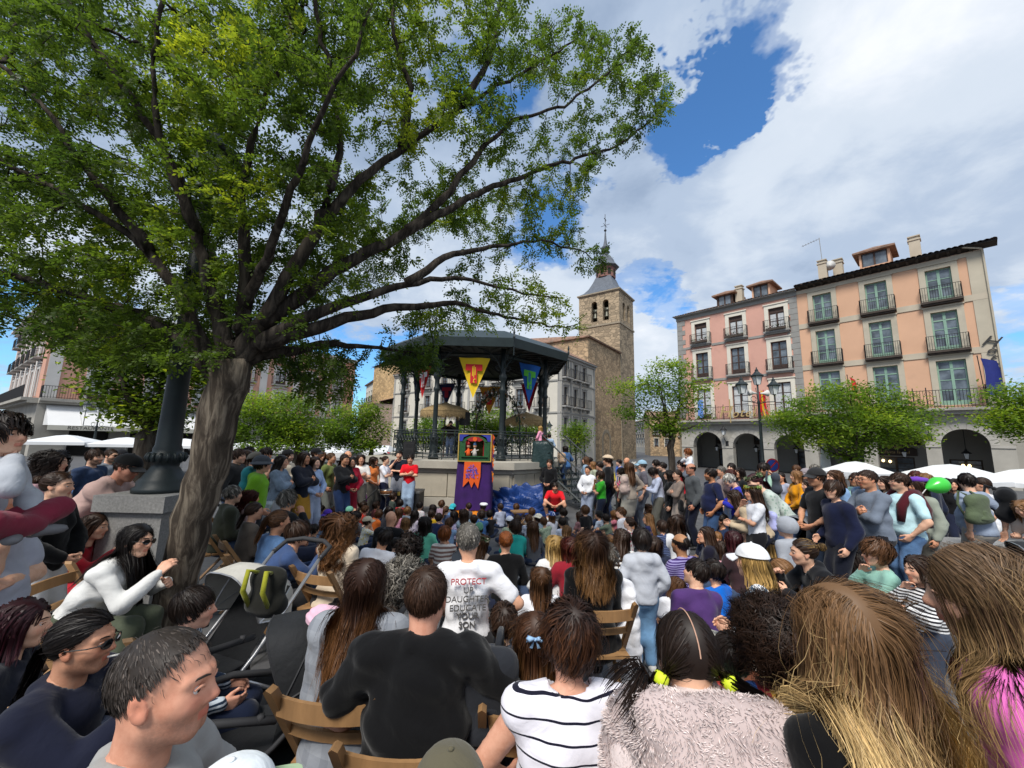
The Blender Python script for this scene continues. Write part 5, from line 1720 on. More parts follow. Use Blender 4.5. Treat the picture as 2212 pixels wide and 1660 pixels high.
for i in range(130):
 x,z=R_.uniform(0.27,0.63),R_.uniform(-0.56,-0.1)
 if abs(x-0.45)>0.2*(1-((z+0.56)/0.48)**3):
  continue
 s=0.016
 c=PX@Vector((x*W_,-0.09-R_.random()*0.012,z*H_))
 an=R_.uniform(0,3)
 em.poly([c+Vector((cos(an+k*1.57)*s,0,sin(an+k*1.57)*s*1.3))for k in range(4)],[(0,1,2,3)],R_.choice((0,1)))
em.build('embroidery',[mat('lilac_thread',(0.18,0.12,0.55),0.7,0.3),mat('violet_thread',(0.09,0.05,0.36),0.7,0.3)],bt_)
rib=MB()
for i in range(10):
 z0=0.98-i*0.16
 x=bx1+0.02
 rib.poly([(x+0.01+0.02*(i%2),BD-0.04,bz0+z0*H_),(x+0.07,BD-0.02,bz0+(z0-0.1)*H_),(x+0.03,BD-0.04,bz0+(z0-0.26)*H_)],[(0,1,2)],i%3)
rib.build('ribbon_fringe',[M_or,M_purp,M_or2],bt_)
def puppet(u,label,col,hat):
 t=thing('puppet',label,'puppet')
 c=PX@Vector((u*W_,-0.01,0.2*H_))
 MB().lathe([(0.07,0),(0.065,0.1),(0.035,0.2),(0.02,0.23)],10,c).build('robe',col,t,True)
 MB().lathe([(0.005,0),(0.045,0.03),(0.055,0.07),(0.045,0.11),(0.005,0.13)],10,c+Vector((0,0,0.22))).build('head',mat('puppet_skin',(0.55,0.30,0.18),0.6),t,True)
 MB().lathe([(0.06,0),(0.03,0.07),(0.004,0.16)],10,c+Vector((0,0,0.32))).build('hat',hat,t,True)
 MB().tube([c+Vector((0.04,-0.02,0.16)),c+Vector((0.12,-0.04,0.18))],0.018,6).tube([c+Vector((-0.04,-0.02,0.16)),c+Vector((-0.09,-0.05,0.1))],0.018,6).build('arm',col,t)
puppet(0.31,'small hand puppet in a red cap standing at the side of the stage',M_or,M_rd)
puppet(0.5,'little pale puppet lying low at the middle of the stage',mat('puppet_white',(0.55,0.5,0.45),0.7),mat('puppet_blue',(0.1,0.2,0.4),0.7))
M_tarp=mat('blue_tarpaulin',(0.012,0.045,0.19),0.4,0.25,3,0.6,7,bdist=0.04)
p=at(1128,1075,12.7)
lump('tarpaulin_heap','crumpled blue tarpaulin heaped against the bandstand wall','tarpaulin',(p.x,12.6,GZ),0.85,0.5,0.72,M_tarp,3,0.3,9,30,creases=0.12)
p=at(1068,1085,12.4)
lump('tarpaulin_fold','smaller blue tarpaulin fold lying next to the purple skirt','tarpaulin',(p.x,12.3,GZ),0.35,0.3,0.38,M_tarp,8,0.3,9,20,creases=0.12)
M_ply=mat('folding_wood',(0.30,0.17,0.075),0.6,0.2,5,stretch=(1,1,8))
p=at(868,1072,12.4)
fc=thing('flight_case','big black flight case beside the bandstand wall','case',(p.x,12.4,GZ))
MB().box((-0.62,-0.35,0.0),(0.62,0.35,0.62)).build('body',M_spk,fc)
MB().box((-0.63,-0.36,0.62),(0.63,0.36,0.68)).build('lid',mat('case_edge',(0.10,0.10,0.1),0.4,0.2),fc)
MB().box((-0.04,-0.37,0.55),(0.04,-0.352,0.66)).build('latch',M_gild,fc)
p=at(835,1058,11.4)
dr=thing('snare_drum','copper snare drum on a stand in front of the green-haired musician','drum',(p.x,11.4,0))
zt=p.z
MB().lathe([(0.17,-0.12),(0.17,0.0)],20,(0,0,zt)).build('shell',mat('copper_shell',(0.35,0.16,0.07),0.3,0.2,metal=0.5),dr,True)
MB().lathe([(0.178,-0.13),(0.182,-0.12),(0.178,-0.11)],20,(0,0,zt)).lathe([(0.178,-0.012),(0.182,0.0),(0.178,0.006)],20,(0,0,zt)).build('hoop',mat('chrome',(0.5,0.5,0.5),0.25,0.1,metal=0.9),dr)
MB().lathe([(0.165,0.0),(0.164,0.003)],20,(0,0,zt)).build('drumhead',mat('drumhead',(0.6,0.58,0.52),0.6),dr)
s_=MB()
for k in range(3):
 an=k*2.094
 s_.tube([(0.12*cos(an),0.12*sin(an),zt-0.12),(0,0,zt-0.25),(0,0,GZ+0.3),(0.25*cos(an),0.25*sin(an),GZ)],0.012,5)
s_.build('stand',mat('chrome',(0.5,)*3),dr)
for i,(px,py,d,lab)in enumerate(((782,1060,11.2,'black rope-barrier post holding a slack rope near the musician'),(726,1052,10.4,'black rope-barrier post beside the pram among standing spectators'))):
 a=at(px,py,d)
 t=thing('barrier_post',lab,'barrier post',(a.x,d,GZ+(0.0 if d>11.5 else ground(d)-GZ)))
 MB().lathe([(0.16,0),(0.16,0.03),(0.03,0.05),(0.025,0.95)],12).build('post',M_spk,t,True)
 MB().lathe([(0.035,0.93),(0.05,0.97),(0.03,1.02),(0.005,1.03)],10).build('knob',M_gild,t,True)
 MB().tube([(0.03,0,0.88),(0.2,0.05,0.62),(0.45,0.1,0.5),(0.75,0.15,0.6),(1.0,0.2,0.86)]if i else[(-0.02,0,0.88),(-0.12,0.02,0.55),(-0.3,0.05,0.42),(-0.5,0.08,0.5),(-0.7,0.1,0.86)],0.018,6).build('rope',M_spk,t)
# street lamps
def street_lamp(px,d,ztop,lab,arms=((-0.72,-0.42),(0.72,-0.42)),s=1.0,base=None,loud=False):
 a=at(px,900,d)
 t=thing('street_lamp',lab,'street lamp',(a.x,d,GZ))
 H=ztop-GZ
 MB().lathe([(0.2,0),(0.2,0.5),(0.13,0.6),(0.15,0.7),(0.09,0.8),(0.075,1.6),(0.095,1.66),(0.07,1.72),(0.05,H-1.6),(0.07,H-1.55),(0.04,H-1.45),(0.035,H-0.78*s)],12).build('post',M_kiosk,t,True)
 lantern(MB(),(0,0,H-0.8*s),s).build('lantern',[M_kiosk,M_lampglass],t)
 for(dx,dz)in arms:
  l_=lantern(MB(),(dx,0,H-0.8*s+dz),s).build('lantern',[M_kiosk,M_lampglass],t)
  MB().tube([(0,0,H-1.6),(dx*0.5,0,H-1.52),(dx,0,H-1.5),(dx,0,H-0.8*s+dz)],0.022,5).tube([(dx*0.3+0.12*cos(i*0.6),0,H-1.4+0.12*sin(i*0.6))for i in range(11)],0.014,4).build('arm',M_kiosk,l_)
 if loud:
  for sx in(-1,1):
   MB().lathe([(0.03,0),(0.05,0.12),(0.13,0.3),(0.15,0.32)],14).build('horn_speaker',M_offw,t,True).matrix_local=MTR((sx*0.08,-0.03,H-1.15))@MRO(sx*1.5,4,'Y')
 return t
street_lamp(1641,17.0,at(1640,796,17.0).z,'three-lantern street lamp with horn speakers in front of the hotel',s=1.0,loud=True)
street_lamp(703,22.0,at(703,862,22.0).z,'tall street lamp standing between the two layered trees',arms=((0.75,-0.35),),s=0.95)
street_lamp(213,24.0,at(213,868,24.0).z,'grey street lamp in front of the restaurant awning',arms=((-0.85,0.1),(0.85,0.1)),s=0.9)
street_lamp(1262,30.0,at(1262,918,30.0).z,'small street lamp near the church corner',arms=(),s=1.0)
street_lamp(1187,27.0,at(1187,910,27.0).z,'street lamp half hidden behind the bandstand column',arms=((-0.6,-0.3),),s=0.9)
M_gran=mat('granite',(0.24,0.235,0.225),0.85,0.25,45,0.3,60)
LD=4.35
lp=at(349,1062,LD)
lc=thing('lamp_column','massive black iron lamp column on a granite plinth beside the leaning tree','lamp column',(lp.x,LD,ground(LD)))
ph=lp.z-ground(LD)
MB().box((-0.36,-0.36,ph-0.16),(0.36,0.36,ph)).build('plinth_cap',M_gran,lc)
MB().box((-0.31,-0.31,0.0),(0.31,0.31,ph-0.16)).build('plinth',M_gran,lc)
MB().lathe([(0.25,0),(0.25,0.05),(0.22,0.07),(0.22,0.12),(0.185,0.16),(0.15,0.22),(0.12,0.27),(0.125,0.3),(0.155,0.33),(0.165,0.37),(0.155,0.41),(0.125,0.43),(0.13,0.46),(0.115,0.5),(0.108,0.8),(0.085,2.2),(0.07,3.6)],24,(0,0,ph)).build('column',M_kiosk,lc,True)
gad=MB()
for k in range(16):
 an=2*pi*k/16
 gad.tube([(0.15*cos(an),0.15*sin(an),ph+0.325),(0.172*cos(an),0.172*sin(an),ph+0.37),(0.15*cos(an),0.15*sin(an),ph+0.415)],0.018,5)
gad.build('fluted_ring',M_kiosk,lc,True)
lantern(MB(),(0,0,ph+3.55),1.2).build('lantern',[M_kiosk,M_lampglass],lc)
# cafe parasols and tents
M_canv=mat('white_canvas',(0.68,0.69,0.70),0.8,0.04,1.5,0.08,40)
def cafe_parasol(px,py,d,half_px,label,drop=30,pole=True,sq=True):
 a=at(px,py,d)
 t=thing('cafe_parasol',label,'parasol',(a.x,d,GZ),rnd.uniform(0.3,0.6),'white cafe parasols')
 R_=half_px/FPX*d
 hz=drop/FPX*d
 z=a.z-GZ
 n=4
 mb=MB()
 ring=[(R_*1.08*cos(pi/4+k*pi/2),R_*1.08*sin(pi/4+k*pi/2))for k in range(4)]
 for k in range(4):
  a0,a1=ring[k],ring[(k+1)%4]
  mid=((a0[0]+a1[0])/2*0.96,(a0[1]+a1[1])/2*0.96)
  for(p,q)in((a0,mid),(mid,a1)):
   mb.poly([(p[0],p[1],z-hz),(q[0],q[1],z-hz),(q[0]*0.25,q[1]*0.25,z-hz*0.12),(p[0]*0.25,p[1]*0.25,z-hz*0.12)],[(0,1,2,3)])
   mb.poly([(p[0],p[1],z-hz),(q[0],q[1],z-hz),(q[0],q[1],z-hz-0.14),(p[0],p[1],z-hz-0.14)],[(0,1,2,3)])
   mb.poly([(p[0]*0.25,p[1]*0.25,z-hz*0.12),(q[0]*0.25,q[1]*0.25,z-hz*0.12),(0,0,z)],[(0,1,2)])
 mb.build('canopy',M_canv,t)
 MB().tube([(0,0,0),(0,0,z)],0.03,6).build('pole',M_offw,t)
 rb=MB()
 for p in ring:
  rb.tube([(0,0,z-hz*0.2-0.05),(p[0]*0.97,p[1]*0.97,z-hz-0.03)],0.012,4)
 rb.build('ribs',M_offw,t)
 MB().lathe([(0.3,0),(0.3,0.08),(0.05,0.12)],10).build('foot',M_trimgrey,t)
 return t
cafe_parasol(1848,997,14.0,62,'white cafe parasol beside the flat-topped tree trunk',22)
cafe_parasol(2052,1003,13.0,100,'white cafe parasol in front of the hotel entrance',30)
cafe_parasol(2215,1013,12.5,95,'white cafe parasol past the hotel entrance, cut by the picture edge',28)
cafe_parasol(1788,1010,15.5,30,'small white cafe parasol on the crowd side of the flat-topped tree',14)
cafe_parasol(145,940,19.0,62,'white cafe parasol below the lettered awning, beside the grey lamp',14)
cafe_parasol(275,945,20.0,58,'white cafe parasol under the awning next to the dark leafy tree',14)
cafe_parasol(400,948,22.0,62,'white cafe parasol seen between the iron column and the leaning trunk',14)
cafe_parasol(470,955,24.0,50,'white cafe parasol just behind the leaning trunk',12)
def tent(px,py,d,half,label,hz=18,depth=2.5):
 a=at(px,py,d)
 t=thing('terrace_tent',label,'tent',(a.x,d,GZ),0.1,'white terrace tents')
 R_=half/FPX*d
 z=a.z-GZ
 h=hz/FPX*d
 MB().poly([(-R_,-depth,z-h),(R_,-depth,z-h),(R_*0.8,0,z),(-R_*0.8,0,z),(-R_,depth,z-h),(R_,depth,z-h)],[(0,1,2,3),(3,2,5,4),(0,3,4),(1,5,2)]).build('canopy',M_canv,t)
 MB().box((-R_,-depth-0.02,z-h-0.3),(R_,-depth,z-h)).build('valance',M_awn,t)
 for(x,y)in((-R_,-depth),(R_,-depth),(-R_,depth),(R_,depth)):
  MB().tube([(x*0.98,y*0.97,0),(x*0.98,y*0.97,z-h-0.01)],0.04,6).build('post',M_offw,t)
tent(600,955,24.0,70,'cream terrace tent behind the spectators beside the leaning trunk',10)
tent(705,958,26.0,62,'white terrace tent beyond the spectators at the street lamp',16)
tent(800,962,30.0,50,'farther white terrace tent toward the parked cars',12)
o=MB().lathe([(0.03,0),(0.14,0.25),(0.2,0.8),(0.16,1.4),(0.07,2.0),(0.02,2.2)],9,(0,0,0)).build('folded_parasol',M_canv,None,True)
a=at(690,1000,19.0)
o.location=(a.x,19.0,GZ+0.6)
tag(o,'folded white parasol standing between the tents','parasol')
o=MB().lathe([(0.03,0),(0.14,0.25),(0.2,0.8),(0.16,1.4),(0.07,2.0),(0.02,2.2)],9,(0,0,0)).build('folded_parasol',M_canv,None,True)
a=at(1783,1000,16.5)
o.location=(a.x,16.5,GZ+0.5)
tag(o,'folded white parasol near the flat-topped tree in front of the arcade','parasol')
M_sr,M_sb,M_sw=mat('sign_red',(0.5,0.02,0.02),0.5),mat('sign_blue',(0.02,0.06,0.35),0.5),mat('sign_white',(0.7,0.7,0.7),0.5)
def round_sign(px,py,d,r,label,kind):
 a=at(px,py,d)
 t=thing('traffic_sign',label,'sign',(a.x,d,GZ))
 z=a.z-GZ
 MB().tube([(0,0.03,0),(0,0.03,z+r)],0.03,6).build('post',M_trimgrey,t)
 def disc(r_,y,m,nm):
  n=24
  MB().poly([(r_*cos(2*pi*k/n),y,z+r_*sin(2*pi*k/n))for k in range(n)]+[(r_*cos(2*pi*k/n),y+0.01,z+r_*sin(2*pi*k/n))for k in range(n)],[tuple(range(n)),tuple(reversed(range(n,2*n)))]+[(k,n+k,n+(k+1)%n,(k+1)%n)for k in range(n)]).build(nm,m,t)
 disc(r,0.0,M_sr,'disc')
 if kind=='entry':
  MB().box((-r*0.7,-0.012,z-r*0.16),(r*0.7,-0.002,z+r*0.16)).build('bar',M_sw,t)
 else:
  disc(r*0.8,-0.012,M_sb,'inner_disc')
  MB().box((-r*0.8,-0.02,-r*0.1),(r*0.8,-0.014,r*0.1),MTR((0,0,z))@MRO(radians(-45),4,'Y')).build('bar',M_sr,t)
  MB().box((-r*0.7,-0.01,z-2.2*r),(r*0.7,0.0,z-1.15*r)).build('plate',M_sw,t)
round_sign(1669,1100*0.9141+0,17.5,0.3,'blue and red no-parking sign on a post in front of the arcade','park')
round_sign(834,973+8,34.0,0.32,'red no-entry sign at the mouth of the narrow street','entry')
def car(px,d,rz,col,label):
 a=at(px,1000,d)
 t=thing('parked_car',label,'car',(a.x,d,GZ),rz,'cars parked by the terrace')
 body=[(-2.1,0.35),(-2.15,0.7),(-1.95,0.9),(-1.2,0.98),(-0.6,1.42),(0.8,1.46),(1.5,1.0),(2.0,0.92),(2.12,0.6),(2.1,0.35)]
 MB().prism(body,-0.82,0.82).build('body',col,t)
 win=[(-1.02,1.0),(-0.52,1.37),(0.72,1.4),(1.3,1.02)]
 MB().prism(win,-0.835,0.835).build('side_window',M_pane,t)
 MB().poly([(-1.17,-0.7,1.01),(-1.17,0.7,1.01),(-0.63,0.62,1.41),(-0.63,-0.62,1.41)],[(3,2,1,0)]).build('windscreen',M_pane,t)
 for x in(-1.3,1.3):
  for y in(-0.83,0.83):
   MB().lathe([(0.31,-0.1),(0.33,-0.05),(0.33,0.05),(0.31,0.1)],16).build('wheel',M_spk,t).matrix_local=MTR((x,y,0.33))@MRO(pi/2,4,'X')
 for y in(-0.6,0.6):
  MB().box((-2.16,y-0.18,0.62),(-2.1,y+0.18,0.78)).build('headlight',M_lampglass,t)
car(772,34,1.35,mat('car_silver',(0.45,0.46,0.47),0.3,0.03,metal=0.4),'silver car parked beyond the terrace tents nearer the trees')
car(798,40,1.3,mat('car_white',(0.6,0.6,0.6),0.3,0.03),'white car parked farther up the street beyond the tents')
# people: bodies are one continuous surface grown from a posed skeleton
f32=np.float32
def nv(*a):
 return np.array(a,float)
def unit(v):
 v=np.asarray(v,float)
 return v/(np.linalg.norm(v)+1e-12)
def ik(a,c,l1,l2,pole):
 d=c-a
 L=np.linalg.norm(d)
 n=d/(L+1e-9)
 L=min(max(L,abs(l1-l2)+1e-3),(l1+l2)*0.998)
 x=(l1*l1-l2*l2+L*L)/(2*L)
 h=sqrt(max(l1*l1-x*x,0))
 p=np.asarray(pole,float)
 p=unit(p-n*(p@n))
 return a+n*x+p*h,a+n*L
def rotm(yaw=0,pitch=0,roll=0):
 return np.array(MRO(yaw,3,'Z')@MRO(pitch,3,'X')@MRO(roll,3,'Y'))
def sdf(P,prims,k=0.03):
 D=None
 for(a,b,ra,rb,side,kx)in prims:
  a,b=np.asarray(a,f32),np.asarray(b,f32)
  ba=b-a
  bb=float(ba@ba)+1e-9
  vx,vy,vz=P[0]-a[0],P[1]-a[1],P[2]-a[2]
  t=np.clip((vx*ba[0]+vy*ba[1]+vz*ba[2])/f32(bb),0,1)
  vx,vy,vz=vx-t*ba[0],vy-t*ba[1],vz-t*ba[2]
  if side is not None:
   s=np.asarray(side,f32)
   q=(vx*s[0]+vy*s[1]+vz*s[2])*f32(1-1/kx)
   vx,vy,vz=vx-s[0]*q,vy-s[1]*q,vz-s[2]*q
  d=np.sqrt(vx*vx+vy*vy+vz*vz)-(f32(ra)+f32(rb-ra)*t)
  if D is None:
   D=d
  else:
   h=np.clip(0.5+0.5*(D-d)/f32(k),0,1)
   D=D+(d-D)*h-f32(k)*h*(1-h)
 return D
def grid_for(prims,h,pad):
 lo,hi=np.full(3,1e9),np.full(3,-1e9)
 for(a,b,ra,rb,side,kx)in prims:
  r=max(ra,rb)*(kx if side is not None else 1.0)+pad
  lo=np.minimum(lo,np.minimum(a,b)-r)
  hi=np.maximum(hi,np.maximum(a,b)+r)
 n=np.ceil((hi-lo)/h).astype(int)+2
 ax=[(lo[i]+h*np.arange(n[i])).astype(f32)for i in range(3)]
 return lo,[ax[0][:,None,None],ax[1][None,:,None],ax[2][None,None,:]],n
OFFS=[(i,j,k)for i in(0,1)for j in(0,1)for k in(0,1)]
CEDGE=[(a,b)for a in range(8)for b in range(a+1,8)if sum(abs(OFFS[a][c]-OFFS[b][c])for c in range(3))==1]
def nets(D,lo,h):
 S=D<0
 c=np.zeros(tuple(s-1 for s in D.shape),np.int8)
 for(i,j,k)in OFFS:
  c+=S[i:i+c.shape[0],j:j+c.shape[1],k:k+c.shape[2]]
 m=(c>0)&(c<8)
 I=np.argwhere(m)
 if len(I)==0:
  return np.zeros((0,3)),np.zeros((0,4),int)
 idx=np.full(c.shape,-1,np.int32)
 idx[m]=np.arange(len(I))
 dv=np.stack([D[I[:,0]+o[0],I[:,1]+o[1],I[:,2]+o[2]]for o in OFFS],1)
 pos,cnt=np.zeros((len(I),3)),np.zeros(len(I))
 O=np.array(OFFS,float)
 for(a,b)in CEDGE:
  d0,d1=dv[:,a],dv[:,b]
  cr=(d0<0)!=(d1<0)
  t=np.where(cr,d0/np.where(cr,d0-d1,1),0)
  pos+=np.where(cr[:,None],O[a]+(O[b]-O[a])*t[:,None],0)
  cnt+=cr
 V=lo+(I+pos/cnt[:,None])*h
 Q=[]
 for ax in range(3):
  sl0=[slice(None)]*3
  sl1=[slice(None)]*3
  sl0[ax],sl1[ax]=slice(0,-1),slice(1,None)
  A,B=S[tuple(sl0)],S[tuple(sl1)]
  E=np.argwhere(A!=B)
  u,v=[(1,2),(2,0),(0,1)][ax]
  ok=(E[:,u]>0)&(E[:,v]>0)&(E[:,u]<D.shape[u]-1)&(E[:,v]<D.shape[v]-1)
  E=E[ok]
  if len(E)==0:
   continue
  ins=A[E[:,0],E[:,1],E[:,2]]
  def g(du,dw):
   F=E.copy()
   F[:,u]-=du
   F[:,v]-=dw
   return idx[F[:,0],F[:,1],F[:,2]]
  q=np.stack([g(1,1),g(0,1),g(0,0),g(1,0)],1)
  q[~ins]=q[~ins][:,::-1]
  Q.append(q)
 Q=np.concatenate(Q)
 return V,Q[(Q>=0).all(1)]
def smooth_mesh(V,Q,it=1,f=0.5):
 for _ in range(it):
  S,C=np.zeros_like(V),np.zeros(len(V))
  for a,b in((0,1),(1,2),(2,3),(3,0)):
   np.add.at(S,Q[:,a],V[Q[:,b]])
   np.add.at(S,Q[:,b],V[Q[:,a]])
   np.add.at(C,Q[:,a],1)
   np.add.at(C,Q[:,b],1)
  V=V+(S/np.maximum(C,1)[:,None]-V)*f
 return V
def ell(c,r):
 return(np.asarray(c,float),np.asarray(r,float))
def ell_d(P,e):
 c,r=e
 q=np.sqrt(((P[0]-c[0])/r[0])**2+((P[1]-c[1])/r[1])**2+((P[2]-c[2])/r[2])**2)
 return(q-1)*min(r)
def smin(a,b,k):
 h=np.clip(0.5+0.5*(a-b)/k,0,1)
 return a+(b-a)*h-k*h*(1-h)
def smax(a,b,k):
 return-smin(-a,-b,k)
# head: skull, jaw, nose, lips, ears and eye sockets; centre between the ears, facing +y
HEADS={}
def head_mesh(kind,h):
 key=(kind,h)
 if key in HEADS:
  return HEADS[key]
 lo=np.array((-0.105,-0.125,-0.185))
 n=np.ceil((np.array((0.105,0.14,0.135))-lo)/h).astype(int)+1
 P=[(lo[i]+h*np.arange(n[i])).astype(f32).reshape([-1 if j==i else 1 for j in range(3)])for i in range(3)]
 X=np.abs(P[0])
 jw,ch,br={'m':(0.060,0.021,0.012),'f':(0.054,0.017,0.009),'c':(0.054,0.014,0.007)}[kind]
 d=ell_d(P,ell((0,-0.014,0.030),(0.075,0.094,0.086)))
 d=smin(d,ell_d(P,ell((0,0.028,-0.028),(jw+0.003,0.066,0.078))),0.03)
 d=smin(d,sdf([X,P[1],P[2]],[(nv(jw-0.016,0.0,-0.060),nv(0.016,0.064,-0.094),0.022,ch,None,1)]),0.03)
 d=smin(d,sdf([X,P[1],P[2]],[(nv(0.042,0.052,-0.022),nv(0.040,0.06,-0.03),0.024,0.022,None,1)]),0.025)
 d=smin(d,sdf([X,P[1],P[2]],[(nv(0.010,0.086,0.022),nv(0.048,0.066,0.022),br,br*0.8,None,1)]),0.014)
 d=smax(d,-(np.sqrt((X-0.032)**2+(P[1]-0.104)**2+((P[2]-0.001)*1.25)**2)-0.021),0.012)
 d=smin(d,sdf(P,[(nv(0,0.084,0.008),nv(0,0.104,-0.028),0.009,0.0125,None,1)]),0.012)
 d=smin(d,sdf([X,P[1],P[2]],[(nv(0.010,0.095,-0.034),nv(0.011,0.093,-0.035),0.0085,0.008,None,1)]),0.006)
 d=smin(d,sdf([X,P[1],P[2]],[(nv(0.0,0.090,-0.057),nv(0.020,0.080,-0.060),0.0075,0.004,None,1)]),0.005)
 d=smin(d,sdf([X,P[1],P[2]],[(nv(0.0,0.0885,-0.067),nv(0.017,0.079,-0.065),0.0078,0.004,None,1)]),0.005)
 ear=ell_d([X,P[1]+(P[2])*0.25,P[2]],ell((0.078,-0.010,-0.008),(0.0085,0.019,0.031)))
 ear=smax(ear,-ell_d([X,P[1]+(P[2])*0.25,P[2]],ell((0.087,-0.006,-0.006),(0.008,0.010,0.018))),0.004)
 d=smin(d,ear,0.006)
 nr={'m':0.055,'f':0.046,'c':0.042}[kind]
 d=smin(d,sdf(P,[(nv(0,-0.022,-0.05),nv(0,-0.034,-0.20),nr,nr+0.002,None,1)]),0.03)
 V,Q=nets(d,lo,h)
 V=smooth_mesh(V,Q,1,0.4)
 C=V[Q].mean(1)
 mi=np.zeros(len(Q),np.int32)
 lips=(np.abs(C[:,0])<0.021)&(C[:,2]>-0.073-0.0)&(C[:,2]<-0.052)&(C[:,1]>0.080)
 mi[lips]=3
 parts=[(V,Q,mi)]
 ns=10 if h<0.007 else 6
 for s in(-1,1):
  for(cy,r,m)in((0.0742,0.0122,1),(0.0822,0.0058,2)):
   vv,qq=[],[]
   for i in range(ns+1):
    th=pi*i/ns
    for j in range(ns*2):
     a=pi*j/ns
     vv.append((s*0.032+r*sin(th)*cos(a),cy+r*cos(th)*0.9,-0.001+r*sin(th)*sin(a)))
   qq=[(i*2*ns+j,i*2*ns+(j+1)%(2*ns),(i+1)*2*ns+(j+1)%(2*ns),(i+1)*2*ns+j)for i in range(ns)for j in range(2*ns)]
   parts.append((np.array(vv),np.array(qq)[:,::-1],np.full(len(qq),m,np.int32)))
  mb=MB().tube([(s*0.012,0.0965,0.021),(s*0.027,0.0935,0.0265),(s*0.04,0.083,0.0255),(s*0.05,0.071,0.019)],[0.0022,0.0030,0.0027,0.0012],5)
  vv=np.array(mb.v)
  qq=np.array([f for f in mb.f if len(f)==4])
  parts.append((vv,qq,np.full(len(qq),4,np.int32)))
  mb=MB().tube([(s*0.02,0.0905,-0.001),(s*0.026,0.0915,0.006),(s*0.034,0.089,0.0075),(s*0.044,0.081,0.003)],[0.0025,0.0036,0.0036,0.0025],5)
  qq=np.array([f for f in mb.f if len(f)==4])
  parts.append((np.array(mb.v),qq,np.full(len(qq),0,np.int32)))
 o,VV,QQ,MM=0,[],[],[]
 for(v,q,m)in parts:
  VV.append(v)
  QQ.append(q+o)
  MM.append(m)
  o+=len(v)
 HEADS[key]=(np.concatenate(VV),np.concatenate(QQ),np.concatenate(MM))
 return HEADS[key]
HANDS={}
def hand_mesh(curl,h):
 """right hand, wrist at the origin, fingers along +y, palm facing -z, thumb on -x"""
 key=(curl,h)
 if key in HANDS:
  return HANDS[key]
 pr=[]
 base=[(-0.030,0.088,0.0095,0.074),(-0.010,0.094,0.0098,0.082),(0.011,0.090,0.0093,0.076),(0.030,0.080,0.0082,0.060)]
 for i,(x,y,r,L)in enumerate(base):
  pr.append((nv(x*0.55,0.0,0),nv(x,y,0.003),0.0165,r+0.004,None,1))
  p,an=nv(x,y,0.002),-0.15
  dx=x*0.25/0.03*0.25
  for(fr,cu)in((0.44,curl*0.8),(0.32,curl),(0.24,curl*0.7)):
   an-=cu
   q=p+nv(dx*0.3,cos(an),sin(an))*L*fr
   pr.append((p,q,r,r*0.93,None,1))
   p=q
 t0=nv(-0.018,0.02,-0.006)
 t1=nv(-0.046,0.05,-0.018)
 t2=t1+nv(-0.016,0.034,-0.008-curl*0.014)
 t3=t2+nv(0.004+curl*0.01,0.028,-0.004-curl*0.01)
 pr+=[(t0,t1,0.018,0.013,None,1),(t1,t2,0.0125,0.0105,None,1),(t2,t3,0.0105,0.009,None,1)]
 pr.append((nv(0,-0.03,0),nv(0,0.01,0),0.026,0.026,nv(0,0,1),0.75))
 lo,P,n=grid_for(pr,h,0.012)
 V,Q=nets(sdf(P,pr,0.006),lo,h)
 HANDS[key]=(smooth_mesh(V,Q,1,0.35),Q)
 return HANDS[key]
# skeleton
def skeleton(po,sb=1.0,build='m',girth=1.0,sh=1.0):
 """joint positions for a pose. sb: body scale, sh: head scale. Everything in metres, facing +y, ground at z = 0"""
 g=po.get
 wid={'m':1.0,'f':0.9,'c':0.98}[build]
 pel=nv(*g('pel',(0,0,0.93)))*sb
 lean,side,twist=g('lean',0.0),g('side',0.0),g('twist',0.0)
 R1=rotm(twist,-lean*0.6,side)
 R2=rotm(twist,-lean,side*1.3)
 sk=dict(pel=pel,sb=sb,build=build,girth=girth,R1=R1,R2=R2,sh=sh)
 wst=pel+R1@nv(0,0,0.17)*sb
 chest=wst+R2@nv(0,0.005,0.15)*sb
 neck=chest+R2@nv(0,-0.02,0.175)*sb
 sk.update(waist=wst,chest=chest,neck=neck)
 sw,hw=0.175*wid*sb*(0.5+0.5*girth),(0.088 if build!='f' else 0.095)*sb
 hy,hp,hr=g('head',(0,0,0))
 Rh=R2@rotm(hy,0,0)@rotm(0,hp,hr)@rotm(0,lean*g('headup',0.75),0)
 sk['Rh']=Rh
 nl=0.155 if build!='c' else 0.145*sh/max(sb,0.3)*0.98
 sk['head']=neck+R2@nv(0,0.012,0.03)*sb+Rh@nv(0,0.022,0.128)*sh
 feet,kp=g('feet',((-0.1,0.02,0.08),(0.1,0.02,0.08))),g('knee',((0,1,0.1),(0,1,0.1)))
 hands,ep=g('hands',((-0.24,0.02,-0.05),(0.24,0.02,-0.05))),g('elbow',((-0.3,-1,0),(0.3,-1,0)))
 shrug=g('shrug',(0,0))
 fd=g('toe',((0,1,0),(0,1,0)))
 for i,s in((0,-1),(1,1)):
  hip=pel+R1@nv(s*hw,0,-0.02*sb)
  kn,an=ik(hip,nv(*feet[i])*sb,0.43*sb,0.42*sb,kp[i])
  sh_=neck+R2@nv(s*sw,0.005*sb,(-0.055+shrug[i])*sb)
  tgt=pel+nv(*hands[i])*sb
  el,wr=ik(sh_,tgt,0.285*sb,0.25*sb,ep[i])
  sk.update({'hip%d'%i:hip,'knee%d'%i:kn,'ank%d'%i:an,'sho%d'%i:sh_,'elb%d'%i:el,'wri%d'%i:wr,'toe%d'%i:unit(fd[i])})
 return sk
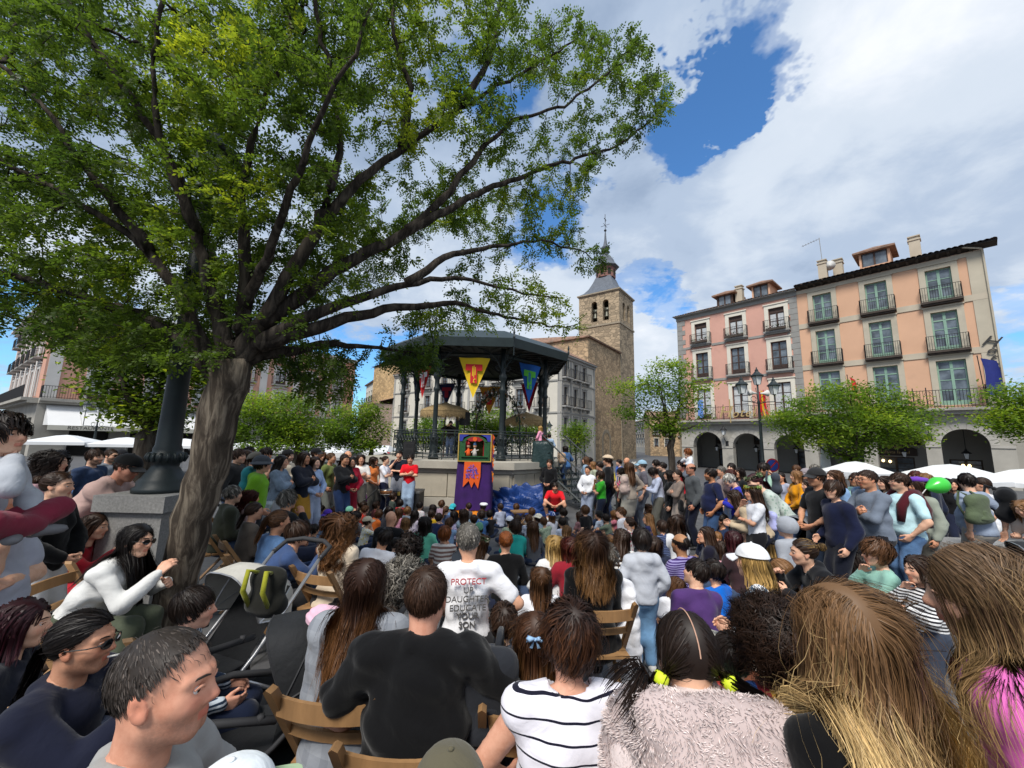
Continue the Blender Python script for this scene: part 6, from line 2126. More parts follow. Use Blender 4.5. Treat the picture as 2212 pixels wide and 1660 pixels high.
def torso_prims(sk,add=0.0,hem=None):
 s,g=sk['sb'],sk['girth']
 R1,R2=sk['R1'],sk['R2']
 X1,X2=R1@nv(1,0,0),R2@nv(1,0,0)
 fem=sk['build']=='f'
 w={'m':1.0,'f':0.92,'c':1.0}[sk['build']]
 p=[]
 p.append((sk['pel']+R1@nv(0,-0.015,-0.03)*s,sk['pel']+R1@nv(0,-0.005,0.05)*s,(0.118*g)*s+add,(0.112*g)*s+add,X1,1.32*(1.06 if fem else 1)))
 p.append((sk['pel']+R1@nv(0,0,0.06)*s,sk['waist']+R1@nv(0,0.0,0.04)*s,0.108*g*s+add,(0.098 if fem else 0.108)*g*s+add,X1,1.26*w))
 p.append((sk['waist']+R2@nv(0,0,0.03)*s,sk['chest']+R2@nv(0,0,0.05)*s,0.105*g*w*s+add,0.112*(0.6+0.4*g)*w*s+add,X2,1.34))
 p.append((sk['chest']+R2@nv(0,-0.01,0.06)*s,sk['neck']+R2@nv(0,-0.005,-0.05)*s,0.103*w*s+add,0.06*s+add,X2,1.45))
 for i,sg in((0,-1),(1,1)):
  p.append((sk['neck']+R2@nv(sg*0.04,-0.01,-0.025)*s,sk['sho%d'%i]+R2@nv(0,0,0.004)*s,0.048*s+add,0.052*s+add,None,1))
  if fem:
   p.append((sk['chest']+R2@nv(sg*0.065,0.072,0.0)*s,sk['chest']+R2@nv(sg*0.06,0.06,0.02)*s,0.056*s+add,0.05*s+add,None,1))
 if g>1.12:
  p.append((sk['pel']+R1@nv(0,0.05*g,0.08)*s,sk['waist']+R1@nv(0,0.055*g,0.0)*s,0.105*g*s+add,0.10*g*s+add,X1,1.2))
 return p
def arm_prims(sk,i,f=1.0,add=0.0,fore=1.0):
 s=sk['sb']*(0.75+0.25*sk['girth'])
 a,e,w=sk['sho%d'%i],sk['elb%d'%i],sk['wri%d'%i]
 p=[(a,a+(e-a)*f,0.05*s+add,(0.05-0.011*f)*s+add,None,1)]
 if f>=1 and fore>0:
  m=e+(w-e)*min(0.3,fore)
  p.append((e,m,0.038*s+add,0.040*s+add,None,1))
  if fore>0.3:
   p.append((m,e+(w-e)*fore,0.040*s+add,(0.040-0.014*fore)*s+add,None,1))
 return p
def leg_prims(sk,i,f=2.0,add=0.0,add2=None):
 s=sk['sb']*(0.8+0.2*sk['girth'])
 a,k,n=sk['hip%d'%i],sk['knee%d'%i],sk['ank%d'%i]
 add2=add if add2 is None else add2
 q=min(1.0,f)
 p=[(a,a+(k-a)*q,0.088*s+add,(0.088-0.03*q)*s+(add+(add2-add)*q*0.5),None,1)]
 if f>1:
  m=k+(n-k)*0.32
  back=unit(np.cross(np.cross(n-k,k-a),n-k))*-0.012*s if np.linalg.norm(np.cross(n-k,k-a))>1e-4 else nv(0,-0.012,0)*s
  p.append((k,m+back,0.056*s+add,0.056*s+(add+add2)/2,None,1))
  p.append((m+back,k+(n-k)*(f-1),0.056*s+(add+add2)/2,0.037*s+add2,None,1))
 return p
def foot_prims(sk,i,add=0.0):
 s=sk['sb']
 n,t=sk['ank%d'%i],sk['toe%d'%i]
 dn=nv(0,0,-1)if abs(t[2])<0.7 else unit(sk['knee%d'%i]-n)*-1
 heel=n+dn*0.042*s-t*0.045*s
 ball=n+dn*0.050*s+t*0.10*s
 tip=n+dn*0.052*s+t*0.155*s
 sd=unit(np.cross(t,dn))
 return[(n,heel+t*0.03*s,0.036*s+add,0.036*s+add,None,1),(heel,ball,0.030*s+add,0.026*s+add,sd,1.25),(ball,tip,0.026*s+add,0.022*s+add,sd,1.5)]
def folds(P,seed,amp,fr=1.0,dirs=5):
 r=np.random.RandomState(seed)
 W=0
 for k in range(dirs):
  d=unit(r.normal(0,1,3)*nv(1,1,1.6))*r.uniform(24,62)*fr
  d2=unit(r.normal(0,1,3))*r.uniform(6,14)
  ph=r.uniform(0,6.28,2)
  W=W+np.abs(np.sin((P[0]*f32(d[0])+P[1]*f32(d[1])+P[2]*f32(d[2]))*f32(0.5)+f32(1.6)*np.sin(P[0]*f32(d2[0])+P[1]*f32(d2[1])+P[2]*f32(d2[2])+f32(ph[1]))+f32(ph[0])))
 return(W/dirs-f32(0.63))*f32(-amp*2.2)
def cut(P,D,pt,n):
 n=unit(n)
 return np.maximum(D,(P[0]-pt[0])*f32(n[0])+(P[1]-pt[1])*f32(n[1])+(P[2]-pt[2])*f32(n[2]))
def face_attr(v):
 """beard area and flushed area of head-space points"""
 x,y,z=np.abs(v[:,0]),v[:,1],v[:,2]
 b=np.clip((-0.028-z+0.25*np.clip(0.045-y,0,0.1))/0.02,0,1)*np.clip((y+0.012)/0.025,0,1)*np.clip((z+0.135)/0.02,0,1)
 b*=1-np.exp(-((x/0.022)**2+((z+0.062)/0.010)**2))*(y>0.07)
 r=np.exp(-(((x-0.042)/0.022)**2+((z+0.025)/0.022)**2))*(y>0.03)+np.exp(-((x/0.018)**2+((z+0.03)/0.016)**2))*(y>0.09)+(x>0.076)*0.8
 return b,np.clip(r,0,1)
def body_data(sk,h,hh,headkind,curls=(0.35,0.35),palm=None):
 pr=torso_prims(sk)
 for i in(0,1):
  pr+=arm_prims(sk,i)+leg_prims(sk,i)+foot_prims(sk,i,-0.004)
 s=sk['sb']
 nr={'m':0.054,'f':0.046,'c':0.048}[sk['build']]*(s if sk['build']!='c' else max(s,0.75))
 hd=sk['head']
 pr.append((sk['neck']+sk['R2']@nv(0,-0.012,-0.05)*s,hd+sk['Rh']@nv(0,-0.03,-0.10)*sk['sh'],nr*1.05,nr*0.93,None,1))
 lo,P,n=grid_for(pr,h,0.02)
 V,Q=nets(sdf(P,pr,0.028),lo,h)
 hs=sk['sh']
 hv,hq,hm=head_mesh(headkind,hh)
 fb,fr=face_attr(hv)
 FB,FR=[np.zeros(len(V)),fb],[np.zeros(len(V)),fr]
 VV,QQ,MM=[V,hv*hs@sk['Rh'].T+hd],[Q,hq+len(V)],[np.zeros(len(Q),np.int32),hm]
 o=len(V)+len(hv)
 for i in(0,1):
  hv,hq=hand_mesh(curls[i],0.0066 if h<0.025 else(0.0095 if h<0.03 else 0.013))
  y=unit(sk['wri%d'%i]-sk['elb%d'%i])
  pn=nv(*(palm[i]if palm else((1,0.15,0)if i==0 else(-1,0.15,0))))
  z=unit(-(pn-y*(pn@y)))
  x=np.cross(y,z)
  Rm=np.stack([x if i==1 else-x,y,z],1)
  VV.append(hv*s*(1.0 if sk['build']!='f' else 0.93)@Rm.T+sk['wri%d'%i]-y*0.005)
  QQ.append((hq if i==1 else hq[:,::-1])+o)
  MM.append(np.zeros(len(hq),np.int32))
  FB.append(np.zeros(len(hv)))
  FR.append(np.full(len(hv),0.35))
  o+=len(hv)
 return np.concatenate(VV),np.concatenate(QQ),np.concatenate(MM),np.concatenate(FB),np.concatenate(FR)
def top_data(sk,h,kind,seed=1,loose=0.0,fold=0.004,hem=-0.08,extra=()):
 s=sk['sb']
 add={'tee':0.014,'tank':0.011,'long':0.013,'hoodie':0.022,'jacket':0.024,'puffer':0.04}[kind]*(0.6+0.4*s)+loose
 pr=torso_prims(sk,add)
 for i in(0,1):
  if kind=='tank':
   continue
  if kind=='tee':
   pr+=arm_prims(sk,i,0.72,add*1.3,0)
  else:
   pr+=arm_prims(sk,i,1.0,add,0.95)
 if kind in('hoodie','fur'):
  R2=sk['R2']
  pr.append((sk['neck']+R2@nv(-0.05,-0.07,-0.01)*s,sk['neck']+R2@nv(0.05,-0.07,-0.01)*s,0.062*s,0.062*s,None,1))
  pr.append((sk['neck']+R2@nv(0,-0.09,-0.02)*s,sk['neck']+R2@nv(0,-0.08,-0.10)*s,0.06*s,0.035*s,None,1))
  for sg in(-1,1):
   pr.append((sk['neck']+R2@nv(sg*0.06,-0.06,0.0)*s,sk['neck']+R2@nv(sg*0.05,0.05,-0.05)*s,0.034*s,0.03*s,None,1))
 if kind in('jacket','long','tee','puffer'):
  R2=sk['R2']
  for a in range(6):
   t0,t1=a*pi/3,(a+1)*pi/3
   c0=sk['neck']+R2@nv(0.068*cos(t0),0.068*sin(t0)-0.01,-0.022-0.022*sin(t0))*s
   c1=sk['neck']+R2@nv(0.068*cos(t1),0.068*sin(t1)-0.01,-0.022-0.022*sin(t1))*s
   q=0.010 if kind in('tee','long')else 0.024
   pr.append((c0,c1,q*s+0.003,q*s+0.003,None,1))
 pr+=list(extra)
 lo,P,n=grid_for(pr,h,0.025)
 D=sdf(P,pr,0.03)
 D=D+np.minimum(folds(P,seed,fold),f32(add*0.55))
 if kind=='puffer':
  D=D+f32(0.014)*(np.abs(np.sin(P[2]*f32(62/max(s,0.6))))*-1+f32(0.5))*np.ones_like(D)
 D=cut(P,D,sk['pel']+sk['R1']@nv(0,0,hem)*s,sk['R1']@nv(0,0,-1))
 nk=sk['neck']+sk['R2']@nv(0,0.012,0.03)*s
 if kind not in('hoodie',):
  D=np.maximum(D,-(np.sqrt((P[0]-nk[0])**2+(P[1]-nk[1])**2+((P[2]-nk[2])*f32(0.8))**2)-f32(0.056*s+(0.018 if kind=='tank' else 0))))
 V,Q=nets(D,lo,h)
 return V,Q
def bottom_data(sk,h,kind,seed=2,fold=0.009):
 s=sk['sb']
 R1=sk['R1']
 X1=R1@nv(1,0,0)
 g=sk['girth']
 pr=[(sk['pel']+R1@nv(0,-0.015,-0.03)*s,sk['pel']+R1@nv(0,-0.005,0.07)*s,0.118*g*s+0.012,0.112*g*s+0.012,X1,1.33)]
 for i in(0,1):
  if kind=='trousers':
   pr+=leg_prims(sk,i,1.93,0.02,0.026)
  elif kind=='shorts':
   pr+=leg_prims(sk,i,0.9,0.024,0.034)
  elif kind=='leggings':
   pr+=leg_prims(sk,i,1.95,0.005,0.005)
  else:
   k,n_=sk['knee%d'%i],sk['ank%d'%i]
   f={'skirt':0.95,'longskirt':1.7}[kind]
   pr+=leg_prims(sk,i,f,0.02,0.04)
 if kind in('skirt','longskirt'):
  m0,m1=(sk['hip0']+sk['hip1'])/2,(sk['knee0']+sk['knee1'])/2
  pr.append((m0,m0+(m1-m0)*0.95,0.11*s,0.10*s,unit(sk['knee1']-sk['knee0']),1.5))
  if kind=='longskirt':
   m2=(sk['ank0']+sk['ank1'])/2
   pr.append((m1,m1+(m2-m1)*0.8,0.11*s,0.13*s,unit(sk['knee1']-sk['knee0']),1.5))
 lo,P,n=grid_for(pr,h,0.02)
 D=sdf(P,pr,0.025)+np.minimum(folds(P,seed,fold,0.8),f32(0.006))
 pt,nz,ny=sk['pel']+R1@nv(0,0,0.085)*s,R1@nv(0,0,1),R1@nv(0,1,0)
 q=[P[i]-f32(pt[i])for i in range(3)]
 fw=q[0]*f32(ny[0])+q[1]*f32(ny[1])+q[2]*f32(ny[2])
 D=np.maximum(D,q[0]*f32(nz[0])+q[1]*f32(nz[1])+q[2]*f32(nz[2])-4*np.maximum(0,fw-f32(0.12*s)))
 return nets(D,lo,h)
def shoe_data(sk,i,h):
 pr=foot_prims(sk,i,0.008)
 lo,P,n=grid_for(pr,h,0.012)
 D=sdf(P,pr,0.012)
 a=sk['ank%d'%i]
 D=cut(P,D,a+unit(sk['knee%d'%i]-a)*0.03*sk['sb'],unit(sk['knee%d'%i]-a))
 return nets(D,lo,h)
# hair
SC0,SCR=nv(0,-0.014,0.030),nv(0.078,0.097,0.089)
def hair_zmin(y):
 return-0.078+np.clip((y+0.065)/0.135,0,1)*0.138
def hair_cap(off=0.004,zoff=0.0,n=22):
 V,Q=[],[]
 for i in range(n+1):
  th=pi*0.80*i/n
  for j in range(2*n):
   a=pi*j/n
   V.append(SC0+(SCR+off)*nv(sin(th)*cos(a),sin(th)*sin(a),cos(th)))
 V=np.array(V)
 ok=V[:,2]>hair_zmin(V[:,1])+zoff
 Q=np.array([(i*2*n+j,(i+1)*2*n+j,(i+1)*2*n+(j+1)%(2*n),i*2*n+(j+1)%(2*n))for i in range(n)for j in range(2*n)])
 Q=Q[ok[Q].all(1)]
 return V,Q
def strands(N,seg,L,rng,style,coll=None,curl=0.0,curlf=40.0,clump=0.5,lift=0.010,part=0.0,ties=None,hang=(0,-0.2,-1),Lvar=0.15,roots=None,nguide=60,spread=0.0,zoff=0.0):
 """returns strand points (N, seg+1, 3) in head space"""
 if roots is None:
  R=rng.normal(0,1,(int(N*3.2),3))
  R/=np.linalg.norm(R,axis=1)[:,None]
  p=SC0+R*SCR
  p=p[p[:,2]>hair_zmin(p[:,1])+zoff][:N]
 else:
  p=roots
 N=len(p)
 nrm=(p-SC0)/SCR**2
 nrm/=np.linalg.norm(nrm,axis=1)[:,None]
 Ls=L*(1+rng.uniform(-Lvar,Lvar,N))
 off=lift*(0.5+rng.rand(N))
 v=nrm*(0.6 if style=='curly' else 0.2)
 pts=[p.copy()]
 crown=nv(0,-0.065,0.115)
 for k in range(seg):
  f=k/seg
  if style=='short':
   t=p-crown
   t=t-(t*nrm).sum(1)[:,None]*nrm
   t/=np.linalg.norm(t,axis=1)[:,None]+1e-6
   t=t+nrm*0.12+nv(0,0,-0.3)
  elif style=='long':
   sgn=np.where(p[:,0]-part>0,1.0,-1.0)
   w=np.clip((p[:,2]-0.02)/0.08,0,1)[:,None]
   t=w*np.stack([sgn*0.9,-0.35+0*sgn,-0.25+0*sgn],1)+(1-w)*nv(*hang)
  elif style=='back':
   tie=ties[0]if len(ties)==1 else np.where((p[:,0]>part)[:,None],ties[1],ties[0])
   t=tie-p
   dd=np.linalg.norm(t,axis=1)[:,None]
   t=t/(dd+1e-6)
   stop=dd[:,0]<0.018
   t[stop]*=0.02
  elif style=='curly':
   t=nrm*0.9+nv(0,0,-0.55*f)+rng.normal(0,0.5,(N,3))
  else:
   t=np.tile(nv(*hang),(N,1))
  v=v*(0.45 if style=='curly' else 0.3)+t*0.8
  if spread and f>0.4:
   v+=rng.normal(0,spread,(N,3))
  ln=np.linalg.norm(v,axis=1)[:,None]
  step=(Ls/seg)[:,None]*(v/(ln+1e-6))
  if style=='back':
   step=step*np.minimum(1,np.linalg.norm(tie-p,axis=1)/(Ls/seg+1e-6)+0.02)[:,None]
  p=p+step
  e=(p-SC0)/(SCR+off[:,None]*(1.0 if style!='curly' else 1.0))
  m=np.linalg.norm(e,axis=1)
  ins=m<1
  if style!='curly' and style!='hang':
   mo=1+off*1.25/0.085
   far=(m>mo)&(p[:,2]>-0.045)
   p[far]=SC0+(e[far]/m[far][:,None])*(SCR+off[far][:,None])*(mo[far]/(1+off[far]/0.088))[:,None]
  p[ins]=SC0+(e[ins]/m[ins][:,None])*(SCR+off[ins][:,None])
  if coll is not None and k>seg*0.25:
   p=coll(p,off)
  nrm=(p-SC0)/SCR**2
  nrm/=np.linalg.norm(nrm,axis=1)[:,None]
  pts.append(p.copy())
 S=np.stack(pts,1)
 if clump>0 and nguide and N>nguide:
  gi=rng.choice(N,nguide,replace=False)
  d=np.linalg.norm(S[:,0][:,None]-S[gi,0][None],axis=2)
  own=gi[d.argmin(1)]
  w=(np.linspace(0,1,seg+1)**1.3*clump)[None,:,None]
  S=S*(1-w)+S[own]*w
 else:
  own=np.arange(N)
 if curl:
  T=np.gradient(S,axis=1)
  T/=np.linalg.norm(T,axis=2)[:,:,None]+1e-9
  O=S-SC0
  U=np.cross(T,O)
  U/=np.linalg.norm(U,axis=2)[:,:,None]+1e-9
  W=np.cross(T,U)
  sl=np.linspace(0,1,seg+1)[None,:]*Ls[:,None]
  ph=(own*12.9898%6.283)[:,None]+rng.normal(0,0.35,(N,1))
  amp=curl*np.clip(np.linspace(0,1,seg+1)*1.6,0,1)[None,:]
  S=S+U*(amp*np.cos(sl*curlf+ph))[:,:,None]+W*(amp*np.sin(sl*curlf+ph)*0.8)[:,:,None]
 return S
def ribbons(S,width,rng,taper=0.45,cen=SC0):
 N,K,_=S.shape
 T=np.gradient(S,axis=1)
 O=S-cen
 U=np.cross(T,O)
 U/=np.linalg.norm(U,axis=2)[:,:,None]+1e-9
 U=U+rng.normal(0,0.25,(N,1,3))
 w=width*(0.7+0.6*rng.rand(N))[:,None]*np.interp(np.linspace(0,1,K),[0,0.6,1],[0.9,1.0,taper*0.5])[None,:]
 A,B=S-U*w[:,:,None]/2,S+U*w[:,:,None]/2
 V=np.stack([A,B],2).reshape(-1,3)
 base=(np.arange(N)*K*2)[:,None]+(np.arange(K-1)*2)[None,:]
 base=base.ravel()
 Q=np.stack([base,base+1,base+3,base+2],1)
 hv=np.repeat(rng.rand(N),K*2)
 ht=np.tile(np.repeat(np.linspace(0,1,K),2),N)
 return V,Q,hv,ht
def hair_mesh(name,pieces,cap=None,scale=1.0):
 VV,QQ,HV,HT,o=[],[],[],[],0
 if cap is not None:
  V,Q=cap
  VV.append(V)
  QQ.append(Q)
  HV.append(np.full(len(V),0.25))
  HT.append(np.zeros(len(V)))
  o=len(V)
 for(V,Q,hv,ht)in pieces:
  VV.append(V)
  QQ.append(Q+o)
  HV.append(hv)
  HT.append(ht)
  o+=len(V)
 V=np.concatenate(VV)
 me=mesh_np(name,V*scale,quads=np.concatenate(QQ))
 hvv=np.concatenate(HV)
 Nn=(V-SC0)/SCR**2
 Nn/=np.linalg.norm(Nn,axis=1)[:,None]+1e-9
 lowk=np.clip((-V[:,2]-0.02)/0.08,0,1)
 Nn[:,2]=Nn[:,2]*(1-lowk)+0.12*lowk
 jr=np.random.RandomState(5).normal(0,1,(4096,3))[(hvv*4095).astype(int)]
 Nn+=jr*0.20
 Nn/=np.linalg.norm(Nn,axis=1)[:,None]+1e-9
 me.normals_split_custom_set_from_vertices([tuple(q)for q in Nn.tolist()])
 for nm,d in(('hv',HV),('ht',HT)):
  a=me.attributes.new(nm,'FLOAT','POINT')
  a.data.foreach_set('value',np.concatenate(d).astype(f32))
 return me
def gen_coll(kf=1.0,neck=(0,-0.035,-0.16)):
 """keeps hanging hair outside a generic neck and back"""
 bc,br=nv(0,-0.03,-0.17-0.20*kf),nv(0.21*kf,0.115*kf,0.19*kf)
 def f(p,off):
  q=p.copy()
  d=q-nv(*neck)*nv(1,1,0)
  r=np.sqrt(d[:,0]**2+d[:,1]**2)
  low=(q[:,2]<-0.06)
  ins=low&(r<0.062+off)
  q[ins,0]=neck[0]+d[ins,0]/(r[ins]+1e-6)*(0.062+off[ins])
  q[ins,1]=neck[1]+d[ins,1]/(r[ins]+1e-6)*(0.062+off[ins])
  e=(q-bc)/br
  m=np.linalg.norm(e,axis=1)
  ins=(m<1.0)&(q[:,1]<0.02)
  n_=e[ins]/br
  n_[:,2]*=0.25
  n_/=np.linalg.norm(n_,axis=1)[:,None]+1e-9
  q[ins]+=n_*((1-m[ins])*br[1]+0.004)[:,None]
  return q
 return f
HAIRS={}
def hair_get(style,lod,seed=0,kf=1.0,gb=0,hat=False):
 """lod 0 far, 1 near; kf: torso size against the head; gb: how far the head is bowed, in steps of 0.3; a shared mesh in head space"""
 if style not in('bob','long','wavy','curlylong','pony','lowpony','pigtails'):
  kf,gb=1.0,0
 key=(style,lod,seed,kf,gb,hat)
 if key in HAIRS:
  return HAIRS[key]
 r=np.random.RandomState(seed*31+sum(map(ord,style))*7+lod)
 cg,sg_=cos(gb*0.3),sin(gb*0.3)
 def hg(x,y,z):
  return(x,y*cg+z*sg_*-1,z*cg+y*sg_)
 N,w,sg=((330,0.0125,6),(760,0.0072,6))[lod]
 ps,cap=[],hair_cap(0.005)
 if hat:
  V_,Q_=cap
  cap=(V_,Q_[V_[Q_][:,:,2].max(1)<0.062])
 def rb(S,ww=w,cen=SC0):
  if hat:
   S=S[(S[:,:,2].max(1)<0.05)]
  if len(S):
   ps.append(ribbons(S,ww,r,cen=cen))
 co=gen_coll(kf)
 if style=='short':
  rb(strands(N,5,0.055,r,'short',lift=0.012,clump=0.35))
 elif style=='bowl':
  rb(strands(N,6,0.10,r,'short',lift=0.014,clump=0.3))
 elif style=='crop':
  rb(strands(N,3,0.022,r,'short',lift=0.006,clump=0.1))
 elif style=='messy':
  rb(strands(N,6,0.085,r,'short',lift=0.022,clump=0.6,curl=0.010,curlf=60))
 elif style=='bob':
  rb(strands(int(N*1.3),sg,0.20,r,'long',co,lift=0.014,clump=0.35,part=0.015,hang=hg(0,-0.1,-1)))
 elif style=='long':
  rb(strands(int(N*1.6),sg+2,0.36,r,'long',co,lift=0.014,clump=0.45,part=0.01,hang=hg(0,-0.25,-1),curl=0.006,curlf=25))
 elif style=='wavy':
  rb(strands(int(N*1.6),sg+3,0.38,r,'long',co,lift=0.02,clump=0.6,part=-0.02,hang=hg(0,-0.22,-1),curl=0.014,curlf=38))
 elif style=='curlylong':
  rb(strands(int(N*1.8),sg+4,0.36,r,'long',co,lift=0.035,clump=0.55,part=0.0,hang=hg(0,-0.2,-1),curl=0.024,curlf=55,spread=0.15))
 elif style=='curly':
  rb(strands(int(N*1.6),sg,0.09,r,'curly',lift=0.025,clump=0.5,curl=0.016,curlf=110,nguide=120))
 elif style in('pony','lowpony','bun'):
  tie={'pony':nv(0,-0.125,0.055),'lowpony':nv(0,-0.118,-0.03),'bun':nv(0,-0.118,0.05)}[style]
  rb(strands(N,7,0.24,r,'back',lift=0.007,clump=0.25,ties=[tie]))
  n2=int(N*0.5)
  if style!='bun':
   roots=tie+r.normal(0,0.010,(n2,3))
   rb(strands(n2,sg,0.22 if style=='pony' else 0.18,r,'hang',co,lift=0.004,clump=0.5,hang=hg(0,-0.35,-1),roots=roots,curl=0.006,curlf=30),cen=nv(0,0.1,0))
  else:
   u=r.normal(0,1,(n2,3))
   u/=np.linalg.norm(u,axis=1)[:,None]
   c=tie+nv(0,-0.028,0.005)
   S=np.stack([c+np.stack([np.cos(a)*u[:,0]+np.sin(a)*u[:,2],u[:,1],-np.sin(a)*u[:,0]+np.cos(a)*u[:,2]],1)*0.036 for a in np.linspace(0,1.6,6)],1)
   rb(S,cen=c)
   cv=[c+0.034*nv(sin(t)*cos(a),sin(t)*sin(a),cos(t))for t in np.linspace(0,pi,9)for a in np.linspace(0,2*pi,12,endpoint=False)]
   cq=[(i*12+j,i*12+(j+1)%12,(i+1)*12+(j+1)%12,(i+1)*12+j)for i in range(8)for j in range(12)]
   ps.append((np.array(cv),np.array(cq),np.full(len(cv),0.3),np.zeros(len(cv))))
 elif style=='pigtails':
  rb(strands(N,7,0.2,r,'back',lift=0.006,clump=0.2,ties=[nv(-0.085,-0.05,-0.03),nv(0.085,-0.05,-0.03)]))
  for sx in(-1,1):
   roots=nv(sx*0.09,-0.052,-0.032)+r.normal(0,0.008,(int(N*0.3),3))
   rb(strands(len(roots),sg,0.16,r,'hang',co,lift=0.004,clump=0.5,hang=hg(sx*0.25,-0.2,-1),roots=roots),cen=nv(0,0.1,0))
 elif style=='ring':
  V,Q=hair_cap(0.004)
  keep=(V[Q][:,:,2].max(1)<0.055)|(V[Q][:,:,1].mean(1)<-0.085)
  cap=(V,Q[keep])
  S=strands(N,4,0.03,r,'short',lift=0.006,clump=0.1)
  S=S[(S[:,0,2]<0.05)|(S[:,0,1]<-0.085)]
  rb(S)
 HAIRS[key]=hair_mesh('hair',ps,cap)
 return HAIRS[key]
# head-wear, built in head space
def dome(mb,off,zcut,mi=0,n=14,front=0.0,sy=1.0):
 o=len(mb.v)
 for i in range(n//2+1):
  z=zcut+(1-zcut)*i/(n//2)
  th=math.acos(max(-1,min(1,z)))
  for j in range(2*n):
   a=pi*j/n
   d=nv(sin(th)*cos(a),sin(th)*sin(a)*sy,z)
   mb.v.append(tuple(SC0+(SCR+off)*d+nv(0,0,front*d[1])))
 for i in range(n//2):
  for j in range(2*n):
   mb.f.append((o+i*2*n+j,o+i*2*n+(j+1)%(2*n),o+(i+1)*2*n+(j+1)%(2*n),o+(i+1)*2*n+j))
   mb.m.append(mi)
def hat_mesh(kind):
 mb=MB()
 if kind in('cap','cap_back'):
  dome(mb,0.022,0.12)
  sg=1 if kind=='cap' else-1
  o=len(mb.v)
  n=10
  for lvl in(0,1):
   for i in range(n+1):
    a=radians(-58+116*i/n)
    r0,r1=nv(0.100*sin(a),sg*0.118*cos(a)),nv(0.098*sin(a),sg*(0.118*cos(a)+0.075*cos(a*0.9)))
    for(x,y),dz in((r0,0.0),(r1,-0.022-0.012*abs(sin(a)))):
     mb.v.append((x,y-0.014,0.045+dz-lvl*0.005-0.02*sin(a)**2))
  for lvl in(0,1):
   b=o+lvl*2*(n+1)
   for i in range(n):
    f=(b+2*i,b+2*i+1,b+2*i+3,b+2*i+2)
    mb.f.append(f if lvl else f[::-1])
    mb.m.append(1)
  for i in range(n):
   b=o+2*(n+1)
   mb.f.append((o+2*i+1,b+2*i+1,b+2*i+3,o+2*i+3))
   mb.m.append(1)
  mb.lathe([(0.009,0),(0.007,0.006),(0.001,0.008)],8,tuple(SC0+nv(0,0,SCR[2]+0.02)))
 elif kind=='bucket':
  dome(mb,0.024,0.15)
  mb.lathe([(0.104,0.055),(0.16,0.012),(0.165,0.010),(0.104,0.05)],28,(0,-0.014,0))
 elif kind=='flat':
  dome(mb,0.026,0.3,sy=1.1)
  mb.lathe([(0.115,0.062),(0.122,0.075),(0.10,0.10)],24,(0,0.0,0))
  mb.poly([(-0.07,0.09,0.055),(0.07,0.09,0.055),(0.045,0.15,0.045),(-0.045,0.15,0.045)],[(0,1,2,3),(3,2,1,0)])
 elif kind=='beanie':
  dome(mb,0.02,-0.05,front=0.03)
 elif kind=='beret':
  mb.lathe([(0.085,0.06),(0.115,0.075),(0.13,0.10),(0.105,0.128),(0.04,0.138),(0.005,0.146)],22,(0.015,-0.025,0))
 elif kind=='hood':
  dome(mb,0.030,-0.62,n=16)
  mb.f=[f for f in mb.f if not(np.mean([mb.v[i][1]for i in f])>0.045 and np.mean([mb.v[i][2]for i in f])<0.085)]
  mb.m=mb.m[:len(mb.f)]
 return mb.mesh('hat_'+kind,True)
HATS={}
def wreath_mesh(seed=0):
 r=random.Random(seed)
 mb=MB()
 for i in range(70):
  a=r.uniform(0,2*pi)
  p=Vector((0.095*cos(a),0.112*sin(a)-0.014,0.07+r.uniform(-0.012,0.03)))
  s=r.uniform(0.016,0.04)
  q=MRO(a,4,'Z')@MRO(r.uniform(-1.2,1.2),4,'Y')@MRO(r.uniform(-1,1),4,'X')
  mb.poly([p+q@(Vector(v)*s)for v in((-0.5,0,0),(0,-1,0.2),(0.6,0,0.1),(0,1,0.2))],[(0,1,2,3)],r.choice((0,0,0,1)))
 return mb.mesh('wreath')
# materials of people
def skin_mat(hx,beard=0.0,hairc='2a211c'):
 key='skin_%s_%s_%s'%(hx,beard,hairc if beard else '')
 if key in MATS:
  return MATS[key]
 c=srgb(hx)
 m,nt,b=nodemat(key)
 n=add_noise(nt,26,7,0.7)
 r=ramp(nt,n.outputs['Fac'],[(0.3,(c[0]*0.86,c[1]*0.76,c[2]*0.72)),(0.55,c),(0.75,sc3(c,1.08))])
 def mixc(src,fac,col):
  mx=nt.nodes.new('ShaderNodeMix')
  mx.data_type='RGBA'
  nt.links.new(fac,mx.inputs['Factor'])
  nt.links.new(src,mx.inputs[6])
  mx.inputs[7].default_value=(*col,1)
  return mx.outputs[2]
 def fac(at_name,k,nz=None):
  a=nt.nodes.new('ShaderNodeAttribute')
  a.attribute_name=at_name
  q=nt.nodes.new('ShaderNodeMath')
  q.operation='MULTIPLY'
  q.inputs[1].default_value=k
  nt.links.new(a.outputs['Fac'],q.inputs[0])
  if nz is None:
   return q.outputs[0]
  q2=nt.nodes.new('ShaderNodeMath')
  q2.operation='MULTIPLY'
  nt.links.new(q.outputs[0],q2.inputs[0])
  nt.links.new(ramp(nt,nz,[(0.3,0.45),(0.6,1.0)]).outputs[0],q2.inputs[1])
  return q2.outputs[0]
 src=mixc(r.outputs[0],fac('rd',0.5),(c[0]*0.92,c[1]*0.55,c[2]*0.5))
 if beard:
  src=mixc(src,fac('bd',beard,add_noise(nt,120,4,0.7).outputs['Fac']),sc3(srgb(hairc),0.9))
 nt.links.new(src,b.inputs['Base Color'])
 b.inputs['Roughness'].default_value=0.52
 b.inputs['Specular IOR Level'].default_value=0.35
 n2=add_noise(nt,160,3,0.6)
 bump(nt,b,n2.outputs['Fac'],0.12,0.002)
 MATS[key]=m
 return m
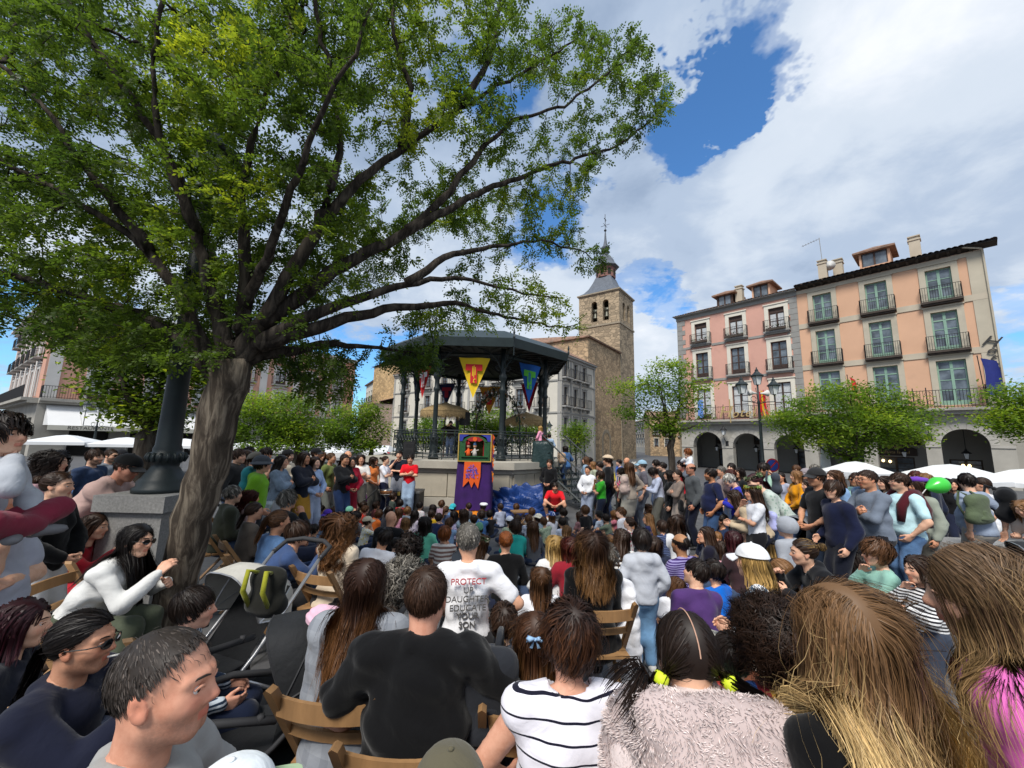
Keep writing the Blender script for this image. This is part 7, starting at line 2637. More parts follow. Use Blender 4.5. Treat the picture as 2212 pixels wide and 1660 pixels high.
def hair_mat(hx,tip=None,gray=0.0):
 key='hair_%s_%s_%s'%(hx,tip,gray)
 if key in MATS:
  return MATS[key]
 c=srgb(hx)
 t=srgb(tip)if tip else sc3(c,1.35)
 m,nt,b=nodemat(key)
 a=nt.nodes.new('ShaderNodeAttribute')
 a.attribute_name='hv'
 a2=nt.nodes.new('ShaderNodeAttribute')
 a2.attribute_name='ht'
 r=ramp(nt,a2.outputs['Fac'],[(0.0,sc3(c,0.9)),(0.3,c),(0.85,t)])
 r2=ramp(nt,a.outputs['Fac'],[(0.0,0.68),(0.6,1.0),(1.0,1.4 if not gray else 2.6)])
 mx=nt.nodes.new('ShaderNodeMix')
 mx.data_type='RGBA'
 mx.blend_type='MULTIPLY'
 mx.inputs['Factor'].default_value=1.0
 nt.links.new(r.outputs[0],mx.inputs[6])
 nt.links.new(r2.outputs[0],mx.inputs[7])
 nt.links.new(mx.outputs[2],b.inputs['Base Color'])
 b.inputs['Roughness'].default_value=0.5
 b.inputs['Specular IOR Level'].default_value=0.3
 MATS[key]=m
 return m
def fab(spec):
 """cloth: 'rrggbb' plain, or 'kind:rrggbb[:rrggbb]' with kind stripe, wide, denim, floral, plaid, knit, dots, quilt"""
 key='cloth_'+spec
 if key in MATS:
  return MATS[key]
 parts=spec.split(':')
 kind=parts[0]if len(parts)>1 else 'plain'
 c=srgb(parts[1]if len(parts)>1 else parts[0])
 c2=srgb(parts[2])if len(parts)>2 else sc3(c,0.5)
 m,nt,b=nodemat(key)
 n=add_noise(nt,7,5,0.6)
 v=0.1 if kind!='denim' else 0.35
 r=ramp(nt,n.outputs['Fac'],[(0.3,sc3(c,1-v)),(0.7,sc3(c,1+v))])
 src=r.outputs[0]
 mask=None
 if kind in('stripe','wide','thin','plaid'):
  tcn=nt.nodes.new('ShaderNodeTexCoord')
  sp=nt.nodes.new('ShaderNodeSeparateXYZ')
  nd=nt.nodes.new('ShaderNodeVectorMath')
  nd.operation='ADD'
  nn=add_noise(nt,5,2)
  ns=nt.nodes.new('ShaderNodeVectorMath')
  ns.operation='SCALE'
  ns.inputs['Scale'].default_value=0.025
  nt.links.new(nn.outputs['Color'],ns.inputs[0])
  nt.links.new(tcn.outputs['Object'],nd.inputs[0])
  nt.links.new(ns.outputs[0],nd.inputs[1])
  nt.links.new(nd.outputs[0],sp.inputs[0])
  per={'stripe':0.024,'wide':0.05,'thin':0.052,'plaid':0.09}[kind]
  thr={'stripe':0.5,'wide':0.5,'thin':0.88,'plaid':0.6}[kind]
  def st(out):
   a=nt.nodes.new('ShaderNodeMath')
   a.operation='DIVIDE'
   a.inputs[1].default_value=per
   nt.links.new(out,a.inputs[0])
   fr=nt.nodes.new('ShaderNodeMath')
   fr.operation='FRACT'
   nt.links.new(a.outputs[0],fr.inputs[0])
   g=nt.nodes.new('ShaderNodeMath')
   g.operation='GREATER_THAN'
   g.inputs[1].default_value=thr
   nt.links.new(fr.outputs[0],g.inputs[0])
   return g.outputs[0]
  mask=st(sp.outputs['Z'])
  if kind=='plaid':
   ad=nt.nodes.new('ShaderNodeMath')
   ad.operation='ADD'
   nt.links.new(mask,ad.inputs[0])
   nt.links.new(st(sp.outputs['X']),ad.inputs[1])
   hf=nt.nodes.new('ShaderNodeMath')
   hf.operation='MULTIPLY'
   hf.inputs[1].default_value=0.5
   nt.links.new(ad.outputs[0],hf.inputs[0])
   mask=hf.outputs[0]
 elif kind in('floral','dots'):
  vo=nt.nodes.new('ShaderNodeTexVoronoi')
  vo.inputs['Scale'].default_value=22 if kind=='floral' else 38
  tcn=nt.nodes.new('ShaderNodeTexCoord')
  nt.links.new(tcn.outputs['Object'],vo.inputs['Vector'])
  mask=ramp(nt,vo.outputs['Distance'],[(0.28 if kind=='floral' else 0.2,1.0),(0.34 if kind=='floral' else 0.25,0.0)]).outputs[0]
 if mask is not None:
  mx=nt.nodes.new('ShaderNodeMix')
  mx.data_type='RGBA'
  nt.links.new(mask,mx.inputs['Factor'])
  nt.links.new(src,mx.inputs[6])
  mx.inputs[7].default_value=(*c2,1)
  src=mx.outputs[2]
 nt.links.new(src,b.inputs['Base Color'])
 b.inputs['Roughness'].default_value=0.88
 b.inputs['Specular IOR Level'].default_value=0.18
 b.inputs['Sheen Weight'].default_value=0.12
 nb=add_noise(nt,9,3,0.5,dist=0.9)
 nb2=add_noise(nt,260,2,0.5)
 ad=nt.nodes.new('ShaderNodeMath')
 ad.operation='MULTIPLY_ADD'
 ad.inputs[1].default_value=0.035
 nt.links.new(nb2.outputs['Fac'],ad.inputs[0])
 nt.links.new(nb.outputs['Fac'],ad.inputs[2])
 bump(nt,b,ad.outputs[0],0.42,0.022)
 MATS[key]=m
 return m
M_eyew=mat('eye_white',(0.62,0.58,0.55),0.3,0.03)
M_iris=mat('eye_iris',(0.04,0.022,0.014),0.2,0.1)
def lip_of(hx):
 c=srgb(hx)
 return mat('lip_'+hx,(c[0]*0.82,c[1]*0.52,c[2]*0.52),0.45,0.08,20)
M_shoeL=[mat('shoe_white',(0.55,0.54,0.52),0.6),mat('shoe_black',(0.02,0.02,0.022),0.5),mat('shoe_tan',(0.2,0.12,0.07),0.6),mat('shoe_grey',(0.16,0.16,0.17),0.7)]
# poses
POSES={'stand':dict(hands=((-0.25,0.04,-0.06),(0.25,0.04,-0.06))),'stand2':dict(hands=((-0.24,0.08,-0.04),(0.22,0.12,0.02)),lean=0.04,head=(0.25,0.02,0)),'cross':dict(hands=((0.02,0.165,0.22),(-0.02,0.195,0.26)),elbow=((-1,0.3,-0.7),(1,0.3,-0.7)),palm=((0,-1,0.1),(0,-1,0.1)),curl=(0.7,0.7),head=(0.1,0,0.03)),'hip':dict(hands=((-0.25,0.06,-0.04),(0.17,0.05,0.09)),elbow=((-0.3,-1,0),(1,-0.35,0.1)),head=(0.15,0.03,0)),'chin':dict(hands=((0.04,0.18,0.22),(0.07,0.17,0.46)),elbow=((-1,0,-0.5),(0.7,0.2,-1)),head=(0,-0.05,0)),'pocket':dict(hands=((-0.21,0.09,-0.01),(0.21,0.09,-0.01)),elbow=((-1,-0.8,0),(1,-0.8,0)),head=(-0.2,0.02,0)),'clasp':dict(hands=((-0.09,0.19,0.04),(0.09,0.20,0.05)),elbow=((-1,-0.4,0),(1,-0.4,0)),head=(0.1,0,0)),'phone':dict(hands=((-0.05,0.30,0.22),(0.06,0.30,0.24)),elbow=((-0.8,-0.2,-1),(0.8,-0.2,-1)),lean=0.1,head=(0,-0.5,0)),'bend':dict(pel=(0,-0.1,0.9),lean=0.75,hands=((-0.12,0.45,0.1),(0.12,0.45,0.1)),head=(0.2,-0.2,0)),'akimbo':dict(pel=(0,0,0.52),feet=((-0.14,0.42,0.08),(0.14,0.42,0.08)),hands=((-0.15,0.25,0.08),(0.16,0.02,0.10)),elbow=((-1,-0.5,0),(1,-0.25,0.15)),head=(0.05,0.02,-0.06)),'chair':dict(pel=(0,0,0.52),lean=0.12,feet=((-0.13,0.44,0.08),(0.13,0.42,0.08)),hands=((-0.13,0.30,0.10),(0.13,0.30,0.10)),head=(0,0.04,0)),'chair2':dict(pel=(0,0,0.52),lean=0.22,side=0.06,feet=((-0.15,0.44,0.08),(0.12,0.36,0.08)),hands=((-0.06,0.26,0.14),(0.06,0.28,0.15)),head=(-0.35,0.02,0.05)),'chair3':dict(pel=(0,0,0.52),lean=0.10,side=-0.05,feet=((-0.12,0.46,0.08),(0.14,0.40,0.08)),hands=((-0.14,0.28,0.09),(0.04,0.22,0.46)),elbow=((-1,-0.5,0),(0.6,0.2,-1)),head=(0.3,0.03,-0.05)),'leanfwd':dict(pel=(0,0,0.52),lean=0.65,feet=((-0.13,0.44,0.08),(0.13,0.40,0.08)),hands=((-0.10,0.50,0.22),(0.04,0.52,0.34)),elbow=((-0.8,-0.2,-1),(0.8,-0.2,-1)),head=(-0.15,0.1,0)),'floor':dict(pel=(0,0,0.11),lean=0.18,feet=((0.08,0.34,0.07),(-0.08,0.38,0.07)),knee=((-1,0.25,0.25),(1,0.25,0.25)),toe=((0.8,0.5,0),(-0.8,0.5,0)),hands=((-0.16,0.30,0.02),(0.16,0.30,0.02)),elbow=((-1,-0.6,0),(1,-0.6,0)),head=(0,0.12,0)),'floor2':dict(pel=(0,0,0.11),lean=0.28,side=0.08,feet=((0.08,0.34,0.07),(-0.08,0.38,0.07)),knee=((-1,0.25,0.25),(1,0.25,0.25)),toe=((0.8,0.5,0),(-0.8,0.5,0)),hands=((-0.14,0.34,0.04),(0.10,0.32,0.05)),head=(0.45,0.1,0.1)),'floor3':dict(pel=(0,0,0.11),lean=0.12,side=-0.08,feet=((-0.12,0.46,0.08),(0.12,0.44,0.08)),knee=((-0.2,0.3,1),(0.2,0.3,1)),hands=((-0.05,0.40,0.24),(0.05,0.41,0.25)),elbow=((-1,0,0),(1,0,0)),head=(-0.4,0.1,-0.08)),'floor4':dict(pel=(0,0,0.11),lean=0.22,feet=((0.08,0.34,0.07),(-0.08,0.38,0.07)),knee=((-1,0.25,0.25),(1,0.25,0.25)),toe=((0.8,0.5,0),(-0.8,0.5,0)),hands=((-0.16,0.3,0.03),(0.05,0.22,0.50)),elbow=((-1,-0.6,0),(0.8,0.1,-1)),head=(-0.2,0.14,0.06)),'floor5':dict(pel=(0,-0.02,0.11),lean=-0.12,feet=((-0.13,0.5,0.08),(0.15,0.46,0.08)),knee=((-0.3,0.3,1),(0.3,0.3,1)),hands=((-0.30,-0.22,-0.06),(0.30,-0.22,-0.06)),elbow=((-1,-0.8,0),(1,-0.8,0)),head=(0.2,0.1,0)),'kneel':dict(pel=(0,0,0.46),lean=0.05,feet=((-0.1,-0.36,0.09),(0.1,-0.36,0.09)),knee=((0,1,-0.3),(0,1,-0.3)),toe=((0,-0.5,-0.8),(0,-0.5,-0.8)),hands=((-0.2,0.12,0.0),(0.2,0.12,0.0)),head=(0.1,0.1,0)),'squat':dict(pel=(0,-0.05,0.33),lean=0.5,feet=((-0.2,0.12,0.08),(0.2,0.12,0.08)),knee=((-0.5,1,0.5),(0.5,1,0.5)),hands=((-0.05,0.42,0.10),(0.06,0.43,0.11)),elbow=((-1,0.2,0),(1,0.2,0)),head=(0.1,-0.05,0)),'ride':dict(pel=(0,0,0.78),lean=0.12,feet=((-0.17,0.16,0.06),(0.17,0.16,0.06)),toe=((0,0.5,-0.8),(0,0.5,-0.8)),hands=((-0.10,0.26,0.2),(0.04,0.22,0.46)),elbow=((-1,-0.4,-0.3),(0.8,0.2,-0.6)),head=(0,0.0,0)),'drum':dict(pel=(0,0,0.52),lean=0.15,feet=((-0.2,0.4,0.08),(0.2,0.42,0.08)),hands=((-0.10,0.45,0.20),(0.12,0.45,0.22)),elbow=((-1,-0.5,-0.4),(1,-0.5,-0.4)),head=(0,-0.15,0)),'climb':dict(lean=0.12,feet=((-0.1,-0.05,0.08),(0.1,0.25,0.27)),hands=((-0.25,0.12,0.05),(0.3,0.25,0.2)),head=(-0.3,0,0)),'rest':dict(pel=(0,-0.25,0.88),lean=0.62,feet=((-0.1,-0.3,0.08),(0.12,-0.12,0.08)),hands=((0.02,0.52,0.30),(-0.05,0.46,0.28)),elbow=((-1,0.3,-0.8),(1,0.3,-0.8)),head=(-0.15,-0.25,0),headup=0.9),'backpat':dict(hands=((-0.26,-0.06,-0.02),(0.3,-0.1,-0.02)),elbow=((-1,-1,0),(1,-1,0)),lean=0.08,head=(-0.6,0,0)),'flute':dict(hands=((-0.05,0.25,0.55),(0.15,0.22,0.52)),elbow=((-1,0.2,-0.6),(1,0.2,-0.6)),head=(0,-0.15,0)),}
LODS={0:(0.034,0.0135,0.030,0.028),1:(0.026,0.0095,0.0195,0.018),2:(0.021,0.0068,0.0138,0.015),3:(0.021,0.0050,0.0120,0.015)}
SKC,BODYC,TOPC,BOTC,SHOEC={},{},{},{},{}
def npmesh(name,VQ,mi=None):
 me=mesh_np(name,VQ[0],quads=VQ[1])
 if mi is not None:
  me.polygons.foreach_set('material_index',mi)
 return me
def arche(pose,build,sb,sh,girth,lod):
 key=(pose,build,sb,sh,girth,lod)
 if key not in SKC:
  po=POSES[pose]
  sk=skeleton(po,sb,build,girth,sh)
  V,Q,M_,fb_,fr_=body_data(sk,LODS[lod][0],LODS[lod][1],build,po.get('curl',(0.4,0.4)),po.get('palm'))
  SKC[key]=sk
  BODYC[key]=npmesh('body',(V,Q),M_)
  for nm_,ar_ in(('bd',fb_),('rd',fr_)):
   BODYC[key].attributes.new(nm_,'FLOAT','POINT').data.foreach_set('value',ar_.astype(f32))
  SHOEC[key]=[npmesh('shoe',shoe_data(sk,i,LODS[lod][3]))for i in(0,1)]
 return key
HCOL={'k':'241c18','d':'35261d','b':'543a27','l':'7d5a3a','y':'a8864f','g':'5c5852','r':'421c15','w':'8f8c86','o':'7a4420','z':'3a1a1e'}
PEOPLE=0
CHAIR_ME={}
def folding_chair(loc,rz,label,wm=None,blue=False):
 wm=wm or mat('chair_wood',(0.30,0.165,0.07),0.55,0.25,4,0.15,30,stretch=(3,3,0.6),coat=0.1)
 t=thing('folding_chair',label,'chair',loc,rz,'folding chairs of the audience')
 if not CHAIR_ME:
  w_=0.21
  for s in(-1,1):
   CHAIR_ME['back_post%d'%s]=MB().prism([(-0.016,0),(0.016,0),(0.016,1.0),(0,1.02),(-0.016,1.0)],-0.022,0.022,MTR((s*w_,0.30,-0.30*0))@Matrix(((1,0,0,0),(0,1,-0.55,0),(0,0,0.82,0),(0,0,0,1)))).mesh('back_post')
   CHAIR_ME['front_leg%d'%s]=MB().tube([(s*(w_-0.04),-0.2,0.0),(s*(w_-0.04),0.2,0.45)],0.018,4).mesh('leg')
  for k,(z0,z1)in enumerate(((0.70,0.77),(0.58,0.62))):
   mb=MB()
   n=8
   V=[]
   for i in range(n+1):
    x=-w_+2*w_*i/n
    yb=0.30-0.55*((z0+z1)/2)/0.82-0.035*(1-(x/w_)**2)
    V.append((x,yb))
   for i in range(n):
    (x0,y0),(x1,y1)=V[i],V[i+1]
    mb.poly([(x0,y0-0.008,z0),(x1,y1-0.008,z0),(x1,y1+0.008,z0),(x0,y0+0.008,z0),(x0,y0-0.008,z1),(x1,y1-0.008,z1),(x1,y1+0.008,z1),(x0,y0+0.008,z1)],[(3,2,1,0),(4,5,6,7),(0,1,5,4),(2,3,7,6)])
   CHAIR_ME['back_rail%d'%k]=mb.mesh('back_rail')
  for k in range(5):
   CHAIR_ME['seat_slat%d'%k]=MB().box((-0.2,-0.16+k*0.078,0.435),(0.2,-0.16+k*0.078+0.066,0.455)).mesh('seat_slat')
 for k,me in CHAIR_ME.items():
  share(me.name.split('.')[0],me,[wm],t)
 return t
def glasses_mesh(dark):
 mb=MB()
 for s in(-1,1):
  c=nv(s*0.033,0.106,0.0)
  pts=[tuple(c+nv(0.024*cos(a),-0.010*abs(cos(a))*(1 if cos(a)*s>0 else 0),0.017*sin(a)))for a in np.linspace(0,2*pi,13)]
  mb.tube(pts,0.0022,4)
  mb.poly([pts[i]for i in range(12)],[tuple(range(12))],1)
  mb.tube([(s*0.056,0.098,0.004),(s*0.079,0.06,0.005),(s*0.082,-0.01,0.004)],0.0025,4)
 mb.tube([(-0.01,0.108,0.002),(0.01,0.108,0.002)],0.0022,4)
 return mb.mesh('glasses')
GLS={}
M_sunl=glass('sunglass_lens',(0.006,0.006,0.007),0.1)
def person(label,px,py,pose,build='m',hair='short',hc='d',top='tee',tc='444444',bot='trousers',bc='1d2230',yaw=None,d=None,sb=None,sh=None,girth=1.0,lod=None,skin='dcae92',hat=None,hatc=None,glass_=None,wreath=None,tip=None,gray=0.0,group=None,hairmesh=None,lift=0.0,hs=0,chair=None,sc=None,brow=True,seed=None,topmat=None,fold=None,look=None,shoe=None,loose=0.0,smile=False,nobot=False):
 """px, py: centre of the head in the photograph; depth follows from the height of the head above the ground, or is given as d"""
 global PEOPLE
 PEOPLE+=1
 seed=PEOPLE if seed is None else seed
 if sb is None:
  sb={'m':1.0,'f':0.94,'c':0.66}[build]
 if sh is None:
  sh={'m':1.0,'f':0.96,'c':0.87}[build]
 dd=d if d is not None else 6.0
 key0=(pose,build,sb,sh,girth)
 po=POSES[pose]
 sk=skeleton(po,sb,build,girth,sh)
 hz=sk['head'][2]
 k=1.0 if sc is None else sc
 if d is None or((pose.startswith('floor')or pose=='kneel' or chair is not None)and lift==0 and lod!=2):
  if sc is None:
   k=1.05
   sc=k
  Y=1.2
  while Y<40 and at(px,py,Y).z-ground(Y)-lift>hz*k:
   Y+=0.02
  d=Y
 hp=at(px,py,d)
 if sc is None:
  k=(hp.z-ground(d)-lift)/hz
  if not 0.8<k<1.25:
   print('SCALE',round(k,2),label,round(d,2))
  k=min(max(k,0.8),1.25)
 if lod is None:
  lod=0 if d>4.4 else 1
 key=arche(pose,build,sb,sh,girth,lod)
 sk=SKC[key]
 if yaw is None:
  yaw=-degrees(atan2(-0.9-hp.x,11.6-hp.y))if hp.y<10.5 else 0.0
 rz=radians(yaw)
 c,s=cos(rz),sin(rz)
 hx,hy=sk['head'][0]*k,sk['head'][1]*k
 bx,by=hp.x-(c*hx-s*hy),hp.y-(s*hx+c*hy)
 bz=hp.z-hz*k
 t=thing('person',label,'person',(bx,by,bz),rz,group)
 t.scale=(k,k,k)
 hm=hair_mat(HCOL.get(hc,hc),tip,gray)
 share('body',BODYC[key],[skin_mat(skin,0.0 if build!='m' or k*hz<0.01 else(0.9 if 'beard' in label or 'moustache' in label else 0.38),HCOL.get(hc,hc)),M_eyew,M_iris,lip_of(skin),hm],t)
 tk=key+(top,loose,fold)
 if tk not in TOPC:
  TOPC[tk]=npmesh('top',top_data(sk,LODS[lod][2],top,(len(TOPC)*7)%97,loose,fold if fold is not None else(0.011 if lod<2 else 0.016)))
 share({'tee':'t_shirt','tank':'sleeveless_top','long':'shirt','hoodie':'hoodie','jacket':'jacket','puffer':'padded_jacket'}[top],TOPC[tk],[topmat or fab(tc)],t)
 if not nobot:
  bk=key+(bot,)
  if bk not in BOTC:
   BOTC[bk]=npmesh('bottom',bottom_data(sk,LODS[lod][2]*1.5,bot,(len(BOTC)*5)%89))
  share({'trousers':'trousers','shorts':'shorts','skirt':'skirt','longskirt':'skirt','leggings':'leggings'}[bot],BOTC[bk],[fab(bc)],t)
 sm=M_shoeL[seed%4]if shoe is None else M_shoeL[shoe]
 for me in SHOEC[key]:
  share('shoe',me,[sm],t)
 HM_=MTR(sk['head'])@Matrix([list(r)+[0]for r in sk['Rh']]+[[0,0,0,1]])@Matrix.Scale(sk['sh'],4)
 ho_=None
 if hairmesh is not None:
  ho_=share('hair',hairmesh,[hm],t,HM_)
 elif hair not in(None,'bald'):
  ho_=share('hair',hair_get(hair,1 if lod>=1 else 0,hs,{'c':0.76}.get(build,1.0),int(round(math.asin(max(-1,min(1,-sk['Rh'][2][1])))/0.3)),hat in('cap','cap_back','bucket','flat','beanie','hood')),[hm],t,HM_)
 if hat:
  if hat not in HATS:
   HATS[hat]=hat_mesh(hat)
  c2=hatc.split('/')if hatc else['222222']
  share({'cap':'cap','cap_back':'cap','bucket':'sun_hat','flat':'flat_cap','beanie':'knit_cap','beret':'beret','hood':'hood'}[hat],HATS[hat],[fab(c2[0]),fab(c2[-1])],t,HM_)
 if glass_:
  if glass_ not in GLS:
   GLS[glass_]=glasses_mesh(glass_=='sun')
  share('glasses',GLS[glass_],[M_spk,M_sunl if glass_=='sun' else MATS.get('clear_lens')or clear_lens()],t,HM_)
 if wreath:
  if 'wreath' not in HATS:
   HATS['wreath']=wreath_mesh(3)
  share('leaf_wreath',HATS['wreath'],[M_leafg if wreath=='green' else mat('wreath_light',(0.2,0.3,0.08),0.7),mat('wreath_bloom_'+wreath,{'green':(0.5,0.45,0.3),'yellow':(0.75,0.5,0.04)}[wreath],0.7)],t,HM_)
 if chair is not None:
  pz=sk['pel']*k
  folding_chair((bx+c*pz[0]-s*(pz[1]-0.02),by+s*pz[0]+c*(pz[1]-0.02),ground(by)),rz,chair).scale=(k,k,k)
 t['_sk']=0
 del t['_sk']
 person.last=(t,sk,k,HM_)
 return t
def clear_lens():
 m,nt,b=nodemat('clear_lens')
 tr=nt.nodes.new('ShaderNodeBsdfTransparent')
 gl=nt.nodes.new('ShaderNodeBsdfGlossy')
 gl.inputs['Roughness'].default_value=0.05
 mx=nt.nodes.new('ShaderNodeMixShader')
 mx.inputs[0].default_value=0.12
 nt.links.new(tr.outputs[0],mx.inputs[1])
 nt.links.new(gl.outputs[0],mx.inputs[2])
 nt.links.new(mx.outputs[0],nt.nodes['Material Output'].inputs['Surface'])
 MATS['clear_lens']=m
 return m
CROPS={'A':(500,1060,6.32),'B':(800,1060,6.32),'C':(1100,1060,6.32),'D':(1400,1060,6.32),'E':(1700,1060,6.32),'F':(2070,1060,6.32),'G':(1400,1240,6.32),'H':(1700,1240,4.424),'S':(0,0,1.0),'Z':(850,750,3.16)}
def cpx(c,x,y):
 o=CROPS[c]
 return(o[0]+x/o[2])*2212/2420,(o[1]+y/o[2])*2212/2420
# the audience
FL=['floor','floor2','floor','floor3','floor4','floor','floor2','floor5']
GK='children sitting on the ground before the booth'
def kid(c,x,y,hair,hc,top,tc,label,**k):
 px,py=cpx(c,x,y)
 o=dict(pose=FL[(int(x)*7+int(y)*3)%8],build='c',bot='trousers',bc=['26324a','4a4f57','7a6f60','30343c','5b6f8f'][(int(x)+int(y))%5],group=GK,skin=['e2b79c','d9a98a','cf9d7e','e8c2aa'][(int(x)*3+int(y))%4],sc=[0.96,1.0,1.05,1.1,1.02][(int(x)+2*int(y))%5])
 o.update(k)
 pose=o.pop('pose')
 return person(label,px,py,pose,hair=hair,hc=hc,top=top,tc=tc,**o)
def seated(c,x,y,b,hair,hc,top,tc,label,**k):
 px,py=cpx(c,x,y)
 o=dict(pose=['chair','chair2','chair3'][(int(x)+int(y))%3],bc=['23283a','2c2c2e','3c4a63'][int(x)%3],skin=['dcae92','d3a083','c99373'][int(y)%3])
 o.update(k)
 pose=o.pop('pose')
 return person(label,px,py,pose,b,hair=hair,hc=hc,top=top,tc=tc,**o)
def std(c,x,y,d,b,pose,hair,hc,top,tc,label,yaw=-85,**k):
 px,py=cpx(c,x,y)
 o=dict(bc=['23283a','2c2c2e','3d4c68','55524c'][int(x)%4],skin=['dcae92','d3a083','c99373','e3b9a0'][int(y)%4])
 o.update(k)
 return person(label,px,py,pose,b,hair=hair,hc=hc,top=top,tc=tc,yaw=yaw,d=d,**o)
GL,GR='spectators standing on the terrace side','spectators standing on the hotel side'
std('A',410,120,7.2,'m','pocket','short','d','hoodie','2a2a2b','man in a charcoal zipped hoodie standing next to the leaning trunk',-80,group=GL)
std('A',530,125,7.9,'f','stand2','bob','d','long','17171a','woman in black just behind the charcoal hoodie man',-80,group=GL)
std('A',560,65,9.0,'m','stand','short','k','tee','2b2f38','man in sunglasses looking over the heads by the trunk',-80,glass_='sun',group=GL)
std('A',645,160,7.7,'m','stand2','short','d','jacket','23242a','person in a grey knit cap behind the boy with the teal backpack',-80,hat='beanie',hatc='55534f',group=GL)
std('A',760,245,6.3,'c','stand2','short','d','hoodie','6fa62a','boy in a bright green hoodie and dark grey brimmed hat',-70,sb=0.86,sh=0.93,hat='bucket',hatc='43474d',group=GL,bc='2a2b30')
std('A',815,85,8.4,'m','chin','bowl','k','tee','6f7f8d','young man with black hair in a blue-grey tee behind the brimmed hat boy',-90,group=GL)
std('A',1050,205,7.5,'f','cross','long','k','jacket','denim:6c7c8e','woman with long black hair, arms folded in a pale denim jacket',-85,bc='8d9096',group=GL)
std('A',1145,115,8.7,'m','cross','short','d','long','cdbfa9','bearded man in a black cap and cream shirt',-95,hat='cap_back',hatc='1c1c1e',group=GL)
std('A',1385,150,8.0,'f','cross','bob','d','jacket','1b1f2b','woman in a navy blazer and mustard skirt with a brown fringe',-100,bot='skirt',bc='a57b2e',group=GL)
std('A',1545,215,8.3,'f','clasp','long','d','long','9fb4d8','laughing woman in a light blue shirt with long dark hair',-110,group=GL,bc='9aa6bd')
std('A',1565,85,9.6,'m','stand2','short','d','long','1d1f22','man in a black cap and dark shirt reaching to the barrier',-110,hat='cap',hatc='17181a',group=GL)
std('A',1655,125,10.6,'m','stand','short','b','tee','5a6358','man in a grey-green tee half hidden behind the black cap',-110,group=GL)
std('A',1790,150,9.6,'f','stand2','pony','b','tee','6c7643','woman in an olive tee with her hair tied back',-100,group=GL,bc='8c8f88')
std('A',1990,170,9.3,'f','cross','lowpony','d','jacket','1a1b1e','woman in a black blazer over a white shirt, arms folded',-115,group=GL,bc='2e3f63')
std('B',145,110,10.8,'m','stand','bald','d','tee','4a4d52','bald man looking over the black blazer',-120,group=GL)
std('B',195,205,9.5,'f','clasp','bob','k','jacket','a81d34','woman in a crimson jacket over a pale top',-130,group=GL,glass_='clear',bc='7d1c2c')
std('B',335,165,10.6,'f','cross','long','d','tee','ddd8d2','woman in a white tee with long loose dark hair',-150,group=GL)
std('B',535,190,11.4,'f','clasp','wavy','d','tank','c9713a','woman in a sleeveless orange top beyond the musician',-120,group=GL)
std('B',705,180,11.6,'f','cross','bun','d','tee','d9dbe3','woman in a white tee with a jumper tied over navy trousers',-95,bc='1b2136',group=GL)
std('B',910,100,12.3,'m','chin','crop','k','tee','1d222f','bearded man in a navy tee and grey shorts stroking his chin',175,bot='shorts',bc='8a8d97',group=GL)
std('B',1070,165,12.0,'m','cross','short','k','tee','cf1a26','youth in a red tee and light jeans beside the loudspeaker stand',-175,sb=0.9,bc='8fa3bb',group=GL)
std('B',690,105,17.5,'m','stand','short','d','tee','a9a7c4','man in a lilac tee walking far behind the woman in white',180)
std('B',610,140,24.0,'f','stand','long','d','tee','b9b9bd','tiny distant walker in white at the street mouth',150)
std('B',655,145,27.0,'m','stand','short','d','tee','93a1b5','tiny distant walker in pale blue at the street mouth',150)
px,py=cpx('B',395,400)
person('drummer with green hair, ochre tabard, green sleeves and a purple skirt',px,py,'drum','f','bob','3f6b2c','long','64802a','longskirt','6d3470',yaw=-88,d=10.7,chair='folding chair draped in ochre cloth under the green-haired drummer',tip='5a8a3a')
t,sk,k,_=person.last
vst=top_data(sk,0.018,'tank',3,0.03,0.006,-0.22)
share('tabard',npmesh('tabard',vst),[fab('b97f2c')],t)
for i in(0,1):
 e=sk['wri%d'%i]
 y=unit(nv(0.0,0.9,-0.35 if i else-0.2))
 MB().tube([e-y*0.03+nv(0,0.06,0),e+y*0.36],[0.009,0.006],6).build('drumstick',mat('drumstick_wood',(0.55,0.42,0.26),0.5),t)
seated('A',320,690,'m','short','g','jacket','3a3d33','grey-haired man in an olive waistcoat seated beside the leaning trunk',d=4.3,gray=1,yaw=-45,chair='folding chair under the grey-haired man by the trunk',pose='chair')
seated('A',590,740,'f','curlylong','r','hoodie','d3b4b6','woman with dark red curls in a dusty pink hoodie',d=4.0,yaw=-40,chair='folding chair under the woman with dark red curls')
seated('A',640,940,'f','lowpony','d','long','57504a','woman with a low dark ponytail in a taupe top',d=3.65,yaw=-40,pose='chair',chair='folding chair under the woman in the taupe top',sc=1.0)
seated('A',1010,1100,'f','pony','b','jacket','denim:52719a','woman in a denim jacket with a brown ponytail',d=3.5,yaw=-35,pose='chair',chair='folding chair under the woman in the denim jacket',tip='6a4a30')
seated('A',1300,1270,'f','bowl','d','long','3c4f76','short-haired woman leaning her hand to her face beside the denim jacket',d=3.3,yaw=-55,pose='leanfwd',chair='folding chair under the short-haired woman leaning forward')
seated('A',1140,770,'m','messy','g','jacket','1e1f22','person with thick grey hair in a black jacket',d=4.3,gray=1,yaw=-40,chair='folding chair under the grey-haired person in black')
seated('A',1880,650,'f','bob','k','long','4a1620','dark-haired woman in burgundy sitting by the rope barrier',yaw=-95,pose='floor3',bc='2a1518',sb=0.94)
seated('A',1960,1180,'f','curlylong','b','long','d8c6ae','woman with a huge mane of brown curls in a cream top',d=3.15,yaw=-20,pose='chair',chair='folding chair under the woman with the mane of curls',tip='7a5230',lod=1)
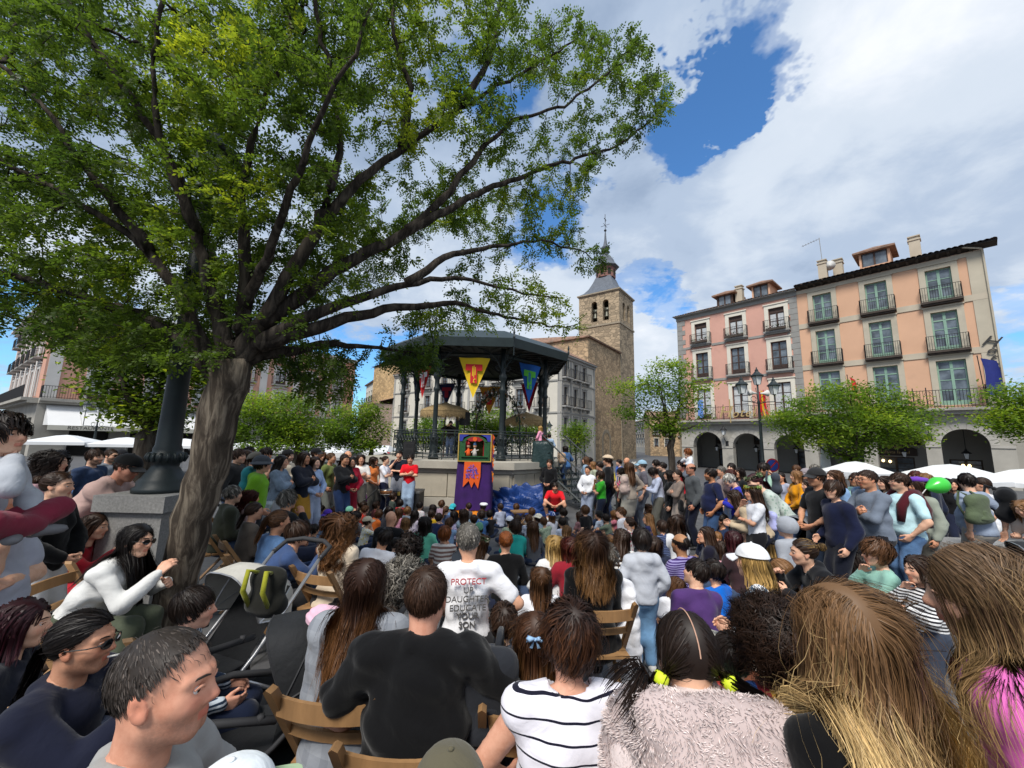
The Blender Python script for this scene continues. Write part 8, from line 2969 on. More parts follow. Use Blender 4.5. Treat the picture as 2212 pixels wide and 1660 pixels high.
for(x,y,hair,hc,top,tc,lab,kw)in[(1580,690,'long','l','tee','a9cfc4','girl in a lilac peaked cap and mint top',dict(hat='cap',hatc='d9a3d8',yaw=-75)),(1420,890,'bowl','d','tee','7d6f9a','child in a pale blue cap beside the grey-haired person',dict(hat='cap',hatc='9fb2e2')),(1480,1030,'bowl','b','tee','c05a86','child in a pale green cap and pink top',dict(hat='cap',hatc='a8dca2')),(1790,860,'bowl','d','tee','6f5a8c','child in a turquoise cap next to the purple cap',dict(hat='cap_back',hatc='36a6c2')),(1740,985,'bowl','k','tee','35333a','child in a violet cap below the turquoise one',dict(hat='cap_back',hatc='5a3fae')),(1640,920,'short','k','tee','2e3442','boy with black hair behind the pale green cap',dict(yaw=-70)),(1860,925,'bowl','d','tee','3a3d4c','boy with a dark bowl cut beside the violet cap',dict(yaw=-60)),(2060,935,'bowl','d','tee','7f9f8c','child in a mint cap with a peach peak',dict(hat='cap',hatc='86cfb2/e8b690',yaw=-65)),(1370,665,'long','d','long','2c3550','girl with long dark hair sitting under the navy blazer woman',dict(yaw=-80)),(1130,615,'short','d','tee','6a2f2c','boy sitting low beside the pram handle',dict(yaw=-85)),(1280,560,'short','d','tee','d0602a','boy in orange and navy behind the pram handle',dict(yaw=-85)),(910,800,'bowl','b','tee','7c8ba5','brown-haired child behind the low-ponytail woman',{}),(930,880,'bowl','y','tee','b9a88a','fair-haired child in front of the thick grey hair',{}),(1265,890,'bob','l','tee','99a6b8','small girl with light brown hair beside the black jacket',dict(yaw=-80)),(1530,1220,'short','k','tee','39414f','black-haired child behind the short-haired woman',{}),(1700,1120,'bob','o','jacket','denim:5f7fa3','child with reddish hair in a denim jacket',{}),(2150,1010,'short','k','tee','5e6268','black-haired child beside the mane of curls',{}),(1890,770,'short','d','tee','533a3c','boy sitting in front of the burgundy woman',{}),(2150,860,'bowl','r','tee','7b2e34','child with auburn hair close to the drummer',{})]:
 kid('A',x,y,hair,hc,top,tc,lab,**kw)
for(x,y,hair,hc,top,tc,lab,kw)in[(820,720,'bowl','d','long','3c4640','child with a dark bob in grey-green kneeling by the snare drum',dict(pose='kneel')),(925,820,'bowl','k','tee','8d2b30','black-haired child beside the flight case',{}),(565,855,'bowl','d','tee','6e3a3a','child with dark hair right in front of the drummer',{}),(375,855,'bowl','d','tee','7d6a55','child sitting nearest the drummer chair',{}),(240,880,'bob','d','tee','8a5a5e','girl with a dark bob near the mint cap',{}),(400,915,'short','b','tee','c0392b','boy in a red tee with brown hair in the drummer corner',dict(yaw=-75)),(605,985,'bowl','b','tee','d36a2e','brown-haired child in an orange top',{}),(290,1020,'short','k','tee','6b6f75','black-haired boy in grey behind the beige cap',{}),(440,1100,'short','d','tee','floral:cfd0c8:d8c23a','child in a beige cap and white shirt with a yellow print',dict(hat='cap',hatc='b9ad97',yaw=-55)),(760,930,'bob','k','tee','33343c','girl with a white hairband over black hair',{}),(915,960,'long','b','tee','d493ab','girl in pink with long brown hair behind the bald man',{}),(1035,935,'bowl','l','tee','6f7b8a','child with light brown hair in the row facing the stone wall',{}),(1150,990,'long','k','tee','floral:cfc4d2:b7a2c4','girl with long black hair in a lilac print top',{}),(1215,860,'short','k','tee','floral:e3dcdc:c77a8a','boy with black hair in a white shirt with pink print',dict(pose='kneel',sc=0.9)),(1010,1110,'long','l','tank','d9bfb4','girl with long light brown hair in a pale pink vest',{}),(1420,900,'long','k','tee','c9c6d2','girl with long black hair and a pale hairband',{}),(1540,835,'messy','b','tee','8e7a8a','child with fluffy brown hair in front of the purple skirt',{}),(1610,925,'pony','b','tee','3a4560','girl with a brown ponytail below the fluffy-haired child',{}),(1710,890,'bowl','d','tee','5c7fae','child in a bright turquoise cap before the orange hem',dict(hat='cap_back',hatc='35a9b4')),(1400,985,'bowl','d','tee','c9a227','child in a yellow top among the dark heads',{}),(1500,1040,'short','d','tee','1f2a4a','boy in navy with short dark hair, back to the crowd',{}),(1740,1005,'bob','k','tee','floral:b9b3d6:8f86c0','girl with a black bob in a violet print top',{}),(1660,1120,'messy','b','tee','7f9bbd','child with tousled brown hair and a blue top',{}),(1880,985,'long','d','jacket','denim:8fa4b5','girl with very long dark hair in a pale denim jacket',dict(sc=1.12)),(1940,870,'short','d','tee','4a4a50','boy directly in front of the orange hem',{}),(2020,1065,'short','d','tee','3f7a66','boy in green with short dark hair',{}),(2140,1000,'bowl','d','tee','3b5f8f','boy in blue beside the boy in green',{}),(2160,880,'short','k','tee','3a3a42','child in a small white cap before the purple skirt',dict(hat='beret',hatc='dedede')),(2100,1200,'bowl','d','tee','477a5e','child in a green printed cap worn low',dict(hat='beanie',hatc='5a8a70')),(1300,1130,'bob','k','tee','6cc6a6','girl in a mint tee with a straight black bob',dict(sc=1.25,pose='floor',d=4.55)),(1590,1280,'bowl','o','tee','wide:ded6cf:8c6f66','boy in a striped tee with chestnut hair holding his face',dict(sc=1.2,pose='floor4',d=4.1)),(850,1430,'crop','k','tee','1e1d20','small boy with cropped hair beside the white-tee man',{})]:
 kid('B',x,y,hair,hc,top,tc,lab,**kw)
seated('B',785,1050,'m','bald','d','jacket','1c1c1e','bald man in a black jacket sitting on the ground',pose='floor',skin='d9a284')
seated('B',690,1340,'m','short','k','tee','dfe1ea','man with short black hair in a white tee',pose='floor2',d=3.5)
seated('B',1065,1500,'m','curly','k','tee','45454b','man with black curls in a charcoal tee',d=3.1,pose='floor')
seated('B',1935,1375,'f','crop','g','tee','e6e6ea','woman with cropped dark grey hair in a printed white tee, elbow out',d=2.75,pose='akimbo',yaw=8,gray=1,bc='2b2b2e',chair='folding chair under the woman in the printed white tee',lod=2,sc=1.0)
t,sk,k,_=person.last
Rb=sk['R2']
for i,wd in enumerate(('PROTECT','UP','DAUGHTER.','EDUCATE','YOUR','SON')):
 p_=sk['chest']+Rb@nv(0.0,-0.137+0.012*(i>3),0.10-i*0.052)
 Mt=MTR(p_)@Matrix([list(r)+[0]for r in Rb]+[[0,0,0,1]])@MRO(pi/2,4,'X')
 text_mesh('print',wd,0.052,Mt,mat('print_red',(0.45,0.03,0.04),0.8)if i==0 else M_let,t,0.004)
kid('B',2130,1400,'long','b','tank','c9b6a6','girl with a wreath of vine leaves over long brown hair',wreath='green',d=3.3,sc=1.15)
for(x,y,hair,hc,top,tc,lab,kw)in[(520,880,'short','d','tee','9aa0b4','boy in a grey-lilac tee facing the blue tarpaulin',{}),(765,880,'bowl','b','jacket','23315c','boy in a navy jacket beside the folding stool',{}),(360,985,'short','k','tee','1d1d21','boy in black holding up a phone',dict(pose='floor4')),(250,975,'bowl','b','tee','45688f','brown-haired boy behind the boy with the phone',{}),(990,950,'bowl','b','tee','8a7f72','brown-haired child in front of the crouching man',{}),(660,1090,'short','d','tee','a9b59a','child in a white cap seen from behind',dict(hat='cap',hatc='dde0ea')),(770,1060,'bowl','d','tee','3a3a40','dark-haired child behind the white cap',{}),(740,1180,'messy','d','hoodie','2fa79c','child in a turquoise hooded jacket',dict(sc=1.2,d=4.6)),(1080,1050,'bowl','d','tee','94a6b5','child in a cream cotton sun hat',dict(hat='bucket',hatc='d6cfbd')),(940,1060,'bowl','b','tee','stripe:d6dbe3:3c5a8c','child in a blue and white striped top',{}),(1170,1095,'short','b','tee','floral:a7b59b:6d7f66','boy in a sage print tee',{}),(1285,1015,'bob','b','tee','d9d8e0','girl in a blue flowered cap',dict(hat='cap',hatc='floral:2f4a86:d6d6e0')),(1000,1190,'long','b','long','56575c','girl with long brown hair in a charcoal jumper',dict(sc=1.15)),(1440,1110,'short','k','tee','c8cfe0','boy with black hair in a pale blue tee',{}),(1460,960,'messy','k','jacket','26272b','child with black curls in a dark padded jacket',{}),(1500,1230,'long','l','tee','9cc3e6','girl with light brown hair in a sky blue top',{}),(1785,925,'bowl','b','tee','17171a','boy in a black tee kneeling above the others',dict(pose='kneel',sc=1.0)),(1700,1010,'long','d','tee','7b5a5e','girl with dark hair behind the kneeling boy',{}),(1990,1000,'short','k','tee','aab7c9','child in a black cap and pale blue shirt',dict(hat='cap_back',hatc='17181b')),(2070,935,'bowl','d','tee','5f5a55','dark-haired child behind the black cap',{}),(1970,865,'bowl','b','tee','8b8f96','child sitting at the feet of the green tee boy',{}),(2100,1045,'short','k','tee','6f7b6a','boy with black hair in a grey-green tee',{})]:
 kid('C',x,y,hair,hc,top,tc,lab,**kw)
seated('C',600,1390,'f','bun','o','long','121214','woman in black with a curly auburn bun and a yellow paper crown',d=3.3,pose='floor',sc=1.12)
seated('C',1325,1450,'f','long','y','long','dcdcdc','woman with long straight blonde hair in white',d=3.3,pose='floor',tip='c2a778',sc=1.1)
seated('C',1560,1480,'f','bob','r','long','8c2330','woman with a glossy dark brown bob',d=3.1,pose='floor',sc=1.12)
std('C',1255,225,12.3,'m','clasp','short','d','long','131316','man in a black polo and black shorts at the foot of the bandstand steps',150,bot='shorts',bc='111114',group=GR)
px,py=cpx('C',1335,575)
person('crouching man with a moustache in a red tee facing the audience',px,py,'squat','m','short','k','tee','d2202a','shorts','16161a',yaw=172,d=11.6,skin='d9a385')
std('C',1825,330,10.9,'f','clasp','bun','d','hoodie','dfe0e4','woman in a white hooded jacket over a coral top',140,group=GR,bc='8d97ad')
std('C',2010,405,9.8,'c','chin','bowl','d','tee','38a62c','boy in a bright green tee with his hand at his mouth',80,sb=0.86,sh=0.93,group=GR,bc='1e2536')
std('C',2120,185,10.3,'m','pocket','short','d','jacket','17181b','man in a beige flat cap and black jacket',70,hat='flat',hatc='c4ae93',group=GR)
std('C',2000,265,11.3,'m','stand','short','k','tee','55585c','man in sunglasses behind the green tee boy',85,glass_='sun',group=GR)
std('C',1795,180,13.2,'f','stand2','long','b','jacket','denim:7c93a8','woman with long brown hair in a denim jacket walking past the steps',60,group=GR)
std('C',1855,185,14.4,'m','stand','short','k','tee','a8958c','man with dark hair beyond the woman in denim',80,group=GR)
std('C',1900,250,13.0,'f','stand','bob','l','tee','9aa08a','fair woman half hidden beyond the sunglasses man',90,group=GR)
for(x,y,d,b,pose,hair,hc,top,tc,yaw,lab,kw)in[(1348,830,15.6,'f','clasp','bob','y','long','e59ab5',60,'blonde woman in a pink jumper on the bandstand',{}),(1382,900,14.95,'f','stand','bob','r','jacket','2c3a3c',10,'auburn-haired person behind the green plastic cover',dict(sc=0.9)),(1418,890,15.2,'f','clasp','short','k','jacket','denim:9fb6d0',-20,'person in a pale denim shirt leaning at the bandstand rail',{}),(680,795,16.0,'m','flute','short','k','jacket','15120f',175,'flute player in dark brown on the bandstand',{})]:
 px,py=cpx('Z',x,y)
 person(lab,px,py,pose,b,hair,hc,top,tc,'trousers','3b465c',yaw=yaw,d=d,lift=KF-ground(d),**kw)
px,py=cpx('Z',1535,985)
person('woman in denim with a beige backpack climbing the bandstand steps',px,py,'climb','f','bob','k','jacket','denim:3f6390','trousers','34496e',yaw=40,d=14.6,lift=0.55)
for row in[(540,290,9.6,'f','hip','long','b','long','ad9f90','woman in a beige top and pale shorts, hand on hip',20,dict(bot='skirt',bc='cfc8b9')),(735,255,10.3,'m','stand','short','g','tee','636068','man in a pale blue cap and dark grey tee',75,dict(hat='cap',hatc='8fb0c4',bc='6f7886')),(425,365,10.0,'f','cross','curlylong','k','tank','d9287a','woman with dark curls in a hot pink top',80,dict(bc='15161b')),(510,190,14.2,'m','stand','bald','d','tee','9a7f72','bald man far behind the beige woman',90,{}),(395,215,14.5,'m','stand','short','k','tee','3b62b5','distant man in a blue tee behind the pink top',100,{}),(905,365,9.6,'m','phone','messy','k','long','c3cbe2','young man in a pale blue shirt looking down',80,dict(bc='6b6a62')),(1135,400,9.2,'f','stand','long','k','long','18191b','woman with very long black hair dressed in black',75,dict(bc='222326')),(1265,400,8.8,'f','cross','lowpony','d','long','8b7b70','woman in a taupe cardigan with folded arms',85,dict(bc='a8998d')),(1465,310,8.6,'m','stand2','ring','d','jacket','55585a','balding man in a grey checked jacket',85,dict(bc='1c2030',glass_='clear',skin='c98f74')),(1335,255,9.5,'m','stand','short','k','tee','d3303f','man in red carrying the white-clad child on his shoulders',85,dict(glass_='clear')),(1760,395,7.6,'m','pocket','short','k','tee','1d2340','stout bearded man in a navy tee with a printed chest',85,dict(girth=1.25,bc='3a5378',skin='c08763')),(1045,275,11.2,'m','stand','short','k','jacket','1f2022','man with a black cap of hair between the blue shirt and the black-haired woman',80,{}),(950,235,12.6,'m','stand','messy','k','jacket','2c2a2a','dark-haired man behind the pale blue cap',85,{}),(2045,480,7.3,'f','phone','short','w','long','2c31a8','silver-haired woman in an ultramarine cardigan looking down',70,dict(gray=1)),(1920,345,9.2,'m','stand','crop','g','tee','9c8c8a','grey-haired man behind the navy tee',80,dict(gray=1)),(2050,395,8.6,'f','stand','bob','r','tee','57464a','woman with dark auburn hair behind the ultramarine cardigan',90,{}),(2075,295,10.4,'m','stand','short','k','tee','8f9aa5','dark-haired man farther back by the arcade pier',120,{}),(2190,365,9.2,'f','stand2','long','k','long','1f2224','smiling woman with long black hair and pale earrings',85,{}),(620,270,11.0,'m','stand','short','w','tee','6d7276','white-haired man hidden behind the pale blue cap',90,dict(gray=1)),(250,260,12.0,'m','stand','short','k','tee','c8b12c','man in yellow peeking past the flat cap',95,{})]:
 x,y,d,b,pose,hair,hc,top,tc,lab,yaw,kw=row
 std('D',x,y,d,b,pose,hair,hc,top,tc,lab,yaw,group=GR,**kw)
px,py=cpx('D',1425,65)
person('small child in a white hooded jacket riding on shoulders',px,py,'ride','c','messy','o','hoodie','e2e5ea','trousers','6a6f7a',yaw=85,d=9.2,sb=0.5,sh=0.8,lift=1.25,sc=1.0,group=GR)
for row in[(1440,440,5.6,'m','clasp','short','d','tee','1c1d20','man in a black cap and black sleeveless jacket, hands clasped',85,dict(hat='cap',hatc='2b2b2c',bc='1f2836',skin='c99474')),(1700,620,5.2,'c','stand2','bowl','d','jacket','1b2038','boy in a navy and yellow sports jacket over a red shirt',85,dict(sb=0.86,sh=0.93,bc='191c28')),(1140,420,8.2,'f','clasp','bob','l','long','d68e18','woman in a saffron jumper',80,{}),(1150,315,9.6,'c','stand','bowl','b','tee','cf2f4c','small girl in red held up behind the saffron jumper',90,dict(lift=0.75,sc=1.0)),(665,310,8.4,'m','phone','short','k','tee','a9ccb9','young man in a pale green tee wearing a dark rucksack',60,{}),(915,430,9.6,'f','stand','lowpony','k','tank','9ea2b5','woman in a grey-lilac sleeveless top',110,{}),(530,515,6.4,'f','bend','lowpony','z','long','floral:b9c4bd:8fa79a','woman with a flower wreath in a sage print blouse, leaning down',75,dict(wreath='green',bc='3c5378',sc=1.2)),(490,665,5.9,'c','chin','long','d','tee','d9dbe2','girl with a yellow flower crown and a white printed tee',80,dict(sb=0.86,sh=0.93,wreath='yellow',bc='1c1c20')),(1710,440,6.5,'f','stand2','long','b','jacket','denim:7c9ac0','smiling woman with long brown hair and a denim jacket behind the sports jacket boy',75,{}),(2045,470,7.0,'m','stand','short','d','tee','a7d0c2','man in sunglasses and a seafoam tee',85,dict(glass_='sun')),(220,740,6.2,'c','bend','long','d','jacket','bba98e','girl bending forward in a beige trench jacket',60,dict(sb=0.86,sh=0.93)),(1330,560,6.6,'f','stand','long','d','long','8ca0b8','woman half hidden behind the black sleeveless jacket',80,{}),(1290,390,8.8,'m','stand','short','g','tee','a37f8e','person in a grey cap and mauve tee',85,dict(hat='cap',hatc='8c8387',gray=1)),(1420,320,9.8,'m','stand','short','g','tee','8d9298','tall grey-haired man behind the black cap',85,dict(gray=1)),(600,385,10.2,'f','stand','bob','d','tee','77747c','woman in sunglasses behind the pale green tee',100,dict(glass_='sun')),(2140,460,6.4,'m','stand','crop','d','jacket','denim:5f7a99','smiling man in a denim jacket behind the grey jumper',85,dict(skin='d39e80'))]:
 x,y,d,b,pose,hair,hc,top,tc,lab,yaw,kw=row
 std('E',x,y,d,b,pose,hair,hc,top,tc,lab,yaw,group=GR,**kw)
std('S',2050,1134,5.3,'m','cross','crop','d','long','6b7482','stocky man in glasses and a slate grey jumper, arms folded',80,glass_='clear',girth=1.25,bc='26262a',group=GR,lod=1)
std('F',345,500,5.6,'m','pocket','short','d','tee','b9dbe2','man in glasses and jeans with a maroon jumper round his shoulders',80,glass_='clear',girth=1.25,bc='denim:58779f',group=GR,lod=1)
t,sk,k,_=person.last
mb=MB()
R2=sk['R2']
pts=[sk['neck']+R2@nv(*q)for q in((0.16,0.16,-0.32),(0.15,0.14,-0.14),(0.13,0.02,0.0),(0.06,-0.10,0.0),(-0.06,-0.10,0.0),(-0.13,0.02,0.0),(-0.15,0.14,-0.14),(-0.14,0.16,-0.34))]
mb.tube(pts,[0.04,0.055,0.06,0.07,0.07,0.06,0.055,0.04],10)
mb.tube([sk['neck']+R2@nv(0,-0.10,0.0),sk['neck']+R2@nv(0,-0.17,-0.2),sk['neck']+R2@nv(0,-0.18,-0.42)],[0.10,0.12,0.1],10)
mb.build('draped_jumper',fab('4a1a22'),t,True)
std('F',615,570,5.9,'f','stand','bob','d','jacket','8e9488','person in a purple beret holding a green balloon',80,hat='beret',hatc='6a3fa8',group=GR)
std('F',590,440,7.4,'m','stand','short','r','tee','6b4a4e','man behind the purple beret',85,group=GR)
std('F',735,480,7.0,'m','stand','short','l','jacket','20283c','fair-haired man with his back to the purple beret',20,group=GR)
std('F',1360,500,6.0,'m','backpat','short','k','tee','8b97ab','broad man in a blue-grey tee leaning back with an olive drawstring bag',10,girth=1.25,group=GR,bc='a39c92',lod=0)
std('F',1140,545,8.2,'f','stand','curlylong','k','long','17171a','woman with long black curls in black under the cafe parasol',150,group=GR)
std('F',960,560,9.0,'m','stand','short','d','tee','a08f86','man in jeans beyond the balloon',160,group=GR)
std('F',1570,545,6.6,'f','stand','lowpony','d','tee','d9dade','woman in white with a big black rucksack',40,group=GR,bc='dcdcdc')
std('F',130,520,6.6,'f','stand','long','d','long','2b2727','dark-haired woman squeezed between the slate jumper and the maroon jumper',85,group=GR)
std('F',2190,900,5.6,'f','bend','bob','l','tee','b3a89e','woman stooping at the picture edge beyond the black buggy',100,group=GR)
for(x,y,hair,hc,top,tc,lab,kw)in[(75,875,'bowl','b','tee','7d7468','child at the feet of the flat cap man',{}),(175,935,'bowl','d','tee','5a5f68','brown-haired child in front of the pink top woman',{}),(430,870,'bowl','b','tee','6f6a72','child beside the bare legs of the beige woman',{}),(425,965,'short','b','hoodie','dcdbe2','boy with brown hair in a white hooded top',dict(sc=1.2)),(320,985,'bob','l','tee','d07a8c','fair girl in pink beside the white hooded top',{}),(820,880,'long','d','tee','4a4550','girl with dark hair below the young man in the blue shirt',dict(yaw=60)),(850,940,'curly','b','tee','6b4f4a','child with brown curls below the dark-haired girl',{}),(830,1060,'long','l','tee','2c3158','girl with long fair hair in navy',dict(sc=1.15,d=5.0)),(545,1120,'pony','d','tee','floral:e4dcd8:c9566a','girl with a dark ponytail in a white flowered top',dict(sc=1.15,d=4.8)),(1280,975,'bowl','k','tee','2d2f36','black-haired child at the feet of the taupe cardigan',{}),(1200,1020,'wavy','d','tee','3d3a3e','girl with wavy dark hair in front of the taupe cardigan',{}),(1040,1170,'bowl','d','long','stripe:1f2540:5d6b92','boy in a navy striped jersey with a dark bowl cut',dict(pose='kneel',sc=1.0,d=4.6)),(1430,1090,'bowl','d','jacket','2b4070','boy in a blue jacket behind the white-topped woman',dict(yaw=70)),(1870,1335,'bowl','l','tee','d9622a','fair boy in orange turning to face the camera',dict(yaw=150)),(260,1380,'crop','l','tee','7a5a52','child with short fair hair next to the striped blouse',dict(d=3.6)),(1920,1510,'long','d','hoodie','e0a8b6','girl in a pink hoodie with dark hair',dict(d=3.3,sc=1.15)),(1790,1200,'bowl','l','tee','8f7a70','small child in front of the woman in glasses',dict(yaw=40)),(2190,1150,'bowl','b','tee','9a9a94','small child below the trench jacket girl',dict(yaw=90))]:
 kid('D',x,y,hair,hc,top,tc,lab,**kw)
seated('D',1235,1115,'f','wavy','d','long','d7d8dc','woman with long wavy dark hair in white, back to the camera',d=4.1,pose='floor',sc=1.15,yaw=20)
seated('D',1690,1300,'f','long','d','jacket','1c1b2a','woman with dark hair in a navy gilet with a lilac strap',d=3.6,pose='floor2',yaw=60,sc=1.1)
seated('D',2090,1370,'f','long','z','tee','3a2a2e','woman with dark cherry hair seen from behind',d=3.5,pose='floor',yaw=30,sc=1.1)
seated('D',1920,1070,'f','lowpony','k','long','22304c','woman in glasses and navy sitting on the ground',d=5.2,pose='floor3',yaw=80,glass_='clear',sc=1.1)
seated('D',420,1340,'f','long','d','long','wide:dcdad8:1c1c20','woman with very long dark hair in a black and white striped blouse',d=3.5,pose='floor2',sc=1.12,yaw=15)
seated('D',1310,1430,'m','ring','k','long','stripe:3c2a66:8f86b4','balding man with a ponytail in a purple striped shirt',d=3.3,pose='floor',sc=1.1,skin='a87a58')
seated('G',890,320,'f','bob','d','puffer','232a40','person in a quilted navy down jacket behind the standing boy',d=3.45,pose='floor',sc=1.1)
seated('G',220,480,'f','messy','g','jacket','denim:5d85ad','grey-haired person in a blue jacket beside the black top',d=3.1,pose='floor',gray=1,sc=1.12)
seated('G',1545,720,'m','short','k','tee','4d3468','dark-haired man in a purple tee with one ear showing',d=2.75,pose='floor2',yaw=15,sc=1.08,lod=1)
kid('G',1810,700,'short','k','tee','1566c8','boy in a vivid blue tee next to the purple tee',d=2.95,sc=1.25)
kid('G',1240,930,'bob','b','tee','e3e4ea','small girl in a white tee leaning on the purple tee man',d=2.6,pose='floor2',sc=1.0,yaw=-5,lod=1)
px,py=cpx('D',735,1370)
person('boy standing in a pale grey fleece and blue jeans with his back turned',px,py,'pocket','c','bowl','k','hoodie','b3b7c0','trousers','denim:6d93b8',yaw=0,d=3.85,lod=2,shoe=0)
for(x,y,b,hair,hc,top,tc,lab,kw)in[(1000,1190,'c',None,'b','hoodie','9a9ea6','child standing in a grey hoodie with the hood up',dict(pose='stand',hat='hood',hatc='9a9ea6',d=4.6,yaw=15)),(1440,1300,'c','bob','l','tee','dcdde2','girl with a light brown bob and hair clip in white',dict(pose='kneel',d=4.3,sc=1.05,yaw=50)),(690,1440,'c','long','y','tee','4a4f5e','girl with fair hair and sunglasses pushed back',dict(pose='floor',d=4.2,sc=1.2)),(450,1310,'f','bun','k','long','dots:b06a3a:e8d8c0','woman in a rust dotted blouse with black hair tied back',dict(pose='floor2',d=4.2,sc=1.1,yaw=55)),(2010,1350,'m','ring','g','tee','4b4c52','older man with thinning grey hair behind the children',dict(pose='floor',d=4.0,sc=1.15,gray=1,yaw=65)),(1790,1450,'c','short','d','tee','8a1f26','boy in dark red with his chin on his hand',dict(pose='floor4',d=3.9,sc=1.25,yaw=75)),(1230,1280,'c','long','b','tee','a05a6e','girl with brown hair just behind the grey hood',dict(pose='floor',d=4.9,sc=1.2))]:
 px,py=cpx('E',x,y)
 person(lab,px,py,kw.pop('pose'),b,hair,hc,top,tc,'trousers','3a4560',**kw)
for(x,y,b,hair,hc,top,tc,lab,kw)in[(1430,400,'c','bob','k','tee','bfe0dc','girl with a smooth black bob beside the boy in seafoam',dict(pose='floor',d=3.35,sc=1.25,yaw=45)),(1450,275,'c','bowl','k','tee','33363e','black-haired child behind the smooth bob',dict(pose='floor',d=3.8,sc=1.25)),(1640,300,'c','messy','b','long','8fbdae','boy in a seafoam jumper resting his chin on his hand',dict(pose='chin',d=3.25,yaw=70,sc=1.0,lod=1)),(2085,470,'c','bob','d','long','stripe:e0e0e0:2a2a30','girl with a yellow bow and a striped top at the blonde girl shoulder',dict(pose='chin',d=2.9,yaw=85,sc=0.92,lod=1)),(640,490,'f','lowpony','l','long','stripe:e4e6ea:3f5670','girl with a light brown ponytail and yellow scrunchie in stripes',dict(pose='floor',d=2.75,yaw=30,lod=1,sc=1.1)),(330,390,'f','wavy','y','long','stripe:e6e8ec:42607a','woman in a white cap and blue-striped jersey looking up',dict(pose='chair2',d=2.85,yaw=55,hat='cap',hatc='e2e3e6',lod=1,bc='b9b5ac',chair='folding chair under the woman in the white cap')),(880,290,'f','bun','d','jacket','1b1c20','woman in a black jacket with sunglasses pushed up and a streaked bun',dict(pose='leanfwd',d=2.95,yaw=75,lod=1,tip='a8864f',chair='folding chair under the woman with the streaked bun'))]:
 px,py=cpx('H',x,y)
 person(lab,px,py,kw.pop('pose'),b,hair,hc,top,tc,'trousers',kw.pop('bc','39404e'),**kw)
# people close to the camera
def body_coll(sk,add=0.03):
 pr=torso_prims(sk,add)+arm_prims(sk,0,1,add,0.5)+arm_prims(sk,1,1,add,0.5)
 nk=(sk['neck']+sk['R2']@nv(0,-0.012,-0.05)*sk['sb'],sk['head']+sk['Rh']@nv(0,-0.03,-0.08)*sk['sh'],0.06*sk['sh'],0.055*sk['sh'],None,1)
 pr=pr+[nk]
 Rh,hd,sh=sk['Rh'],sk['head'],sk['sh']
 def f(p,off):
  P=(p*sh)@Rh.T+hd
  pp=[P[:,i].astype(f32)for i in range(3)]
  d=sdf(pp,pr,0.03)
  ins=d<off*sh
  if ins.any():
   q=P[ins]
   e=0.004
   g=np.stack([sdf([(q[:,j]+(e if j==i else 0)).astype(f32)for j in range(3)],pr,0.03)for i in range(3)],1)-d[ins][:,None]
   g[:,2]=np.where(g[:,2]>0,g[:,2]*0.15,g[:,2])
   g[:,1]-=0.45*np.linalg.norm(g,axis=1)
   g/=np.linalg.norm(g,axis=1)[:,None]+1e-9
   P[ins]=q+g*(off[ins]*sh-d[ins])[:,None]
  return(P-hd)@Rh/sh
 return f
def hero_hair(pose,build,sb,sh,girth,style,L,N=3000,w=0.0027,seg=12,curl=0.0,curlf=30,clump=0.5,lift=0.014,part=0.0,seed=1,ties=None,hang=None,tails=None,spread=0.0,nguide=110,add=0.035,Lvar=0.15,zoff=0.0,curlexp=None):
 sk=skeleton(POSES[pose],sb,build,girth,sh)
 r=np.random.RandomState(seed)
 g=sk['Rh'].T@nv(0,0,-1)
 hb=sk['Rh'].T@sk['R2']@nv(0,-0.2,0)
 hang=tuple(g+hb)if hang is None else tuple(sk['Rh'].T@nv(*hang))
 co=body_coll(sk,add)
 ps=[]
 S=strands(N,seg,L,r,style,co if style=='long' else None,curl=curl,curlf=curlf,clump=clump,lift=lift,part=part,ties=ties,hang=hang,spread=spread,nguide=nguide,Lvar=Lvar,zoff=zoff)
 ps.append(ribbons(S,w,r))
 n2=max(60,N//12)
 S=strands(n2,seg,L*0.9,r,style,co if style=='long' else None,curl=curl+0.004,curlf=curlf*1.2,clump=0,lift=lift*2.0,part=part,ties=ties,hang=hang,spread=spread+0.12,nguide=0)
 ps.append(ribbons(S,w*0.55,r))
 for(tie,n,tl,tang,tc_)in(tails or[]):
  roots=nv(*tie)+r.normal(0,0.009,(n,3))
  tg=tuple(sk['Rh'].T@nv(*tang))
  S=strands(n,seg,tl,r,'hang',co,lift=0.004,clump=0.45,hang=tg,roots=roots,curl=tc_,curlf=22,nguide=40)
  ps.append(ribbons(S,w,r,cen=nv(0,0.1,0)))
 return hair_mesh('hair',ps,hair_cap(0.004,zoff))
def hero(label,px,py,d,pose,build,hairspec,hc,top,tc,sb=None,sh=None,girth=1.0,**k):
 sb={'m':1.0,'f':0.94,'c':0.75}[build]if sb is None else sb
 sh={'m':1.0,'f':0.96,'c':0.9}[build]if sh is None else sh
 hm=hero_hair(pose,build,sb,sh,girth,**hairspec)if isinstance(hairspec,dict)else None
 k.setdefault('lod',2)
 bot,bc=k.pop('bot','trousers'),k.pop('bc','2b3242')
 if k.get('chair')is not None:
  ch_l=k.pop('chair')
 else:
  ch_l=None
 person(label,px,py,pose,build,hairspec if not isinstance(hairspec,dict)else None,hc,top,tc,bot,bc,d=d,sb=sb,sh=sh,girth=girth,hairmesh=hm,**k)
 t=person.last[0]
 if ch_l:
  sk,kk=person.last[1],person.last[2]
  pz=sk['pel']*kk
  rz=t.rotation_euler[2]
  c,s=cos(rz),sin(rz)
  folding_chair((t.location.x+c*pz[0]-s*pz[1],t.location.y+s*pz[0]+c*pz[1],ground(t.location.y)),rz,ch_l).scale=(kk,kk,kk)
 return t
